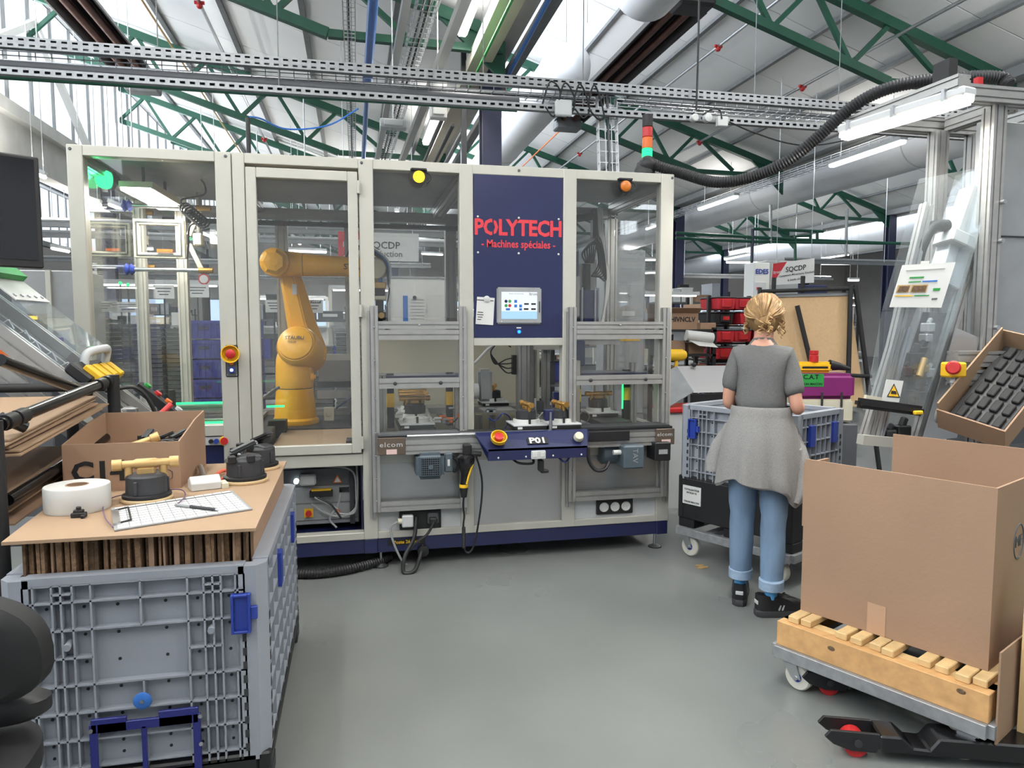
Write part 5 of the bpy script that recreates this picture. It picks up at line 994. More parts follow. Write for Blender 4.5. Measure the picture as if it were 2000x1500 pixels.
for k in (.35, .62): MB().prism([A_.lerp(B_, 0)+W_*k, B_+W_*k, B_+W_*(k+.06), A_+W_*(k+.06)], -nr*.02, nr*.01).build('lane_guide', 'steel', fd)
U0, U1 = A_+nr*.045, A_.lerp(B_, .57)+nr*.045
MB().prism([U0, U1, U1+W_, U0+W_], nr*.11, nr*.116).build('clear_cover', 'acrylic', fd); MB().prism([U0, U1, U1+nr*.115, U0+nr*.115], (0, 0, 0), (0, .005, 0)).build('clear_side', 'acrylic', fd); MB().prism([U0+W_, U1+W_, U1+W_+nr*.115, U0+W_+nr*.115], (0, 0, 0), (0, .005, 0)).build('clear_side', 'acrylic', fd)
E0, E1 = A_.lerp(B_, .05)+nr*.165, A_.lerp(B_, .36)+nr*.165; MB().prism([E0, E1, E1+W_, E0+W_], -nr*.003, nr*.003).build('cover_plate', 'grey_light', fd)
for k in (.1, .3, .5, .7, .9): MB().cyl(E1-dn*.03+W_*k+nr*.003, E1-dn*.03+W_*k+nr*.009, .009, 8).build('rivet', 'steel', fd)
MB().prism([A_+nr*.17, A_.lerp(B_, .26)+nr*.17, A_.lerp(B_, .26)+nr*.17+W_, A_+nr*.17+W_], nr*.0, nr*.03).build('green_flap', 'green', fd)
bp0 = A_.lerp(B_, .63)+nr*.075+V((0, -.02, 0)); bm_ = Mx.Rotation(math.atan2(-dn.z, dn.x), 3, 'Y')
pd = obox(bp0+V((0, .19, 0)), (.12, .42, .05), bm_).build('bumper_body', 'black', fd, bevel=.008)
for k in range(4): obox(bp0+V((.035, .045+.095*k, -.01)), (.09, .052, .066), bm_).build('yellow_stripe', 'yellow_safe', fd, bevel=.006)
MB().tube(curve([bp0+V((-.02, .12, .03)), bp0+V((-.01, .14, .09)), bp0+V((.03, .24, .11)), bp0+V((.02, .32, .1)), bp0+V((0, .34, .03))]), .02, 10).build('bumper_handle', 'grey_light', fd, smooth=True)
ck = A_.lerp(B_, .84)+W_+nr*.09+V((0, .05, 0)); obox(ck, (.34, .06, .05), bm_).build('button_bar', 'black', fd, bevel=.006)
for k, m in enumerate(('green', 'red', 'orange', 'grey_light', 'blue')): c_ = ck+dn*(-.13+.065*k); MB().cyl(c_+nr*.02, c_+nr*.04, .018, 12).build('push_button', m, fd, smooth=True)
MB().cyl(B_.lerp(A_, .14)+W_*.55+nr*.03, B_.lerp(A_, .14)+W_*.85+nr*.14, .014, 10).build('clamp_handle', 'red', fd, smooth=True)
for k in range(5): c_ = B_.lerp(A_, .2)+W_*(.3+.1*k)+nr*.02; MB().cbox(c_+V((RND.uniform(-.05, .05), 0, .01)), (.05, .04, .04)).build('clamp_block', RND.choice(['steel', 'grey_mid']), fd, bevel=.004)
MB().tube(curve([B_.lerp(A_, .3)+W_*.3+nr*.05, B_.lerp(A_, .24)+W_*.4+nr*.14, B_.lerp(A_, .16)+W_*.5+nr*.1, B_.lerp(A_, .12)+W_*.5+nr*.03]), .01, 8).build('clamp_hose', 'black', fd, smooth=True)
for k in range(8): c_ = A_.lerp(B_, .3+.05*k)+W_*(.2+.06*(k % 3))-nr*.0; MB().tube([c_, c_+nr*.05+dn*.02, c_+nr*.03+dn*.06], .005, 6).build('fitting', 'steel', fd)
for x_ in (-1.9, -1.2):
    for y_ in (3.62, 3.98): MB().prof((x_, y_, 0), (x_, y_, A_.z+(B_.z-A_.z)*(x_-A_.x)/(B_.x-A_.x)-.2), .045, .045, (0, 1, 0)).build('leg', 'alu_slot', fd)
MB().box(-1.9, -1.2, 3.6, 4.0, .5, .54).build('under_tray', 'grey_dark', fd)
# ================================================================ the person
mat('skin', S(214, 160, 136), .5, 0, .04, 12); mat('tee', S(104, 104, 103), .9, 0, .2, 260); mat('sweat', S(140, 138, 136), .92, 0, .22, 240); mat('denim', S(112, 136, 162), .85, 0, .12, 14, bump=.1, bscale=200, stretch=(1, 1, .3))
mat('denim_cuff', S(150, 172, 196), .85, 0, .1, 60); mat('sock', S(92, 168, 226), .8); mat('hair', S(146, 114, 74), .7, 0, .35, 30, stretch=(1, 1, .25)); mat('hair_light', S(188, 154, 106), .65, 0, .2, 40); mat('sole', S(60, 60, 62), .7)
def skin(name, J, E_, m, parent, sub_=2, root='pelvis'):
    ks = list(J); me = bpy.data.meshes.new(name); me.from_pydata([J[k][0] for k in ks], [(ks.index(a), ks.index(b)) for a, b in E_], [])
    o = bpy.data.objects.new(name, me); COL.objects.link(o); bpy.context.view_layer.objects.active = o
    md = o.modifiers.new('skin', 'SKIN'); md.use_smooth_shade = True
    for i, k in enumerate(ks):
        r = J[k][1]; sv = me.skin_vertices[0].data[i]; sv.radius = (r, r) if not isinstance(r, tuple) else r; sv.use_root = (k == root)
    s_ = o.modifiers.new('sub', 'SUBSURF'); s_.levels = sub_; s_.render_levels = sub_
    dg = bpy.context.evaluated_depsgraph_get(); me2 = bpy.data.meshes.new_from_object(o.evaluated_get(dg)); bpy.data.objects.remove(o)
    me2.polygons.foreach_set('use_smooth', [True]*len(me2.polygons)); me2.name = name; me2.materials.clear(); me2.materials.append(M[m])
    o = bpy.data.objects.new(name, me2); COL.objects.link(o); o.parent = parent; return o
pe = thing('person', 'person in grey tee, tied sweatshirt and rolled jeans, back turned, working at the bin', 'person', (0, 0, 0))
J = {'pelvis': ((0, 0, .90), (.15, .10)), 'waist': ((0, .0, 1.04), (.125, .085)), 'chest': ((0, .02, 1.22), (.14, .095)), 'upper': ((0, .03, 1.36), (.11, .075)), 'neck': ((0, .05, 1.43), .052), 'neck2': ((0, .075, 1.47), .05), 'skull': ((0, .10, 1.54), (.072, .085)), 'crown': ((0, .10, 1.61), (.06, .075)),
     'jaw': ((.0, .16, 1.50), .045)}
E_ = [('pelvis', 'waist'), ('waist', 'chest'), ('chest', 'upper'), ('upper', 'neck'), ('neck', 'neck2'), ('neck2', 'skull'), ('skull', 'crown'), ('skull', 'jaw')]
for s_, n in ((1, 'R'), (-1, 'L')):
    el_ = (.215, -.03, 1.085) if s_ > 0 else (-.205, .02, 1.09); wr = (.235, .19, 1.07) if s_ > 0 else (-.12, .235, 1.10); hd_ = (wr[0]-.03, wr[1]+.075, wr[2]+.0)
    fx = -.1 if s_ < 0 else .1; ky = .03 if s_ < 0 else -.02; ay = .03 if s_ < 0 else -.1
    J.update({n+'sh': ((s_*.145, .02, 1.35), .052), n+'ua': ((s_*.182, .0, 1.24), .047), n+'el': (el_, .042), n+'fa': (tuple((V(el_)*.6+V(wr)*.4)), .038), n+'wr': (wr, .026), n+'pa': (hd_, (.03, .018)),
              n+'hip': ((s_*.085, .0, .84), .088), n+'th': ((s_*.095, .01, .66), .076), n+'kn': ((fx*.98, ky, .47), .054), n+'ca': ((fx, ky*.6+ay*.4-.01, .33), .05), n+'an': ((fx, ay, .1), .035), n+'he': ((fx, ay, .05), .034)})
    E_ += [('upper', n+'sh'), (n+'sh', n+'ua'), (n+'ua', n+'el'), (n+'el', n+'fa'), (n+'fa', n+'wr'), (n+'wr', n+'pa'), ('pelvis', n+'hip'), (n+'hip', n+'th'), (n+'th', n+'kn'), (n+'kn', n+'ca'), (n+'ca', n+'an'), (n+'an', n+'he')]
    for k in range(4):                                                      # four fingers and a thumb, curled round the work piece
        b0 = V(hd_)+V((-.022+.015*k, .035, 0)); L = (.026, .03, .028, .022)[k]
        J.update({n+'f%da' % k: (tuple(b0), .009), n+'f%db' % k: (tuple(b0+V((0, L, -.006))), .0085), n+'f%dc' % k: (tuple(b0+V((0, L*1.3, -.028))), .0075), n+'f%dd' % k: (tuple(b0+V((0, L*.9, -.045))), .0065)})
        E_ += [(n+'pa', n+'f%da' % k), (n+'f%da' % k, n+'f%db' % k), (n+'f%db' % k, n+'f%dc' % k), (n+'f%dc' % k, n+'f%dd' % k)]
    tq = V(hd_)+V((-s_*.03, -.005, -.01)); J.update({n+'t1': (tuple(tq), .011), n+'t2': (tuple(tq+V((-s_*.012, .025, -.012))), .0095), n+'t3': (tuple(tq+V((-s_*.006, .045, -.022))), .0075)}); E_ += [(n+'pa', n+'t1'), (n+'t1', n+'t2'), (n+'t2', n+'t3')]
skin('body', J, E_, 'skin', pe)
fc = MB().ball((0, .195, 1.535), .016, 10, 6, (.8, 1, 1.4)); fc.build('nose', 'skin', pe, smooth=True)
for s_ in (-1, 1):
    MB().ball((s_*.033, .178, 1.555), .011, 10, 6).build('eye', 'white', pe, smooth=True); MB().lathe([(.008, 0), (.022, .004), (.024, .01), (.014, .012)], (s_*.082, .1, 1.535), (s_, .1, 0), 12, 1, 1.4).build('ear', 'skin', pe, smooth=True)
MB().cbox((0, .187, 1.497), (.035, .012, .008)).build('mouth', 'red_pale', pe, bevel=.003)
def wav(c, a, b, n, ph, am, fr, z=0): return [V(c)+V((a*math.cos(t)*(1+am*math.sin(fr*t+ph)), b*math.sin(t)*(1+am*math.sin(fr*t+ph)), z*math.sin(2*t+ph))) for t in [2*math.pi*i/n for i in range(n)]]
SJ = {'pelvis': ((0, 0, 1.03), (.172, .125)), 'mid': ((0, .005, 1.12), (.168, .12)), 'chest': ((0, .015, 1.24), (.168, .116)), 'upper': ((0, .022, 1.33), (.135, .092)), 'yoke': ((0, .035, 1.395), (.098, .07)), 'neck': ((0, .052, 1.455), (.066, .06))}
SE = [('pelvis', 'mid'), ('mid', 'chest'), ('chest', 'upper'), ('upper', 'yoke'), ('yoke', 'neck')]
for s_, n in ((1, 'R'), (-1, 'L')):
    ce_ = V(J[n+'el'][0])*.66+V(J[n+'ua'][0])*.34
    SJ.update({n+'s': ((s_*.148, .02, 1.345), .067), n+'m': (tuple(V((s_*.172, .012, 1.27))), .066), n+'e': (tuple(ce_), .07)}); SE += [('upper', n+'s'), (n+'s', n+'m'), (n+'m', n+'e')]
sh_ = skin('tee_shirt', SJ, SE, 'tee', pe)
for v in sh_.data.vertices:
    x, y, z = v.co; k = max(0, 1.2-z)*.06; v.co.y += k*math.sin(x*38+z*25)-.3*k*math.sin(z*90); v.co.x += k*.5*math.sin(z*60+y*30)
# sweatshirt tied round the waist
rg = []
for k, (z, a, b, am) in enumerate(((1.09, .176, .132, .01), (1.075, .186, .142, .015), (1.045, .185, .142, .012), (1.03, .19, .146, .015), (.97, .215, .165, .02), (.90, .235, .182, .03), (.82, .25, .19, .045), (.75, .258, .195, .06), (.705, .262, .198, .065), (.70, .25, .188, .065))):
    ring = []
    for i in range(72):
        t = 2*math.pi*i/72; fold = 1+am*math.sin(7*t+.8*k*.25)+am*.5*math.sin(13*t+1)
        dz = 0
        if k > 4: u = (k-4)/5; dz = -u*.11*max(0, math.cos(t+.35))**3-u*.03*max(0, math.cos(t-math.pi))**2+.02*u*math.sin(5*t)
        ring.append(V((a*math.cos(t)*fold, b*math.sin(t)*fold-.005, z+dz)))
    rg.append(ring)
MB().loft(rg, False).build('tied_sweatshirt', 'sweat', pe, smooth=True)
MB().loft([ell((.17, .06, .98), .05, .035, 16), ell((.235, .03, .86), .062, .04, 16, (.3, -.1, -1)), ell((.26, .0, .76), .066, .035, 16, (.1, -.2, -1)), ell((.245, -.05, .67), .05, .028, 16, (-.1, -.3, -1)), ell((.22, -.08, .6), .03, .02, 16, (-.2, -.3, -1))]).build('hanging_sleeve', 'sweat', pe, smooth=True)
MB().loft([ell((-.18, .06, .98), .045, .035, 16), ell((-.25, .04, .87), .055, .038, 16), ell((-.28, .02, .78), .06, .036, 16), ell((-.285, .0, .72), .05, .03, 16)]).build('hanging_sleeve', 'sweat', pe, smooth=True)
for s_, n in ((1, 'R'), (-1, 'L')):
    hp_, th_, kn_, ca_, an_ = [V(J[n+q][0]) for q in ('hip', 'th', 'kn', 'ca', 'an')]
    R_ = []
    for p_, r_, f in ((hp_+V((0, 0, .1)), .105, 0), (hp_, .105, .01), (th_, .095, .02), (th_.lerp(kn_, .5), .086, .02), (kn_+V((0, 0, .04)), .079, .045), (kn_, .077, .05), (kn_-V((0, 0, .04)), .077, .04), (ca_, .075, .03), (ca_.lerp(an_, .4), .07, .045), (ca_.lerp(an_, .7), .067, .03), (an_+V((0, 0, .055)), .067, .01)):
        R_.append([p_+V((r_*math.cos(t)*(1+f*math.sin(3*t+p_.z*40)), r_*1.06*math.sin(t)*(1+f*math.cos(2*t+p_.z*60)), f*.3*math.sin(2*t+p_.z*30))) for t in [2*math.pi*i/28 for i in range(28)]])
    MB().loft(R_, False).build('jeans_leg', 'denim', pe, smooth=True)
    MB().lathe([(.068, 0), (.075, .004), (.076, .05), (.07, .055)], an_+V((0, 0, .04)), n=28, sy=1.06).build('rolled_cuff', 'denim_cuff', pe, smooth=True)
    MB().lathe([(.042, 0), (.038, .05), (.043, .1)], an_+V((0, 0, -.04)), n=18, sy=1.15).build('sock', 'sock', pe, smooth=True)
    rz = R(-62) if s_ > 0 else R(4); Tm = Mx.Translation((an_.x, an_.y, 0)) @ Mx.Rotation(rz, 4, 'Z')
    def sh(poly, zs, name, m, bev=.006):
        b = MB(); b.T = Tm; b.loft([[(x*sc, y*sc+(0 if sc == 1 else .0), z) for x, y in poly] for z, sc in zs]); return b.build(name, m, pe, smooth=True, bevel=0)
    sole = [(-.036, -.06), (-.04, .0), (-.036, .06), (-.046, .12), (-.042, .165), (-.02, .195), (.01, .2), (.036, .18), (.047, .13), (.04, .06), (.04, .0), (.036, -.06), (.018, -.082), (-.018, -.082)]
    sh(sole, ((.0, .97), (.008, 1.02), (.03, 1.03), (.036, .99)), 'shoe_sole', 'sole')
    up_ = MB(); up_.T = Tm
    prof = []
    for z, k0, k1 in ((.03, 1.0, 1.0), (.055, .98, .97), (.075, .93, .84), (.092, .86, .62), (.105, .78, .36)): prof.append([(x*k0, (y*k1 if y > 0 else y*.97)-0, z+(.012 if y < -.03 and z > .09 else 0)) for x, y in sole])
    up_.loft(prof); up_.build('shoe', 'black', pe, smooth=True)
    st = MB(); st.T = Tm
    for dx in (0, .018): st._a([(.0435-.004*i, .02+dx+.006*i+e, .042+.012*i) for i in range(3) for e in (0, .008)], [(0, 1, 3, 2), (2, 3, 5, 4)]); st._a([(.0475-.004*i, .02+dx+.006*i+e, .042+.012*i) for i in range(3) for e in (0, .008)], [(0, 1, 3, 2), (2, 3, 5, 4)])
    st.build('shoe_stripe', 'grey_mid', pe); b = MB(); b.T = Tm; b.cbox((0, -.078, .075), (.04, .008, .022)); b.build('heel_patch', 'grey_light', pe, bevel=.003)
    b = MB(); b.T = Tm; b.tube(curve([(-.02, .06, .1), (-.035, .09, .105), (-.01, .07, .112), (.02, .09, .108), (.015, .065, .104)]), .003, 6); b.build('shoe_lace', 'black', pe, smooth=True)
# hair: shell, bun and loose curls
hr = MB().ball((0, .075, 1.575), .108, 28, 18, (.93, 1.0, .98)); o = hr.build('hair', 'hair', pe, smooth=True)
for v in o.data.vertices:
    n_ = math.sin(v.co.x*95+v.co.z*40)*.004+math.sin(v.co.z*75+v.co.x*60)*.004; d_ = (v.co-V((0, .075, 1.575))).normalized(); v.co += d_*n_
    if v.co.y > .14 and v.co.z < 1.6: v.co.y = .14-(v.co.y-.14)*.3
MB().ball((.01, -.035, 1.535), .05, 16, 10, (1.05, .8, .95)).build('hair_bun', 'hair', pe, smooth=True)
hs = []
RH = random.Random(3)
for k in range(64):                                                         # strands combed to the bun
    a = math.pi*(.02+.96*k/63); rr = .111; el2 = RH.uniform(.3, 1.25)
    st_ = V((rr*.93*math.cos(a)*math.cos(el2*.6), .085-.02*RH.random(), 1.575+rr*.96*math.sin(a)*.98)); en = V((.01+.03*math.cos(a)*RH.uniform(.4, 1), -.055-.015*RH.random(), 1.535+.03*math.sin(a)*RH.uniform(-.5, 1)))
    md = (st_+en)/2; dd = (md-V((0, .075, 1.575))); md = V((0, .075, 1.575))+dd.normalized()*(.114+RH.uniform(0, .006)); md.x *= .95
    MB().tube(curve([st_, st_.lerp(md, .5)+dd.normalized()*.012, md, md.lerp(en, .55)+V((0, -.012, .006)), en], 4), .006, 5, None).build('hair_strand', 'hair_light' if k % 3 == 0 else 'hair', pe, smooth=True)
for k in range(26):                                                         # curls on the bun and at the nape and temples
    if k < 12: c = V((.01+RH.uniform(-.045, .045), -.06, 1.535+RH.uniform(-.045, .04))); L = .04
    else: s_ = 1 if k % 2 else -1; c = V((s_*RH.uniform(.07, .1), RH.uniform(.02, .1), 1.53+RH.uniform(-.02, .03))); L = RH.uniform(.03, .075)
    ph = RH.uniform(0, 6); MB().tube([c+V((math.cos(ph+j*.8)*.011, math.sin(ph+j*.8)*.011-.003*j*(k < 12), -L*j/10)) for j in range(11)], .0035, 5).build('curl', 'hair_light' if k % 2 else 'hair', pe, smooth=True)
for ch in pe.children_recursive:                                            # slim the build below the neck
    if ch.name.split('.')[0] in ('hair', 'hair_bun', 'hair_strand', 'curl', 'nose', 'eye', 'ear', 'mouth', 'shoe', 'shoe_sole', 'shoe_lace', 'shoe_stripe', 'heel_patch'):
        if ch.name.startswith(('shoe', 'heel')): ch.location.x = -.016 if sum(v.co.x for v in ch.data.vertices) > 0 else .016
        continue
    for v in ch.data.vertices:
        k = min(1, max(0, (1.47-v.co.z)/.05)); v.co.x *= 1-.17*k; v.co.y *= 1-.06*k
pe.location = (2.092, 3.36, 0); pe.rotation_euler = (0, 0, R(-36))
# ================================================================ second bin on its dolly, in front of the person
LB = V((2.06, 4.25, 0)); an2 = -63
pivot = V((0, 0, 0))
b2 = pallet_bin('grey ribbed bin with black base where the person works', -.40, .40, -.30, .30, .2, 1.0, (2, .14), (.3, .75), .32)
lbp = MB().box(-.36, -.22, -.304, -.301, .36, .48).build('paper_label', 'paper', b2)
for k, (tx, z) in enumerate((('TOTALISATEUR', .455), ('INTELIS V2', .435), ('ITRON MACON', .375))): text('label_lettering', tx, .0165, (-.29, -.3045, z), 'black', b2, bold=.0004)
for k in range(2): MB().tube(curve([(-.2+.06*k, .2, .99), (-.12+.05*k, .1, 1.015), (-.05, .12, .98), (0, .05, .9)]), .008, 6).build('strap_end', 'green' if k else 'white', b2, smooth=True)
off2 = LB+RZ(an2) @ V((.40, .30, 0))
b2.rotation_euler = (0, 0, R(an2)); b2.location = (off2.x, off2.y, .2)
tag(obox(off2+RZ(an2) @ V((-.22, .12, .995)), (.12, .03, .03), RZ(an2+20)).build('wood_stick', 'cardboard_light'), 'pale wooden stick resting on the rim of the working bin', 'stick')
def dolly(lab, c, ang, L, W, zt, wr, loaded=True, grp='galvanised roller dollies'):
    t = thing('roller_dolly', lab, 'dolly', (0, 0, 0), grp); h = .05
    for s_ in (-1, 1): MB().box(-L/2, L/2, s_*W/2-.02, s_*W/2+.02, zt-h, zt).build('side_rail', 'galv', t, bevel=.002); MB().box(s_*L/2-.02, s_*L/2+.02, -W/2, W/2, zt-h, zt-.001).build('end_rail', 'galv', t, bevel=.002)
    for x in (-.15, .15): MB().box(x*L*1.6-.03, x*L*1.6+.03, -W/2, W/2, zt-h*.8, zt-.012).build('cross_member', 'galv', t)
    for sx_ in (-1, 1):
        for sy_ in (-1, 1):
            cx, cy = sx_*(L/2-.06), sy_*(W/2-.03); dx = -.03*sx_
            f = MB().box(cx-.035, cx+.035, cy-.03, cy+.03, zt-h-.012, zt-h).prism([(cx-.03, cy-.03, zt-h-.01), (cx+.03, cy-.03, zt-h-.01), (cx+.02+dx, cy-.03, zt-h-wr*1.2), (cx-.02+dx, cy-.03, zt-h-wr*1.2)], (0, 0, 0), (0, .005, 0)).prism([(cx-.03, cy+.025, zt-h-.01), (cx+.03, cy+.025, zt-h-.01), (cx+.02+dx, cy+.025, zt-h-wr*1.2), (cx-.02+dx, cy+.025, zt-h-wr*1.2)], (0, 0, 0), (0, .005, 0)).build('castor_fork', 'steel', t)
            zc_ = zt-h-wr-.008; MB().lathe([(wr*.4, -.018), (wr*.9, -.019), (wr, -.012), (wr, .012), (wr*.9, .019), (wr*.4, .018)], (cx+dx, cy, zc_), (0, 1, 0), 28).build('castor_wheel', 'cream_wheel' if 'cream_wheel' in M else mat('cream_wheel', S(206, 204, 192), .5), t, smooth=True); MB().cyl((cx+dx, cy-.022, zc_), (cx+dx, cy+.022, zc_), wr*.34, 16).build('wheel_hub', 'blue', t); MB().cyl((cx+dx, cy-.034, zc_), (cx+dx, cy+.034, zc_), .009, 10).build('axle_bolt', 'steel', t)
    t.location = c; t.rotation_euler = (0, 0, ang); return t
dolly('galvanised dolly on castors under the working bin', (off2.x, off2.y, 0), R(an2), .80, .60, .2, .065)
# ================================================================ big open box on boards, dolly and pallet truck at right
O_ = V((1.84, 2.61, 0)); d1 = V((.436, -.9, 0)).normalized(); a1 = math.atan2(d1.y, d1.x); n1 = V((-d1.y, d1.x, 0))
Mb = Mx.Rotation(a1, 3, 'Z')
def L2W(x, y, z=0): return O_+d1*x+n1*y+V((0, 0, z))
bb = thing('cardboard_box', 'big open brown cardboard box in the right foreground', 'box', L2W(.35, .4, .3)); BL, BW, zb0, zb1 = .70, .82, .30, .95
def lb(x0, x1, y0, y1, z0, z1): b = MB(); b.T = Mx.Translation(O_) @ Mb.to_4x4(); return b.box(x0, x1, y0, y1, z0, z1)
lb(0, BL, 0, .008, zb0, zb1).build('front_wall', 'cardboard', bb); lb(0, BL, BW-.008, BW, zb0, zb1+.03).build('back_wall', 'cardboard', bb); lb(0, .008, .008, BW-.008, zb0, zb1-.22).build('left_wall', 'cardboard', bb); lb(BL-.008, BL, .008, BW-.008, zb0, zb1).build('right_wall', 'cardboard', bb); lb(.008, BL-.008, .008, BW-.008, zb0, zb0+.008).build('bottom', 'cardboard', bb)
lb(-.012, .0, .01, .2, zb0+.36, zb1-.02).build('torn_flap', 'cardboard', bb); lb(.28, .35, -.002, -.0004, zb0, zb0+.12).build('tape_strip', 'tape', bb); lb(BL-.07, BL-.01, BW-.05, BW-.008, zb1-.02, zb1+.06).build('corner_flap', 'cardboard', bb)
b = MB(); b.T = Mx.Translation(O_) @ Mb.to_4x4(); b.tube([(BL+.001, .24+.05*math.cos(t), .72+.065*math.sin(t)) for t in [2*math.pi*i/28 for i in range(28)]], .003, 5, close=True); b.build('printed_ring', 'grey_dark', bb)
text('printed_lettering', 'MF', .06, L2W(BL+.002, .24, .72), 'grey_dark', bb, rot=(Mb @ Mx.Rotation(R(90), 3, 'Z') @ Mx.Rotation(R(90), 3, 'X')))
# plank frame
pk = thing('plank_frame', 'pine plank frame with spacer blocks under the big box', 'pallet', L2W(.3, .3, .17))
mat('pine', S(206, 160, 106), .65, 0, .14, 3, stretch=(.6, 8, 8)); mat('pine_pale', S(214, 182, 130), .7, 0, .15, 5, stretch=(3, 3, 1))
x0p, x1p = -.035, .745
lb(x0p, x1p, -.12, -.07, .17, .272).build('front_plank', 'pine', pk, bevel=.002); lb(x0p, x1p, .78, .83, .17, .272).build('back_plank', 'pine', pk); lb(x1p-.05, x1p, -.07, .78, .17, .272).build('end_plank', 'pine', pk); lb(x0p, x0p+.05, -.07, .78, .17, .272).build('end_plank', 'pine', pk)
lb(x0p, x1p, -.07, -.02, .235, .272).build('ledge', 'pine_pale', pk)
for x in (.0, .05, .20, .26, .33, .38, .50, .56, .63, .68):
    lb(x, x+.045, -.09+RND.uniform(-.01, .01), .8, .272, .299).build('slat', 'pine_pale', pk, bevel=.003)
for x, z in ((.2, .235), (.66, .25)): b = MB(); b.T = Mx.Translation(O_) @ Mb.to_4x4(); b.lathe([(.012, 0), (.009, -.0015)], (x, -.12, z), (0, 1, 0), 10, 1.3, .8); b.build('knot', 'cardboard_edge_dark', pk)
dc = L2W((x0p+x1p)/2, .355); dolly('galvanised dolly with cream castors under the plank frame', (dc.x, dc.y, 0), a1, x1p-x0p-.0, .95, .17, .056)
# pallet truck
pt = thing('pallet_truck', 'black pallet truck forks with red rollers under the dolly', 'pallet truck', (2.3, 1.95, 0))
fd_ = V((.93, -.36, 0)).normalized(); fn_ = V((-fd_.y, fd_.x, 0))
for k, (tip, L) in enumerate(((V((1.60, 2.13, 0)), 1.3), (V((1.78, 2.52, 0)), 1.3))):
    Tm = Mx.Translation(tip) @ Mx.Rotation(math.atan2(fd_.y, fd_.x), 4, 'Z')
    b = MB(); b.T = Tm
    for s_ in (-1, 1): b.prism([(0, s_*.045-.006, .075), (.03, s_*.045-.006, .05), (.09, s_*.045-.006, .03), (.17, s_*.045-.006, .03), (.19, s_*.045-.006, .07), (.18, s_*.045-.006, .098), (.02, s_*.045-.006, .1)], (0, 0, 0), (0, .012, 0))
    b.build('fork_nose', 'black', pt, bevel=.002)
    b = MB(); b.T = Tm; b.xz([(.18, .035), (.18, .095), (.25, .095), (.29, .06), (.34, .058), (.37, .1), (L, .105), (L, .04), (.4, .035)], -.055, .055); b.build('fork_beam', 'black_gloss', pt, bevel=.006)
    b = MB(); b.T = Tm; b.cyl((.11, -.035, .04), (.11, .035, .04), .04, 24); b.build('roller', 'red', pt, smooth=True)
    b = MB(); b.T = Tm; b.cyl((.11, -.056, .06), (.11, .056, .06), .014, 14); b.build('roller_pin', 'dark', pt, smooth=True)
b = MB(); tt = V((1.60, 2.13, 0))+fd_*1.3+fn_*.2; b.T = Mx.Translation(tt) @ Mx.Rotation(math.atan2(fd_.y, fd_.x), 4, 'Z'); b.box(0, .14, -.28, .28, .03, .42); b.build('pump_housing', 'lime', pt, bevel=.02)
b = MB(); b.T = Mx.Translation(tt) @ Mx.Rotation(math.atan2(fd_.y, fd_.x), 4, 'Z'); b.cyl((.1, 0, .4), (.3, 0, 1.15), .02, 10); b.tube([(.3, -.12, 1.1), (.3, -.12, 1.2), (.3, .12, 1.2), (.3, .12, 1.1)], .016, 8); b.build('tow_bar', 'black', pt, smooth=True)
tag(lb(.76, .766, -.1, .45, .10, .42).build('cardboard_sheet', 'cardboard'), 'loose cardboard sheet leaning at the right end of the dolly', 'sheet')
tag(lb(.78, .80, .05, .14, .06, .62).build('wood_plank', 'pine_pale'), 'pale wooden slat leaning at the right edge', 'slat')
# leaf on the floor
tag(MB().xy([(2.06+.0, 3.98), (2.09, 3.96), (2.13, 3.965), (2.15, 3.99), (2.12, 4.0), (2.14, 4.03), (2.09, 4.035), (2.07, 4.02), (2.10, 4.0)], .001, .004).build('dry_leaf', 'brass_tan'), 'small tan scrap on the floor beside the dolly castor', 'scrap')
# corrugated hose on the floor under the machine
tag(corr(curve([at(560, 1120, Z=.03), at(620, 1120, Z=.03), at(680, 1112, Z=.03), at(735, 1098, Z=.03), at(760, 1088, Z=.03)], 8), .03, .016).build('corrugated_hose', 'black', smooth=True), 'black corrugated hose lying on the floor under the machine', 'hose')
# hand scanner hanging on the machine front
sn = thing('barcode_scanner', 'black and yellow hand scanner hanging below the conveyor', 'scanner', (.64, 4.22, .55))
MB().loft([ell((.645+x, 4.2+y, z), a, b_, 18, (0, 0, 1)) for x, y, z, a, b_ in ((.0, .0, .735, .04, .03), (.0, -.01, .72, .055, .045), (.0, -.01, .69, .052, .05), (.0, .0, .66, .04, .038), (-.005, .0, .62, .026, .026), (-.01, .0, .57, .023, .024), (-.012, .0, .545, .025, .026))]).build('body', 'black_gloss', sn, smooth=True)
MB().tube(curve([(.685, 4.175, .68), (.672, 4.17, .65), (.655, 4.17, .6), (.645, 4.172, .56)]), .006, 8).build('yellow_trim', 'yellow_safe', sn, smooth=True); MB().lathe([(.026, 0), (.028, .01), (.026, .02)], (.632, 4.2, .535), n=16).build('yellow_ring', 'yellow_safe', sn, smooth=True); MB().lathe([(.018, -.06), (.026, -.01), (.025, 0)], (.632, 4.2, .535), n=16).build('handle_end', 'black', sn, smooth=True)
MB().cbox((.645, 4.155, .715), (.02, .006, .014)).build('badge', 'white', sn); MB().cbox((.66, 4.24, .76), (.05, .05, .06)).cyl((.68, 4.2, .74), (.74, 4.2, .735), .016, 10).build('holder', 'black', sn, bevel=.004)
MB().tube(curve([(.632, 4.2, .48), (.628, 4.2, .42), (.634, 4.2, .36), (.628, 4.2, .3), (.63, 4.2, .2), (.64, 4.2, .14), (.67, 4.2, .135), (.70, 4.2, .2), (.735, 4.2, .4), (.745, 4.2, .55), (.73, 4.2, .65), (.71, 4.21, .72)]), .006, 8).build('cable', 'black', sn, smooth=True)
corr([(.63, 4.2, .29), (.63, 4.2, .16)], .012, .008).build('cable_sleeve', 'black', sn, smooth=True)
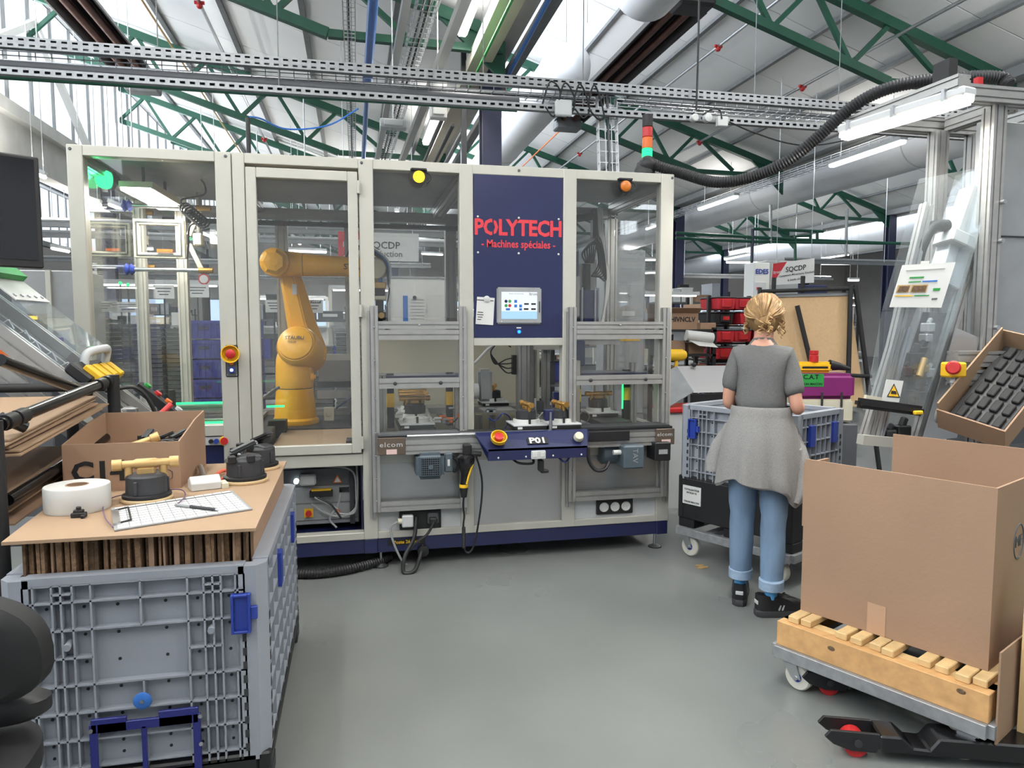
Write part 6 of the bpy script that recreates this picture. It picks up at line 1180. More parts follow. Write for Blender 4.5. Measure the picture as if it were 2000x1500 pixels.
# paper tag on the header panel
tg = thing('paper_tag', 'white printed tag held by a magnet left of the touch screen', 'tag', (.80, YF, 1.6)); Tt = Mx.Translation((.803, YF-.001, 1.603)) @ Mx.Rotation(R(3.5), 4, 'Y')
b = MB(); b.T = Tt; b.cbox((0, 0, 0), (.112, .001, .17)); b.build('sheet', 'paper', tg); b = MB(); b.T = Tt; b.lathe([(.02, 0), (.02, -.008), (.015, -.01)], (.005, 0, .075), (0, 1, 0), 20); b.build('magnet', 'grey_light', tg, smooth=True)
b = MB(); b.T = Tt
for x, z, L in ((-.03, .066, .05), (.04, .066, .02), (-.03, -.01, .035), (-.03, -.025, .04), (-.03, -.04, .03), (-.035, -.055, .025)): b.cbox((x, -.001, z), (L, .0006, .005))
b.build('print_lines', 'dark', tg)
# ================================================================ right station: frame, lamp, tilted clear guard
ts = thing('test_station', 'tall aluminium test station with clear tilted guard at right', 'machine', (3.2, 3.4, 0))
def tprof(n, p, q, w_=.08, h_=.08, up=(0, 1, 0), m='alu_slot', k=2): return MB().prof(p, q, w_, h_, up, nw=k, nh=k).build(n, m, ts)
zf = 2.64
for x, y in ((3.36, 3.62), (3.27, 3.16), (3.62, 3.62)): tprof('post', (x, y, 0), (x, y, zf))
tprof('frame_rail', (2.93, 3.12, zf+.04), (4.2, 3.12, zf+.04), up=(0, 0, 1)); tprof('frame_rail', (2.88, 3.66, zf+.04), (4.2, 3.66, zf+.04), up=(0, 0, 1)); tprof('frame_rail', (2.9, 2.98, zf+.04), (2.86, 3.72, zf+.04), up=(0, 0, 1)); tprof('frame_rail', (3.42, 3.2, zf+.04), (3.42, 3.6, zf+.04), up=(0, 0, 1)); tprof('frame_rail', (3.75, 3.2, zf+.04), (3.75, 3.6, zf+.04), up=(0, 0, 1))
MB().cbox((2.9, 3.1, zf+.13), (.05, .1, .1)).build('hose_clamp', 'black', ts); MB().cbox((3.12, 3.12, zf+.1), (.03, .03, .05)).build('red_cap', 'red', ts)
la, lb_ = V((2.775, 3.69, 2.6)), V((2.915, 2.955, 2.6))
sl_ = thing('station_lamp', 'long bright lamp on the frame of the right station', 'lamp', (la+lb_)/2)
MB().bar(la+V((0, 0, .035)), lb_+V((0, 0, .035)), .1, .045).build('housing', 'grey_light', sl_, bevel=.01); MB().bar(la, lb_, .085, .05).build('diffuser', 'tube', sl_, bevel=.015, seg=2)
for k in (.12, .5, .88): MB().cbox(la.lerp(lb_, k)+V((0, 0, .035)), (.12, .02, .06)).build('clip', 'steel', sl_)
dl = lb_-la; area('station_lamp_light', (la+lb_)/2-V((0, 0, .04)), .75, .08, 22, (0, 0, math.atan2(dl.y, dl.x)), (1, .96, .88))
def G(x, y, k=0):
    d = RT*((x-1000)/F)+UP*((750-y)/F)+FW; t = (3.05+k+.4*.125)/(d.y-.125*d.z); return V((0, 0, H))+d*t
gn_ = V((0, -1, .125)).normalized()
def gq(n, pts, m, th=.005, k=0, par=None, bevel=0): return MB().prism([G(x, y, k) for x, y in pts], (0, 0, 0), gn_*th).build(n, m, par or ts, bevel=bevel)
gq('clear_guard', [(1795, 350), (1950, 320), (1868, 605), (1722, 607)], 'acrylic'); gq('clear_guard', [(1722, 608), (1868, 606), (1800, 800), (1690, 790)], 'acrylic')
MB().prism([G(1950, 320), G(1868, 605), G(1868, 605)+V((.02, .3, 0)), G(1950, 320)+V((.02, .3, 0))], (0, 0, 0), (.005, 0, 0)).build('clear_side', 'acrylic', ts); MB().prism([G(1868, 605), G(1800, 800), G(1800, 800)+V((.02, .3, 0)), G(1868, 605)+V((.02, .3, 0))], (0, 0, 0), (.005, 0, 0)).build('clear_side', 'acrylic', ts)
for a, b, m, r in (((1810, 400), (1700, 860), 'alu_slot', .05), ((1940, 360), (1790, 862), 'alu_slot', .05), ((1775, 640), (1715, 862), 'steel', .03), ((1755, 640), (1690, 858), 'alu_slot', .05)): MB().prof(G(*a, .12), G(*b, .12), r, r, gn_).build('inclined_rail', m, ts)
MB().bar(G(1680, 858, .08), G(1790, 868, .08), .05, .05).build('lower_crossbar', 'alu', ts)
MB().bar(G(1905, 375, .16), G(1870, 475, .16), .13, .1, gn_).build('actuator', 'grey_light', ts, bevel=.006); MB().bar(G(1872, 462, .13), G(1866, 485, .13), .18, .14, gn_).build('actuator_flange', 'white', ts, bevel=.006); MB().bar(G(1865, 478, .16), G(1840, 560, .16), .14, .1, gn_).build('actuator_body', 'grey_light', ts, bevel=.006)
MB().tube(curve([G(1850, 440, .12), G(1820, 445, .12), G(1800, 480, .12), G(1790, 520, .14), G(1785, 560, .16)]), .032, 12).build('flex_hose', 'dark', ts, smooth=True)
gq('back_plate', [(1800, 610), (1858, 612), (1795, 800), (1735, 800)], 'grey_dark', .01, .2)
for (x, y, m, d) in ((1812, 640, 'grey_light', .05), (1808, 660, 'steel', .045), (1800, 690, 'black', .07), (1785, 705, 'dark', .09), (1802, 720, 'brass_tan', .04), (1790, 745, 'black', .08), (1812, 728, 'grey_light', .05), (1768, 725, 'black', .05), (1795, 780, 'black', .09), (1760, 845, 'black', .08), (1735, 850, 'dark', .06)):
    MB().cbox(G(x, y, .14), (d, .06, d)).cyl(G(x, y, .14)+V((0, 0, d*.4)), G(x, y, .14)+V((.02, 0, d)), d*.25, 10).build('fixture_block', m, ts, bevel=.006)
MB().cyl(G(1795, 735, .1), G(1806, 700, .1), .017, 12).build('brass_part', 'brass_tan', ts, smooth=True)
MB().bar(G(1672, 786, -.03), G(1802, 803, -.03), .05, .05).build('lower_bumper', 'black', ts, bevel=.015, seg=2); MB().cbox(G(1793, 806, -.06), (.05, .02, .02)).build('bumper_tip', 'yellow_safe', ts, bevel=.005); MB().bar(G(1690, 775, -.02), G(1720, 780, -.02), .02, .02).build('bumper_strip', 'cream', ts)
wsn = gq('warning_sign', [(1731, 741), (1764, 744), (1755, 786), (1721, 783)], 'white', .003, -.012); tri = [(1746, 749), (1758, 777), (1732, 775)]
gq('warning_triangle', tri, 'black', .0012, -.0165, wsn); gq('warning_field', [(1746, 753), (1755, 775), (1735, 773.5)], 'yellow_safe', .0012, -.0185, wsn); gq('warning_pictogram', [(1741, 763), (1750, 764), (1751, 770), (1740, 769)], 'black', .001, -.0205, wsn)
dcs = thing('instruction_sheet', 'white instruction sheet with coloured bars taped on the guard', 'sheet', G(1800, 555, -.02))
gq('sheet', [(1762, 518), (1866, 512), (1838, 601), (1737, 600)], 'paper', .002, -.012, dcs); gq('tab', [(1799, 510), (1815, 510), (1813, 517), (1797, 518)], 'paper', .002, -.012, dcs)
for pts, m in (([(1777, 541), (1805, 540), (1804, 543), (1776, 544)], 'green'), ([(1775, 550), (1799, 549), (1798, 551), (1774, 552)], 'green'), ([(1802, 548.5), (1831, 547), (1830, 550), (1801, 551)], 'blue_pipe'), ([(1754, 557), (1779, 556.5), (1774, 571), (1750, 571.5)], 'brass_tan'), ([(1781, 556.5), (1813, 555.5), (1808, 570.5), (1777, 571)], 'brass_tan'), ([(1748, 577), (1783, 576.5), (1782, 579), (1747, 579)], 'yellow_safe'), ([(1786, 576.5), (1815, 576), (1814, 578), (1785, 578.5)], 'green'), ([(1823, 563), (1837, 562.5), (1835, 567.5), (1822, 568)], 'green'), ([(1770, 528), (1846, 524), (1845.7, 525.5), (1769.7, 529.5)], 'grey_mid'), ([(1820, 582.5), (1831, 582), (1830, 585), (1819, 585.5)], 'grey_dark')): gq('colour_bar', pts, m, .0012, -.0165, dcs)
for pts in ([(1757, 559), (1777, 558.5), (1772.5, 569.5), (1752.5, 570)], [(1784, 558.5), (1810.5, 557.5), (1806.5, 569), (1779.5, 569.5)]): gq('photo_inset', pts, 'cardboard_edge_dark', .001, -.0185, dcs)
es_ = at(1862, 722, Y=2.98); sb_ = thing('stop_station', 'yellow emergency stop box beside the tilted guard', 'button', es_)
MB().cbox(es_, (.1, .07, .075)).build('box', 'yellow_safe', sb_, bevel=.008); MB().lathe([(.018, 0), (.02, .02), (.032, .024), (.034, .04), (.026, .05)], es_+V((-.03, -.03, .01)), (-.7, -.7, .1), 20).build('button', 'red', sb_, smooth=True); MB().lathe([(.036, 0), (.03, .02)], es_+V((-.02, -.02, .01)), (-.7, -.7, .1), 20).build('collar', 'yellow_safe', sb_, smooth=True); MB().cyl(es_+V((0, 0, -.037)), es_+V((0, 0, -.065)), .014, 12).build('gland', 'grey_light', sb_)
MB().tube(curve([es_+V((0, 0, -.06)), es_+V((-.02, .0, -.14)), es_+V((-.06, .02, -.2)), es_+V((-.06, .03, -.26)), es_+V((-.01, .04, -.27))]), .007, 8).build('cable', 'grey_mid', sb_, smooth=True); MB().cbox(es_+V((.07, .05, 0)), (.09, .06, .06)).build('bracket', 'grey_dark', sb_)
for z in (1.34, 1.245): MB().prof((2.98, 3.05, z), (4.0, 3.05, z), .08, .08, nw=2, nh=2).build('cross_beam', 'alu_slot', ts)
gq('side_sheet', [(1866, 640), (1912, 660), (1868, 855), (1800, 862)], 'sheet', .004, .06)
MB().box(3.36, 4.4, 3.3, 3.36, 1.4, 2.62).build('cabinet_panel', 'grey_mid', ts, bevel=.004); MB().box(3.36, 4.4, 3.29, 3.3, 2.0, 2.006).build('panel_seam', 'dark', ts); MB().box(3.5, 4.4, 3.3, 3.6, .2, 1.2).build('lower_cabinet', 'grey_dark', ts)
for z in (2.15, 1.95, 1.5): MB().cyl((3.3, 3.12, z), (3.3, 3.095, z), .012, 10).build('bolt', 'steel', ts)
MB().tube(curve([(3.55, 3.2, 1.42), (3.52, 3.1, 1.36), (3.6, 3.06, 1.33), (3.75, 3.1, 1.36)]), .016, 8).build('cable', 'grey_dark', ts, smooth=True)
# corrugated hose from machine to station
tag(corr(curve([(1.95, 4.52, 2.585), at(1330, 338, Y=4.4), at(1400, 356, Y=4.2), at(1470, 345, Y=4.05), at(1540, 313, Y=3.9), at(1600, 265, Y=3.8), at(1660, 212, Y=3.7), at(1720, 178, Y=3.6), at(1790, 160, Y=3.5), at(1880, 152, Y=3.4), at(1950, 152, Y=3.35), at(1972, 166, Y=3.3)], 6), .037, .016, 12).build('corrugated_hose', 'black', smooth=True), 'thick black corrugated hose arching from the machine to the right station', 'hose')
# tilted box with black tray
tx = thing('parts_box', 'tilted cardboard box holding a black plastic tray at right', 'box', (3.2, 3.0, 1.0)); Tb = Mx.Translation((2.98, 2.72, .93)) @ Mx.Rotation(R(12), 4, 'Z') @ Mx.Rotation(R(-38), 4, 'Y') @ Mx.Rotation(R(18), 4, 'X')
b = MB(); b.T = Tb
b.box(0, .6, 0, .008, 0, .13); b.build('near_wall', 'cardboard', tx); b = MB(); b.T = Tb; b.box(0, .6, .30, .308, 0, .17); b.build('far_wall', 'cardboard_light', tx); b = MB(); b.T = Tb; b.box(-.008, 0, 0, .308, 0, .13); b.build('end_wall', 'cardboard', tx); b = MB(); b.T = Tb; b.box(0, .6, .008, .3, 0, .008); b.build('bottom', 'cardboard', tx); b = MB(); b.T = Tb; b.box(.6, .608, 0, .308, 0, .15); b.build('end_wall', 'cardboard_light', tx)
b = MB(); b.T = Tb; b.box(.02, .58, .03, .28, .05, .07); b.build('tray', 'black', tx, bevel=.004)
for i in range(6):
    for j in range(4): b = MB(); b.T = Tb; b.box(.04+.09*i, .115+.09*i, .05+.055*j, .085+.055*j, .07, .085); b.build('tray_ridge', 'rubber', tx, bevel=.004)
tag(MB().box(2.9, 3.6, 2.75, 3.0, .0, .9).build('work_table', 'grey_dark', bevel=.01), 'dark grey bench carrying the tilted parts box', 'bench')
# ================================================================ behind the person
pu = thing('storage_case', 'purple lidded white case with green label on a stand', 'case', (3.62, 4.95, .6)); Mp = RZ(-14); pc = V((3.62, 5.0, 0))
obox(pc+V((0, 0, 1.04)), (.46, .3, .2), Mp).build('purple_lid', 'purple', pu, bevel=.03, seg=3); obox(pc+V((0, 0, .85)), (.44, .29, .18), Mp).build('white_body', 'cream', pu, bevel=.015, seg=2); obox(pc+Mp @ V((-.12, -.151, 1.09)), (.2, .003, .1), Mp).build('green_label', 'green', pu)
text('label_lettering', 'C.A.T', .05, pc+Mp @ V((-.12, -.1535, 1.115)), 'black', pu, rot=Mp @ Mx.Rotation(R(90), 3, 'X'), bold=.001); text('label_lettering', 'ITRON MACON', .025, pc+Mp @ V((-.12, -.1535, 1.06)), 'black', pu, rot=Mp @ Mx.Rotation(R(90), 3, 'X'), bold=.0006)
for x in (-.03, .12): obox(pc+Mp @ V((x, -.155, .94)), (.016, .012, .12), Mp).build('latch', 'dark', pu, bevel=.003)
obox(pc+Mp @ V((.222, 0, .9)), (.004, .02, .04), Mp).build('grip_hole', 'black', pu); obox(pc+Mp @ V((-.05, -.147, .86)), (.11, .003, .03), Mp).build('name_strip', 'tag_pink', pu)
obox(pc+V((0, 0, .4)), (.5, .34, .7), Mp).build('stand', 'grey_dark', pu, bevel=.01); obox(pc+V((0, 0, .03)), (.5, .34, .06), Mp).build('stand_base', 'dark', pu)
yd = thing('glue_gun', 'yellow tool with black nozzle lying on the purple case', 'tool', pc+V((0, 0, 1.14))); obox(pc+Mp @ V((-.05, 0, 1.185)), (.28, .1, .085), Mp).build('yellow_body', 'yellow_safe', yd, bevel=.02, seg=2); obox(pc+Mp @ V((-.05, -.05, 1.185)), (.2, .006, .015), Mp).build('grip_strip', 'black', yd); MB().tube([pc+Mp @ V((.08, 0, 1.2)), pc+Mp @ V((.16, 0, 1.19)), pc+Mp @ V((.24, 0, 1.17))], .03, 12, [.045, .03, .014]).build('nozzle', 'black', yd, smooth=True)
tag(MB().lathe([(.035, 0), (.035, .05), (.03, .055), (.034, .06), (.034, .09)], pc+V((-.05, .0, 1.228)), n=18).build('red_beaker', 'red', smooth=True), 'small red cylindrical cap on top of the yellow tool', 'cap')
# hopper
hpz = thing('sheet_hopper', 'grey sheet metal hopper tray behind the working bin', 'hopper', (2.95, 5.5, 0))
MB().prism([(2.72, 5.4, .96), (3.16, 5.4, .96), (3.2, 5.62, 1.16), (2.7, 5.62, 1.16)], (0, 0, 0), (0, .01, .01)).build('back_sheet', 'sheet', hpz); MB().box(2.72, 3.16, 5.38, 5.42, .87, .95).build('front_bar', 'black', hpz); MB().prism([(2.5, 5.35, .85), (2.72, 5.38, .96), (2.68, 5.62, 1.16), (2.55, 5.6, 1.1)], (0, 0, 0), (.01, 0, .012)).build('side_chute', 'galv_dull', hpz); MB().box(2.5, 3.2, 5.35, 5.7, .80, .845).build('red_bed', 'red', hpz, bevel=.01); MB().box(2.52, 3.18, 5.38, 5.68, 0, .80).build('cabinet', 'grey_light', hpz); MB().ball((2.84, 5.6, 1.18), .02).build('knob', 'black', hpz)
tag(MB().cbox((3.16, 5.25, .98), (.08, .08, .14)).cyl((3.16, 5.25, 1.05), (3.16, 5.25, 1.08), .025, 10).build('spray_bottle', 'blue_pipe', bevel=.01), 'blue bottle behind the person by the hopper', 'bottle')
tag(MB().box(3.05, 3.3, 5.15, 5.34, .0, .905).build('side_table', 'grey_dark', bevel=.008), 'dark small table under the blue bottle', 'table')
# easel board
ea = thing('easel_board', 'large tan board on a black tube easel', 'board', (4.6, 6.5, 0))
MB().prism([(4.0, 6.5, 1.80), (5.0, 6.45, 1.83), (5.16, 6.35, .68), (4.0, 6.4, .72)], (0, 0, 0), (0, .02, .0)).build('board', 'corkboard', ea); MB().bar((4.0, 6.5, 1.815), (5.0, 6.45, 1.845), .03, .03).build('top_edge', 'grey_mid', ea)
for p_, q_, r in (((4.97, 6.4, 1.93), (4.9, 6.28, 0), .024), ((5.02, 6.4, 1.93), (5.32, 6.3, 0), .024), ((4.0, 6.45, 1.86), (5.0, 6.4, 1.90), .02), ((4.0, 6.36, 1.06), (5.17, 6.3, 1.0), .02), ((4.36, 6.4, 1.72), (4.52, 6.33, 1.04), .024), ((4.0, 6.5, 1.9), (3.9, 6.4, 0), .02), ((4.13, 6.46, 1.84), (4.13, 6.46, 2.0), .022), ((4.45, 6.45, 1.85), (4.45, 6.45, 2.02), .022), ((4.97, 6.5, 1.9), (5.1, 7.0, 0), .022)): MB().cyl(p_, q_, r, 12).build('tube', 'rubber', ea, smooth=True)
# red bin shelf
rs = thing('bin_shelf', 'black steel shelf filled with red lidded bins', 'shelf', (4.5, 7.5, 0)); SX0, SX1 = 3.93, 5.2
for x in (SX0, SX0+.5, SX0+.98, SX1):
    for y in (7.42, 7.95): MB().box(x-.018, x+.018, y-.018, y+.018, 0, 1.86).build('post', 'black', rs)
rows = (1.70, 1.535, 1.335, 1.14, .955, .77)
for z in (1.53, 1.335-.008, 1.14-.008, .955-.008, .77-.008, .4): MB().box(SX0, SX1, 7.42, 7.95, z-.02, z-.002).build('shelf_board', 'black', rs)
rw = ['top', 'second', 'third', 'fourth', 'fifth', 'lowest']; on = ['first', 'second', 'third', 'fourth']
def red_bin(lab, loc, m='red_bin', sx=1):
    t = thing('red_bin', lab, 'bin', (0, 0, 0), 'lidded bins on the black shelf')
    MB().prism([(-.1, -.0, 0), (.1, -.0, 0), (.115, 0, .13), (-.115, 0, .13)], (0, -.16, 0), (0, .25, 0)).build('body', m, t, bevel=.01); MB().box(-.122, .122, -.17, .26, .13, .145).build('lid', 'grey_dark', t, bevel=.004); MB().box(-.06, .06, -.185, -.16, .02, .12).build('front_handle', m, t, bevel=.012); MB().box(-.04, .04, -.188, -.184, .05, .09).build('label_slot', 'red', t)
    t.location = loc; t.scale = (sx, 1, 1); return t
for i, z in enumerate(rows):
    for j in range(4):
        red_bin('%s lidded bin on the %s row, %s from the left' % ('black' if (i, j) == (1, 0) else 'red', rw[i], on[j]), (SX0+.13+.26*j+(.03 if i % 2 else 0), 7.45+(.05 if (j+i) % 2 else -.03), z), 'black' if (i, j) == (1, 0) else 'red_bin')
# boxes and film rack left of the shelf
def carton(lab, c, d, rz=0, open_=True, txt=None, m='cardboard'):
    t = thing('carton', lab, 'box', (0, 0, 0), 'cardboard cartons behind the machine'); w_, p_, h_ = d
    if open_:
        MB().open_box(-w_/2, w_/2, -p_/2, p_/2, 0, h_, .006).build('body', m, t)
        for s_ in (-1, 1): MB().prism([(-w_/2, s_*p_/2, h_), (w_/2, s_*p_/2, h_), (w_/2, s_*(p_/2+.09), h_+.05), (-w_/2, s_*(p_/2+.09), h_+.05)], (0, 0, 0), (0, 0, .005)).build('flap', m, t); MB().prism([(s_*w_/2, -p_/2, h_), (s_*w_/2, p_/2, h_), (s_*(w_/2+.02), p_/2, h_+.1), (s_*(w_/2+.02), -p_/2, h_+.1)], (0, 0, 0), (.005, 0, 0)).build('flap', m, t)
    else: MB().box(-w_/2, w_/2, -p_/2, p_/2, 0, h_).build('body', m, t, bevel=.003); MB().box(-w_/2, w_/2, -.03, .03, h_, h_+.001).build('tape', 'tape', t)
    if txt: text('print', txt, .07, (0, -p_/2-.002, h_*.6), 'black', t, bold=.002)
    t.location = c; t.rotation_euler = (0, 0, R(rz)); return t
fr = thing('film_rack', 'black rack with a white film roll beside the red bins', 'rack', (3.5, 7.1, 0))
for x in (3.18, 3.72):
    for y in (6.9, 7.3): MB().box(x-.02, x+.02, y-.02, y+.02, 0, 1.5).build('post', 'black', fr)
for z in (.85, 1.22, 1.48): MB().box(3.16, 3.74, 6.88, 7.32, z-.025, z).build('shelf_board', 'black', fr)
MB().cyl((3.38, 6.86, 1.42), (3.68, 6.86, 1.39), .055, 20).build('film_roll', 'white', fr, smooth=True); MB().prism([(3.4, 6.84, 1.37), (3.68, 6.84, 1.34), (3.72, 6.8, 1.29), (3.5, 6.8, 1.31)], (0, 0, 0), (0, .004, .002)).build('film_tail', 'white', fr)
carton('open carton with handwriting on top of the film rack', (3.34, 7.1, 1.48), (.42, .34, .17), 4, True, 'CHIVNCLV'); carton('small closed carton on top of the film rack', (3.63, 7.05, 1.48), (.2, .3, .07), 10, False); carton('left carton on the middle tier of the film rack', (3.32, 7.1, 1.22), (.2, .3, .14), 0, False); carton('right carton on the middle tier of the film rack', (3.56, 7.12, 1.22), (.18, .3, .12), 0, False)
carton('open carton lettered CELO on the lower tier of the film rack', (3.40, 6.98, .85), (.36, .3, .16), 5, True, 'CELO'); tag(MB().lathe([(.05, 0), (.06, .03), (.06, .16), (.04, .2)], (3.1, 6.7, 1.22), (1, 0, 0), 18).cyl((3.2, 6.7, 0), (3.2, 6.7, 1.18), .02, 8).build('yellow_lamp', 'yellow_safe', smooth=True), 'yellow rounded tool end beside the right machine post', 'tool')
# hanging signs
def sign(lab, q, lines, redw):
    t = thing('hanging_sign', lab, 'sign', q[0].lerp(q[2], .5), 'hanging red and white signs'); a, b_, c_, d_ = q
    MB().prism(q, (0, 0, 0), (0, .01, 0)).build('board', 'paper', t)
    MB().prism([a, a.lerp(b_, redw), d_.lerp(c_, .02), d_], (0, -.002, 0), (0, 0, 0)).build('red_corner', 'red_bin', t)
    u = (b_-a).normalized(); rot = Mx((u, V((0, 0, 1)).cross(u) if 0 else u.cross(V((0, 0, 1))), V((0, 0, 1)))).transposed()
    w_ = (b_-a).length; h_ = abs(a.z-d_.z); rr = rot @ Mx.Rotation(R(90), 3, 'X')
    def pl(x, y): return a.lerp(b_, x).lerp(d_.lerp(c_, x), y)+V((0, -.005, 0))
    rr = Mx((u, V((0, 0, 1)), u.cross(V((0, 0, 1))))).transposed()
    for tx_, x, y, s_, m in lines: text('sign_lettering', tx_, s_, pl(x, y), m, t, rot=rr, bold=s_*.01)
    for k in (.08, .92): e = a.lerp(b_, k); MB().cyl(e, (e.x, e.y, roofz(e.x)+.02), .004, 5).build('wire', 'steel', t)
    return t
sign('white and red SQCDP sign hung above the red bins', [at(1510, 515, Y=9), at(1591, 504, Y=9), at(1590, 552, Y=9), at(1506, 557, Y=9)], [('Itron', .11, .42, .06, 'white'), ('SQCDP', .55, .35, .1, 'black'), ('Compteurs Mécaniques Résidentiel', .60, .58, .042, 'grey_dark'), ('& Intelis eSource', .58, .80, .042, 'grey_dark')], .33)
sign('SQCDP Production sign seen through the glass above the robot', [at(660, 452, Y=9), at(818, 457, Y=9), at(818, 511, Y=9), at(660, 508, Y=9)], [('Itron', .15, .45, .09, 'white'), ('SQCDP', .565, .45, .12, 'black'), ('Production', .565, .75, .1, 'grey_dark')], .34)
# ================================================================ behind the machine and in the far hall
wbd = thing('whiteboard', 'whiteboard standing behind the machine with a pinned form', 'whiteboard', (.7, 7.5, 0))
MB().box(.36, 1.06, 7.5, 7.53, .95, 2.02).build('panel', 'white', wbd); MB().frame(.35, 1.07, .94, 2.03, 7.49, 7.54, .02).build('frame', 'grey_mid', wbd); MB().box(.5, .74, 7.49, 7.5, 1.56, 1.83).build('form', 'paper', wbd)
for k in range(7): MB().box(.58, .72, 7.487, 7.49, 1.59+.033*k, 1.594+.033*k).build('form_line', 'grey_mid', wbd)
MB().box(.5, .55, 7.487, 7.49, 1.56, 1.83).build('form_band', 'blue_pipe', wbd); MB().cyl((.62, 7.49, 1.81), (.62, 7.47, 1.81), .02, 12).build('magnet', 'black', wbd)
for x in (.4, 1.02): MB().cyl((x, 7.52, 0), (x, 7.52, .95), .02, 8).build('leg', 'grey_mid', wbd); MB().bar((x, 7.3, .02), (x, 7.75, .02), .04, .03).build('foot', 'grey_mid', wbd)
tcs = thing('tool_case', 'red and black tool case before the whiteboard', 'case', (.95, 7.2, 1.2)); MB().box(.84, 1.04, 7.15, 7.3, 1.2, 1.33).build('body', 'red', tcs, bevel=.01); MB().box(.83, 1.05, 7.14, 7.31, 1.33, 1.39).build('lid', 'black', tcs, bevel=.02); MB().box(.9, 1.02, 7.145, 7.15, 1.22, 1.3).build('label', 'grey_light', tcs); MB().box(.8, 1.1, 7.12, 7.33, 0, 1.199).build('stand', 'grey_dark', tcs)
gcb = thing('control_cabinet', 'grey control cabinet behind the right glass pane', 'cabinet', (2.78, 7.1, 0)); MB().box(2.58, 2.98, 7.0, 7.4, .4, 2.3).build('body', 'grey_mid', gcb, bevel=.01); MB().box(2.6, 2.96, 6.985, 7.0, .6, 1.95).build('door', 'grey_mid', gcb, bevel=.004); MB().box(2.72, 2.86, 6.98, 6.985, 1.62, 1.67).build('name_plate', 'grey_light', gcb); MB().box(2.7, 2.92, 6.98, 6.985, 1.36, 1.44).build('warning_plate', 'yellow_safe', gcb); MB().cyl((2.8, 6.985, 1.84), (2.8, 6.97, 1.84), .015, 10).build('lock', 'steel', gcb)
MB().box(2.6, 2.96, 7.02, 7.38, 0, .4).build('plinth', 'dark', gcb)
ecb = thing('white_cabinet', 'white electrical cabinet with blue letters left of the sign', 'cabinet', (6.2, 10, 0)); MB().box(6.05, 6.32, 10, 10.3, .8, 2.5).build('body', 'white', ecb, bevel=.01); text('lettering', 'EDE5', .1, (6.18, 9.99, 2.36), 'blue', ecb, bold=.003); MB().box(6.06, 6.24, 9.97, 10, 1.9, 2.2).build('door', 'grey_light', ecb, bevel=.005); MB().box(6.32, 6.9, 10.1, 10.6, 0, 2.55).build('machine_body', 'grey_mid', ecb, bevel=.02); MB().box(6.05, 6.32, 10.02, 10.3, 0, .8).build('plinth', 'grey_dark', ecb); MB().box(6.08, 6.14, 9.96, 9.97, 2.08, 2.12).build('switch', 'red', ecb)
bmc = thing('blue_machine', 'navy machine tool behind the leaning tan board', 'machine', (7.3, 10.5, 0)); MB().box(7.05, 7.65, 10.4, 11, 0, 2.2).build('body', 'navy', bmc, bevel=.02); MB().cyl((7.35, 10.4, 1.95), (7.35, 10.36, 1.95), .09, 20).build('dial', 'grey_mid', bmc); MB().box(7.1, 7.4, 10.5, 10.9, 2.2, 2.6).build('motor_hood', 'dark', bmc, bevel=.03)
# stacked trays and crates seen through the left cell
def tray_stack(lab, x, y, w_, n, z0, m, h_=.045):
    t = thing('tray_stack', lab, 'stack', (x, y, 0), 'stacks of grey trays')
    a = MB().open_box(x-w_/2, x+w_/2, y, y+.4, z0, z0+h_*.8, .006).box(x-w_/2-.01, x+w_/2+.01, y-.01, y+.41, z0+h_*.62, z0+h_*.8).build('tray', m, t)
    for k in range(1, n): shared(a, t, (0, 0, k*h_))
    MB().box(x-w_/2-.02, x+w_/2+.02, y-.02, y+.42, z0-.06, z0-.005).build('dolly', 'dark', t)
    for dx in (-1, 1):
        for dy in (0, .4): MB().cyl((x+dx*w_/2*.85-.01, y+dy, z0-.1), (x+dx*w_/2*.85+.01, y+dy, z0-.1), .04, 12).build('castor', 'grey_dark', t)
    return t
mat('tray_green', S(104, 112, 100), .6, 0, .1, 8); mat('tray_grey', S(122, 124, 124), .6, 0, .1, 8)
for k, x in enumerate((-2.55, -2.1, -1.72)): tray_stack('tall stack of grey trays behind the left cell, '+['first', 'second', 'third'][k]+' from the left', x, 7.75+.1*k, .36, 32-k, .15, 'tray_green' if k != 1 else 'tray_grey')
for k, x in enumerate((-.42, -.08)): tray_stack('tall stack of grey trays behind the robot, '+['left', 'right'][k]+' one', x+.05, 7.4, .3, 26+3*k, .15, 'tray_grey')
def crate(lab, loc, m='blue_crate', d=(.3, .4, .17)):
    t = thing('plastic_crate', lab, 'crate', (0, 0, 0), 'blue crates behind the left cell'); w_, p_, h_ = d
    MB().open_box(-w_/2, w_/2, -p_/2, p_/2, 0, h_, .008).build('shell', m, t); MB().open_box(-w_/2-.01, w_/2+.01, -p_/2-.01, p_/2+.01, h_-.03, h_, .012, False).build('rim', m, t)
    for k in range(-2, 3): MB().box(k*.055-.006, k*.055+.006, -p_/2-.008, -p_/2, .02, h_-.03).build('rib', m, t)
    MB().box(-.05, .05, -p_/2-.01, -p_/2-.004, h_*.5, h_*.68).build('handle_slot', 'navy', t)
    t.location = loc; return t
for i in range(2):
    for j in range(8): crate('blue plastic crate in the %s stack behind the left cell, %s from the floor' % (['front', 'rear'][i], ['first', 'second', 'third', 'fourth', 'fifth', 'sixth', 'seventh', 'eighth'][j]), (-1.38+.31*i, 7.35+.25*i, .1+.185*j))
tag(MB().box(-1.56, -.9, 7.1, 7.85, 0, .095).build('crate_dolly', 'dark'), 'low dark dolly under the blue crate stacks', 'dolly')
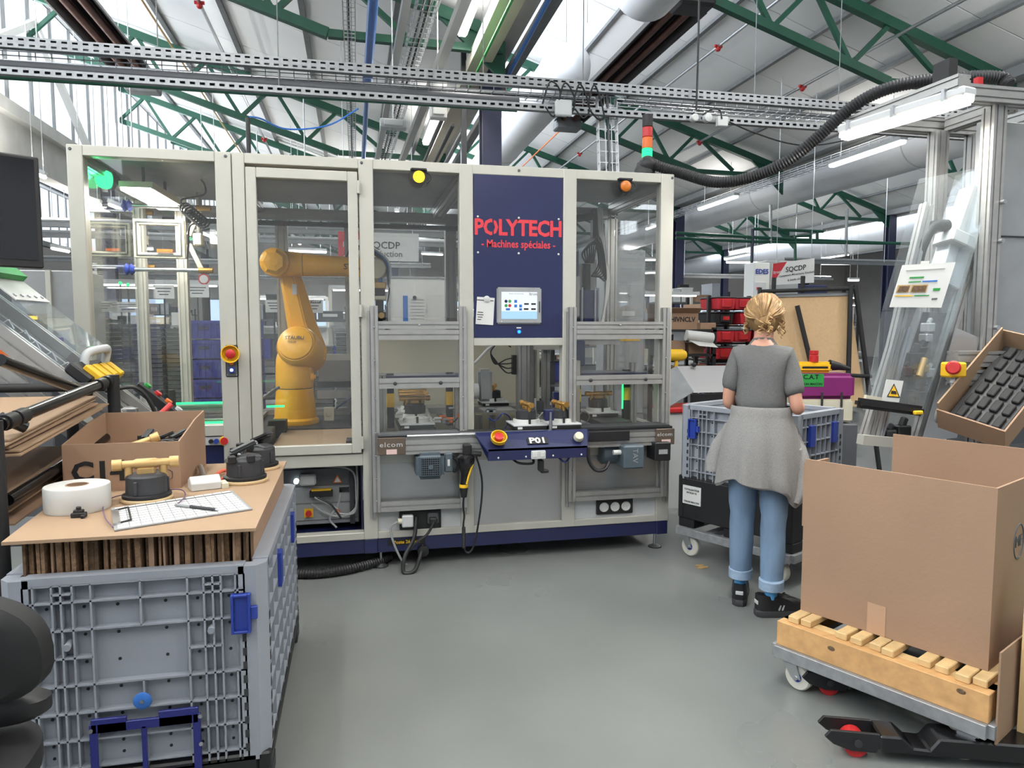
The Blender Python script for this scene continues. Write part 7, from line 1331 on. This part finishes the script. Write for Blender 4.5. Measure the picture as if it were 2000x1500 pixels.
# far racks, benches and cabinets (each its own thing)
RB_ = random.Random(11)
cols = ['grey_mid', 'grey_light', 'grey_dark', 'blue_crate', 'cardboard', 'beige', 'white', 'dark', 'grey_plastic']
def rack(lab, x, y, w_, h_, lv):
    t = thing('storage_rack', lab, 'rack', (x, y, 0), 'far storage racks'); d = .5
    for sx_ in (-1, 1):
        for dy in (0, d): MB().box(x+sx_*w_/2-.02, x+sx_*w_/2+.02, y+dy-.02, y+dy+.02, 0, h_).build('post', 'dark', t)
    for k in range(lv):
        z = .15+(h_-.35)*k/max(1, lv-1); MB().box(x-w_/2, x+w_/2, y, y+d, z-.03, z).build('shelf_board', 'grey_dark', t); xx = x-w_/2+.03
        while xx < x+w_/2-.15:
            bw = RB_.uniform(.14, .34); bh = RB_.uniform(.1, (h_-.35)/lv*.85); bw = min(bw, x+w_/2-xx-.03); m_ = RB_.choice(cols)
            MB().box(xx, xx+bw, y+.02, y+d-.05, z, z+bh).box(xx-.004, xx+bw+.004, y+.012, y+d-.045, z+bh-.02, z+bh).build('container', m_, t)
            if RB_.random() < .5: MB().box(xx+bw*.2, xx+bw*.8, y+.01, y+.02, z+bh*.3, z+bh*.65).build('container_label', 'paper', t)
            xx += bw+RB_.uniform(.02, .08)
    return t
def bench(lab, x, y, w_):
    t = thing('work_bench', lab, 'workbench', (x, y, 0), 'far work benches')
    for sx_ in (-1, 1):
        MB().box(x+sx_*w_/2-.025, x+sx_*w_/2+.025, y+.55, y+.6, 0, 2.1).build('post', 'alu', t); MB().box(x+sx_*w_/2-.025, x+sx_*w_/2+.025, y, y+.05, 0, .88).build('leg', 'alu', t)
    MB().box(x-w_/2, x+w_/2, y, y+.62, .88, .92).build('worktop', 'grey_light', t); MB().box(x-w_/2, x+w_/2, y+.3, y+.6, 1.5, 1.53).build('shelf_board', 'grey_mid', t); MB().bar((x-w_/2, y+.3, 2.08), (x+w_/2, y+.3, 2.08), .1, .06).build('light_bar', 'grey_light', t); MB().box(x-w_/2+.05, x+w_/2-.05, y+.27, y+.33, 2.03, 2.05).build('light_tube', 'tube_far', t)
    MB().box(x-w_/2, x+w_/2, y+.58, y+.6, .95, 1.45).build('back_panel', RB_.choice(['white', 'grey_light', 'grey_mid', 'beige']), t)
    mx = x+RB_.uniform(-.3, .3); MB().box(mx-.25, mx+.25, y+.3, y+.34, 1.05, 1.38).build('monitor', 'black', t); MB().box(mx-.03, mx+.03, y+.32, y+.4, .92, 1.1).build('monitor_stand', 'dark', t)
    for k in range(4):
        bx2 = x-w_/2+.15+RB_.random()*(w_-.4); bh = RB_.uniform(.08, .3); MB().box(bx2, bx2+.2, y+.35, y+.55, 1.53, 1.53+bh).build('container', RB_.choice(cols), t); MB().box(bx2-.05, bx2+.12, y+.05, y+.25, .92, .92+bh*.8).build('container', RB_.choice(cols), t)
    MB().box(x-w_/2+.08, x+w_/2-.08, y+.06, y+.56, .15, .75).build('drawer_unit', RB_.choice(['grey_mid', 'blue_col', 'grey_dark']), t, bevel=.01)
    return t
spots = [(-3.6, 8.2, 'r', 'left of the machine, nearest'), (-2.62, 9.7, 'b', 'behind the tray stacks'), (-.5, 9.2, 'r', 'behind the robot'), (.6, 10.4, 'b', 'behind the whiteboard, near'), (1.9, 9.0, 'r', 'behind the navy panel'), (2.2, 11.5, 'b', 'behind the grey control cabinet'), (3.6, 10.2, 'r', 'left behind the red bins'), (4.9, 11.0, 'b', 'right behind the red bins'), (6.3, 12.5, 'r', 'behind the white cabinet'), (8.3, 11.2, 'b', 'right of the navy machine tool'), (9.6, 13, 'r', 'right of the tan board, near'), (11.2, 15, 'b', 'at the far right aisle'),
         (-5.5, 11, 'b', 'at the far left, near'), (-7.5, 13, 'r', 'at the far left, middle'), (-4.2, 14.5, 'r', 'far left of centre'), (-1.4, 14, 'b', 'far centre left'), (1.6, 15, 'r', 'far centre'), (4.2, 15.5, 'b', 'far centre right'), (7.6, 16.5, 'r', 'far right of the blue column'), (10.2, 18, 'b', 'far right, back'), (13.5, 19, 'r', 'extreme right, back'), (-7, 18, 'b', 'extreme left, back'), (-2.6, 20, 'r', 'back row left'), (2.9, 21, 'b', 'back row centre'), (6.2, 22, 'r', 'back row right of centre'), (9.6, 23, 'b', 'back row right'), (13.5, 24, 'b', 'back row far right'), (16.5, 22, 'r', 'back corner at right'), (-6, 26, 'r', 'rearmost left'), (0, 27, 'b', 'rearmost centre'), (8, 28, 'r', 'rearmost right')]
for x, y, k, w_ in spots:
    if k == 'r': rack('far storage rack of mixed containers, '+w_, x, y, RB_.uniform(1.3, 1.9), RB_.uniform(1.7, 2.2), 4)
    else: bench('far workbench with monitor and light bar, '+w_, x, y, RB_.uniform(1.4, 1.9))
# oven at the far left, coloured crates, fire-point disc
ov = thing('test_oven', 'long dark machine with lit yellow windows at the far left', 'machine', (-3.1, 7, 0)); MB().box(-3.9, -2.35, 7, 7.6, 0, 2.0).build('body', 'grey_mid', ov, bevel=.01); MB().box(-3.8, -2.9, 6.985, 7, 1.72, 1.92).build('dark_band', 'black', ov); MB().box(-3.8, -2.62, 6.985, 7, 1.2, 1.62).build('window', 'olive' if 'olive' in M else mat('olive', S(112, 102, 74), .3), ov); MB().box(-3.3, -2.7, 6.98, 6.985, 1.57, 1.6).build('window_light', 'beacon_on', ov); MB().box(-2.62, -2.58, 6.97, 7, 1.1, 2.0).build('upright', 'alu', ov)
for k, (x, m, w_) in enumerate(((-2.62, 'orange', 'orange'), (-2.38, 'purple_bin', 'purple'))):
    if m not in M: mat(m, S(112, 70, 190), .5)
    crate(w_+' small crate behind the inclined feeder', (x, 6.2, 1.28), m, (.2, .25, .14))
tag(MB().box(-2.75, -2.25, 6.0, 6.4, 0, 1.275).build('side_bench', 'grey_dark', bevel=.01), 'dark bench carrying the orange and purple crates', 'bench')
fpd = thing('hose_sign', 'round red and white disc sign seen through the left cell', 'sign', at(398, 545, Y=8.5)); cF = at(398, 545, Y=8.5); MB().cyl(cF, cF+V((0, .01, 0)), .06, 24).build('disc', 'red', fpd); MB().lathe([(.03, 0), (.045, 0), (.045, -.003), (.03, -.003)], cF, (0, 1, 0), 24).build('ring', 'white', fpd); MB().cyl(cF+V((0, .03, 0)), (cF.x, cF.y+.03, 0), .03, 8).build('post', 'dark', fpd)
for k, (x, y) in enumerate(((235, 553), (250, 556), (287, 557), (356, 553))):
    c_ = at(x, y, Y=9.3); t = thing('status_lamp', ['first', 'second', 'third', 'fourth'][k]+' small lit status lamp behind the left cell', 'lamp', c_, 'small status lamps'); MB().ball(c_, .022, 10, 6).build('bulb', 'led_red' if k == 3 else 'led_green', t, smooth=True); MB().cyl(c_-V((0, 0, .02)), (c_.x, c_.y, 0), .01, 6).build('stem', 'dark', t)
# hanging info sheets / boards seen through the cell
for k, (x, y, w_, h_, Y) in enumerate(((610, 598, .2, .13, 7.2), (535, 598, .16, .12, 7.3), (320, 570, .2, .14, 8.0), (385, 568, .24, .14, 8.2), (250, 600, .26, .1, 7.5), (195, 598, .3, .1, 7.5), (170, 540, .2, .3, 8.5))):
    c_ = at(x, y, Y=Y); t = thing('info_sheet', 'white info sheet seen through the glass, %s from the robot leftwards' % ['first', 'second', 'third', 'fourth', 'fifth', 'sixth', 'last'][k], 'sheet', c_, 'white info sheets behind the machine'); MB().cbox(c_, (w_, .006, h_)).build('sheet', 'paper', t)
    for j in range(3): MB().cbox(c_+V((0, -.004, h_*(.25-.22*j))), (w_*(.75-.15*j), .001, h_*.08)).build('print_line', 'grey_dark', t)
    MB().cyl(c_+V((0, .01, h_/2)), (c_.x, c_.y+.01, 0), .008, 6).build('stand', 'dark', t)
    if k == 0: text('print', 'A4092114', .04, c_+V((0, -.005, h_*.3)), 'black', t, bold=.0006)
# overhead rails over the far aisles
for k, (y, z, x0, x1) in enumerate(((10, 2.75, -5, 2.5), (12.5, 2.9, -8, 2.1), (13, 2.8, 8.6, 13.4), (17, 2.9, -7, 1.8), (18, 2.85, 8.6, 13.4), (22, 2.9, -9, 1.8))):
    t = thing('aisle_rail', 'grey overhead rail with hangers crossing the far hall, %s nearest' % ['first', 'second', 'third', 'fourth', 'fifth', 'sixth'][k], 'rail', (x0, y, z), 'overhead aisle rails'); MB().box(x0, x1, y, y+.06, z, z+.06).build('beam', 'galv_dull', t); MB().cyl((x0, y+.12, z+.1), (x1, y+.12, z+.1), .03, 8).build('pipe', 'grey_mid', t); xx = x0+.2
    while xx < x1: MB().cyl((xx, y+.03, z+.06), (xx, y+.03, 4.7), .008, 5).build('hanger', 'steel', t); xx += 2.1
# second duct line, hoses and wall things on the column right of the machine
cl = thing('column_box', 'small black box with cables on the column by the machine', 'box', (7.4, 15.4, 2.2)); MB().cbox((7.5, 15.42, 2.35), (.25, .14, .3)).build('box', 'black', cl, bevel=.01); MB().cbox((7.5, 15.44, 1.62), (.1, .08, .15)).build('socket', 'white', cl); MB().tube(curve([(7.5, 15.4, 2.2), (7.42, 15.36, 2.0), (7.5, 15.36, 1.8), (7.5, 15.4, 1.68)]), .012, 6).build('cable', 'white', cl, smooth=True)
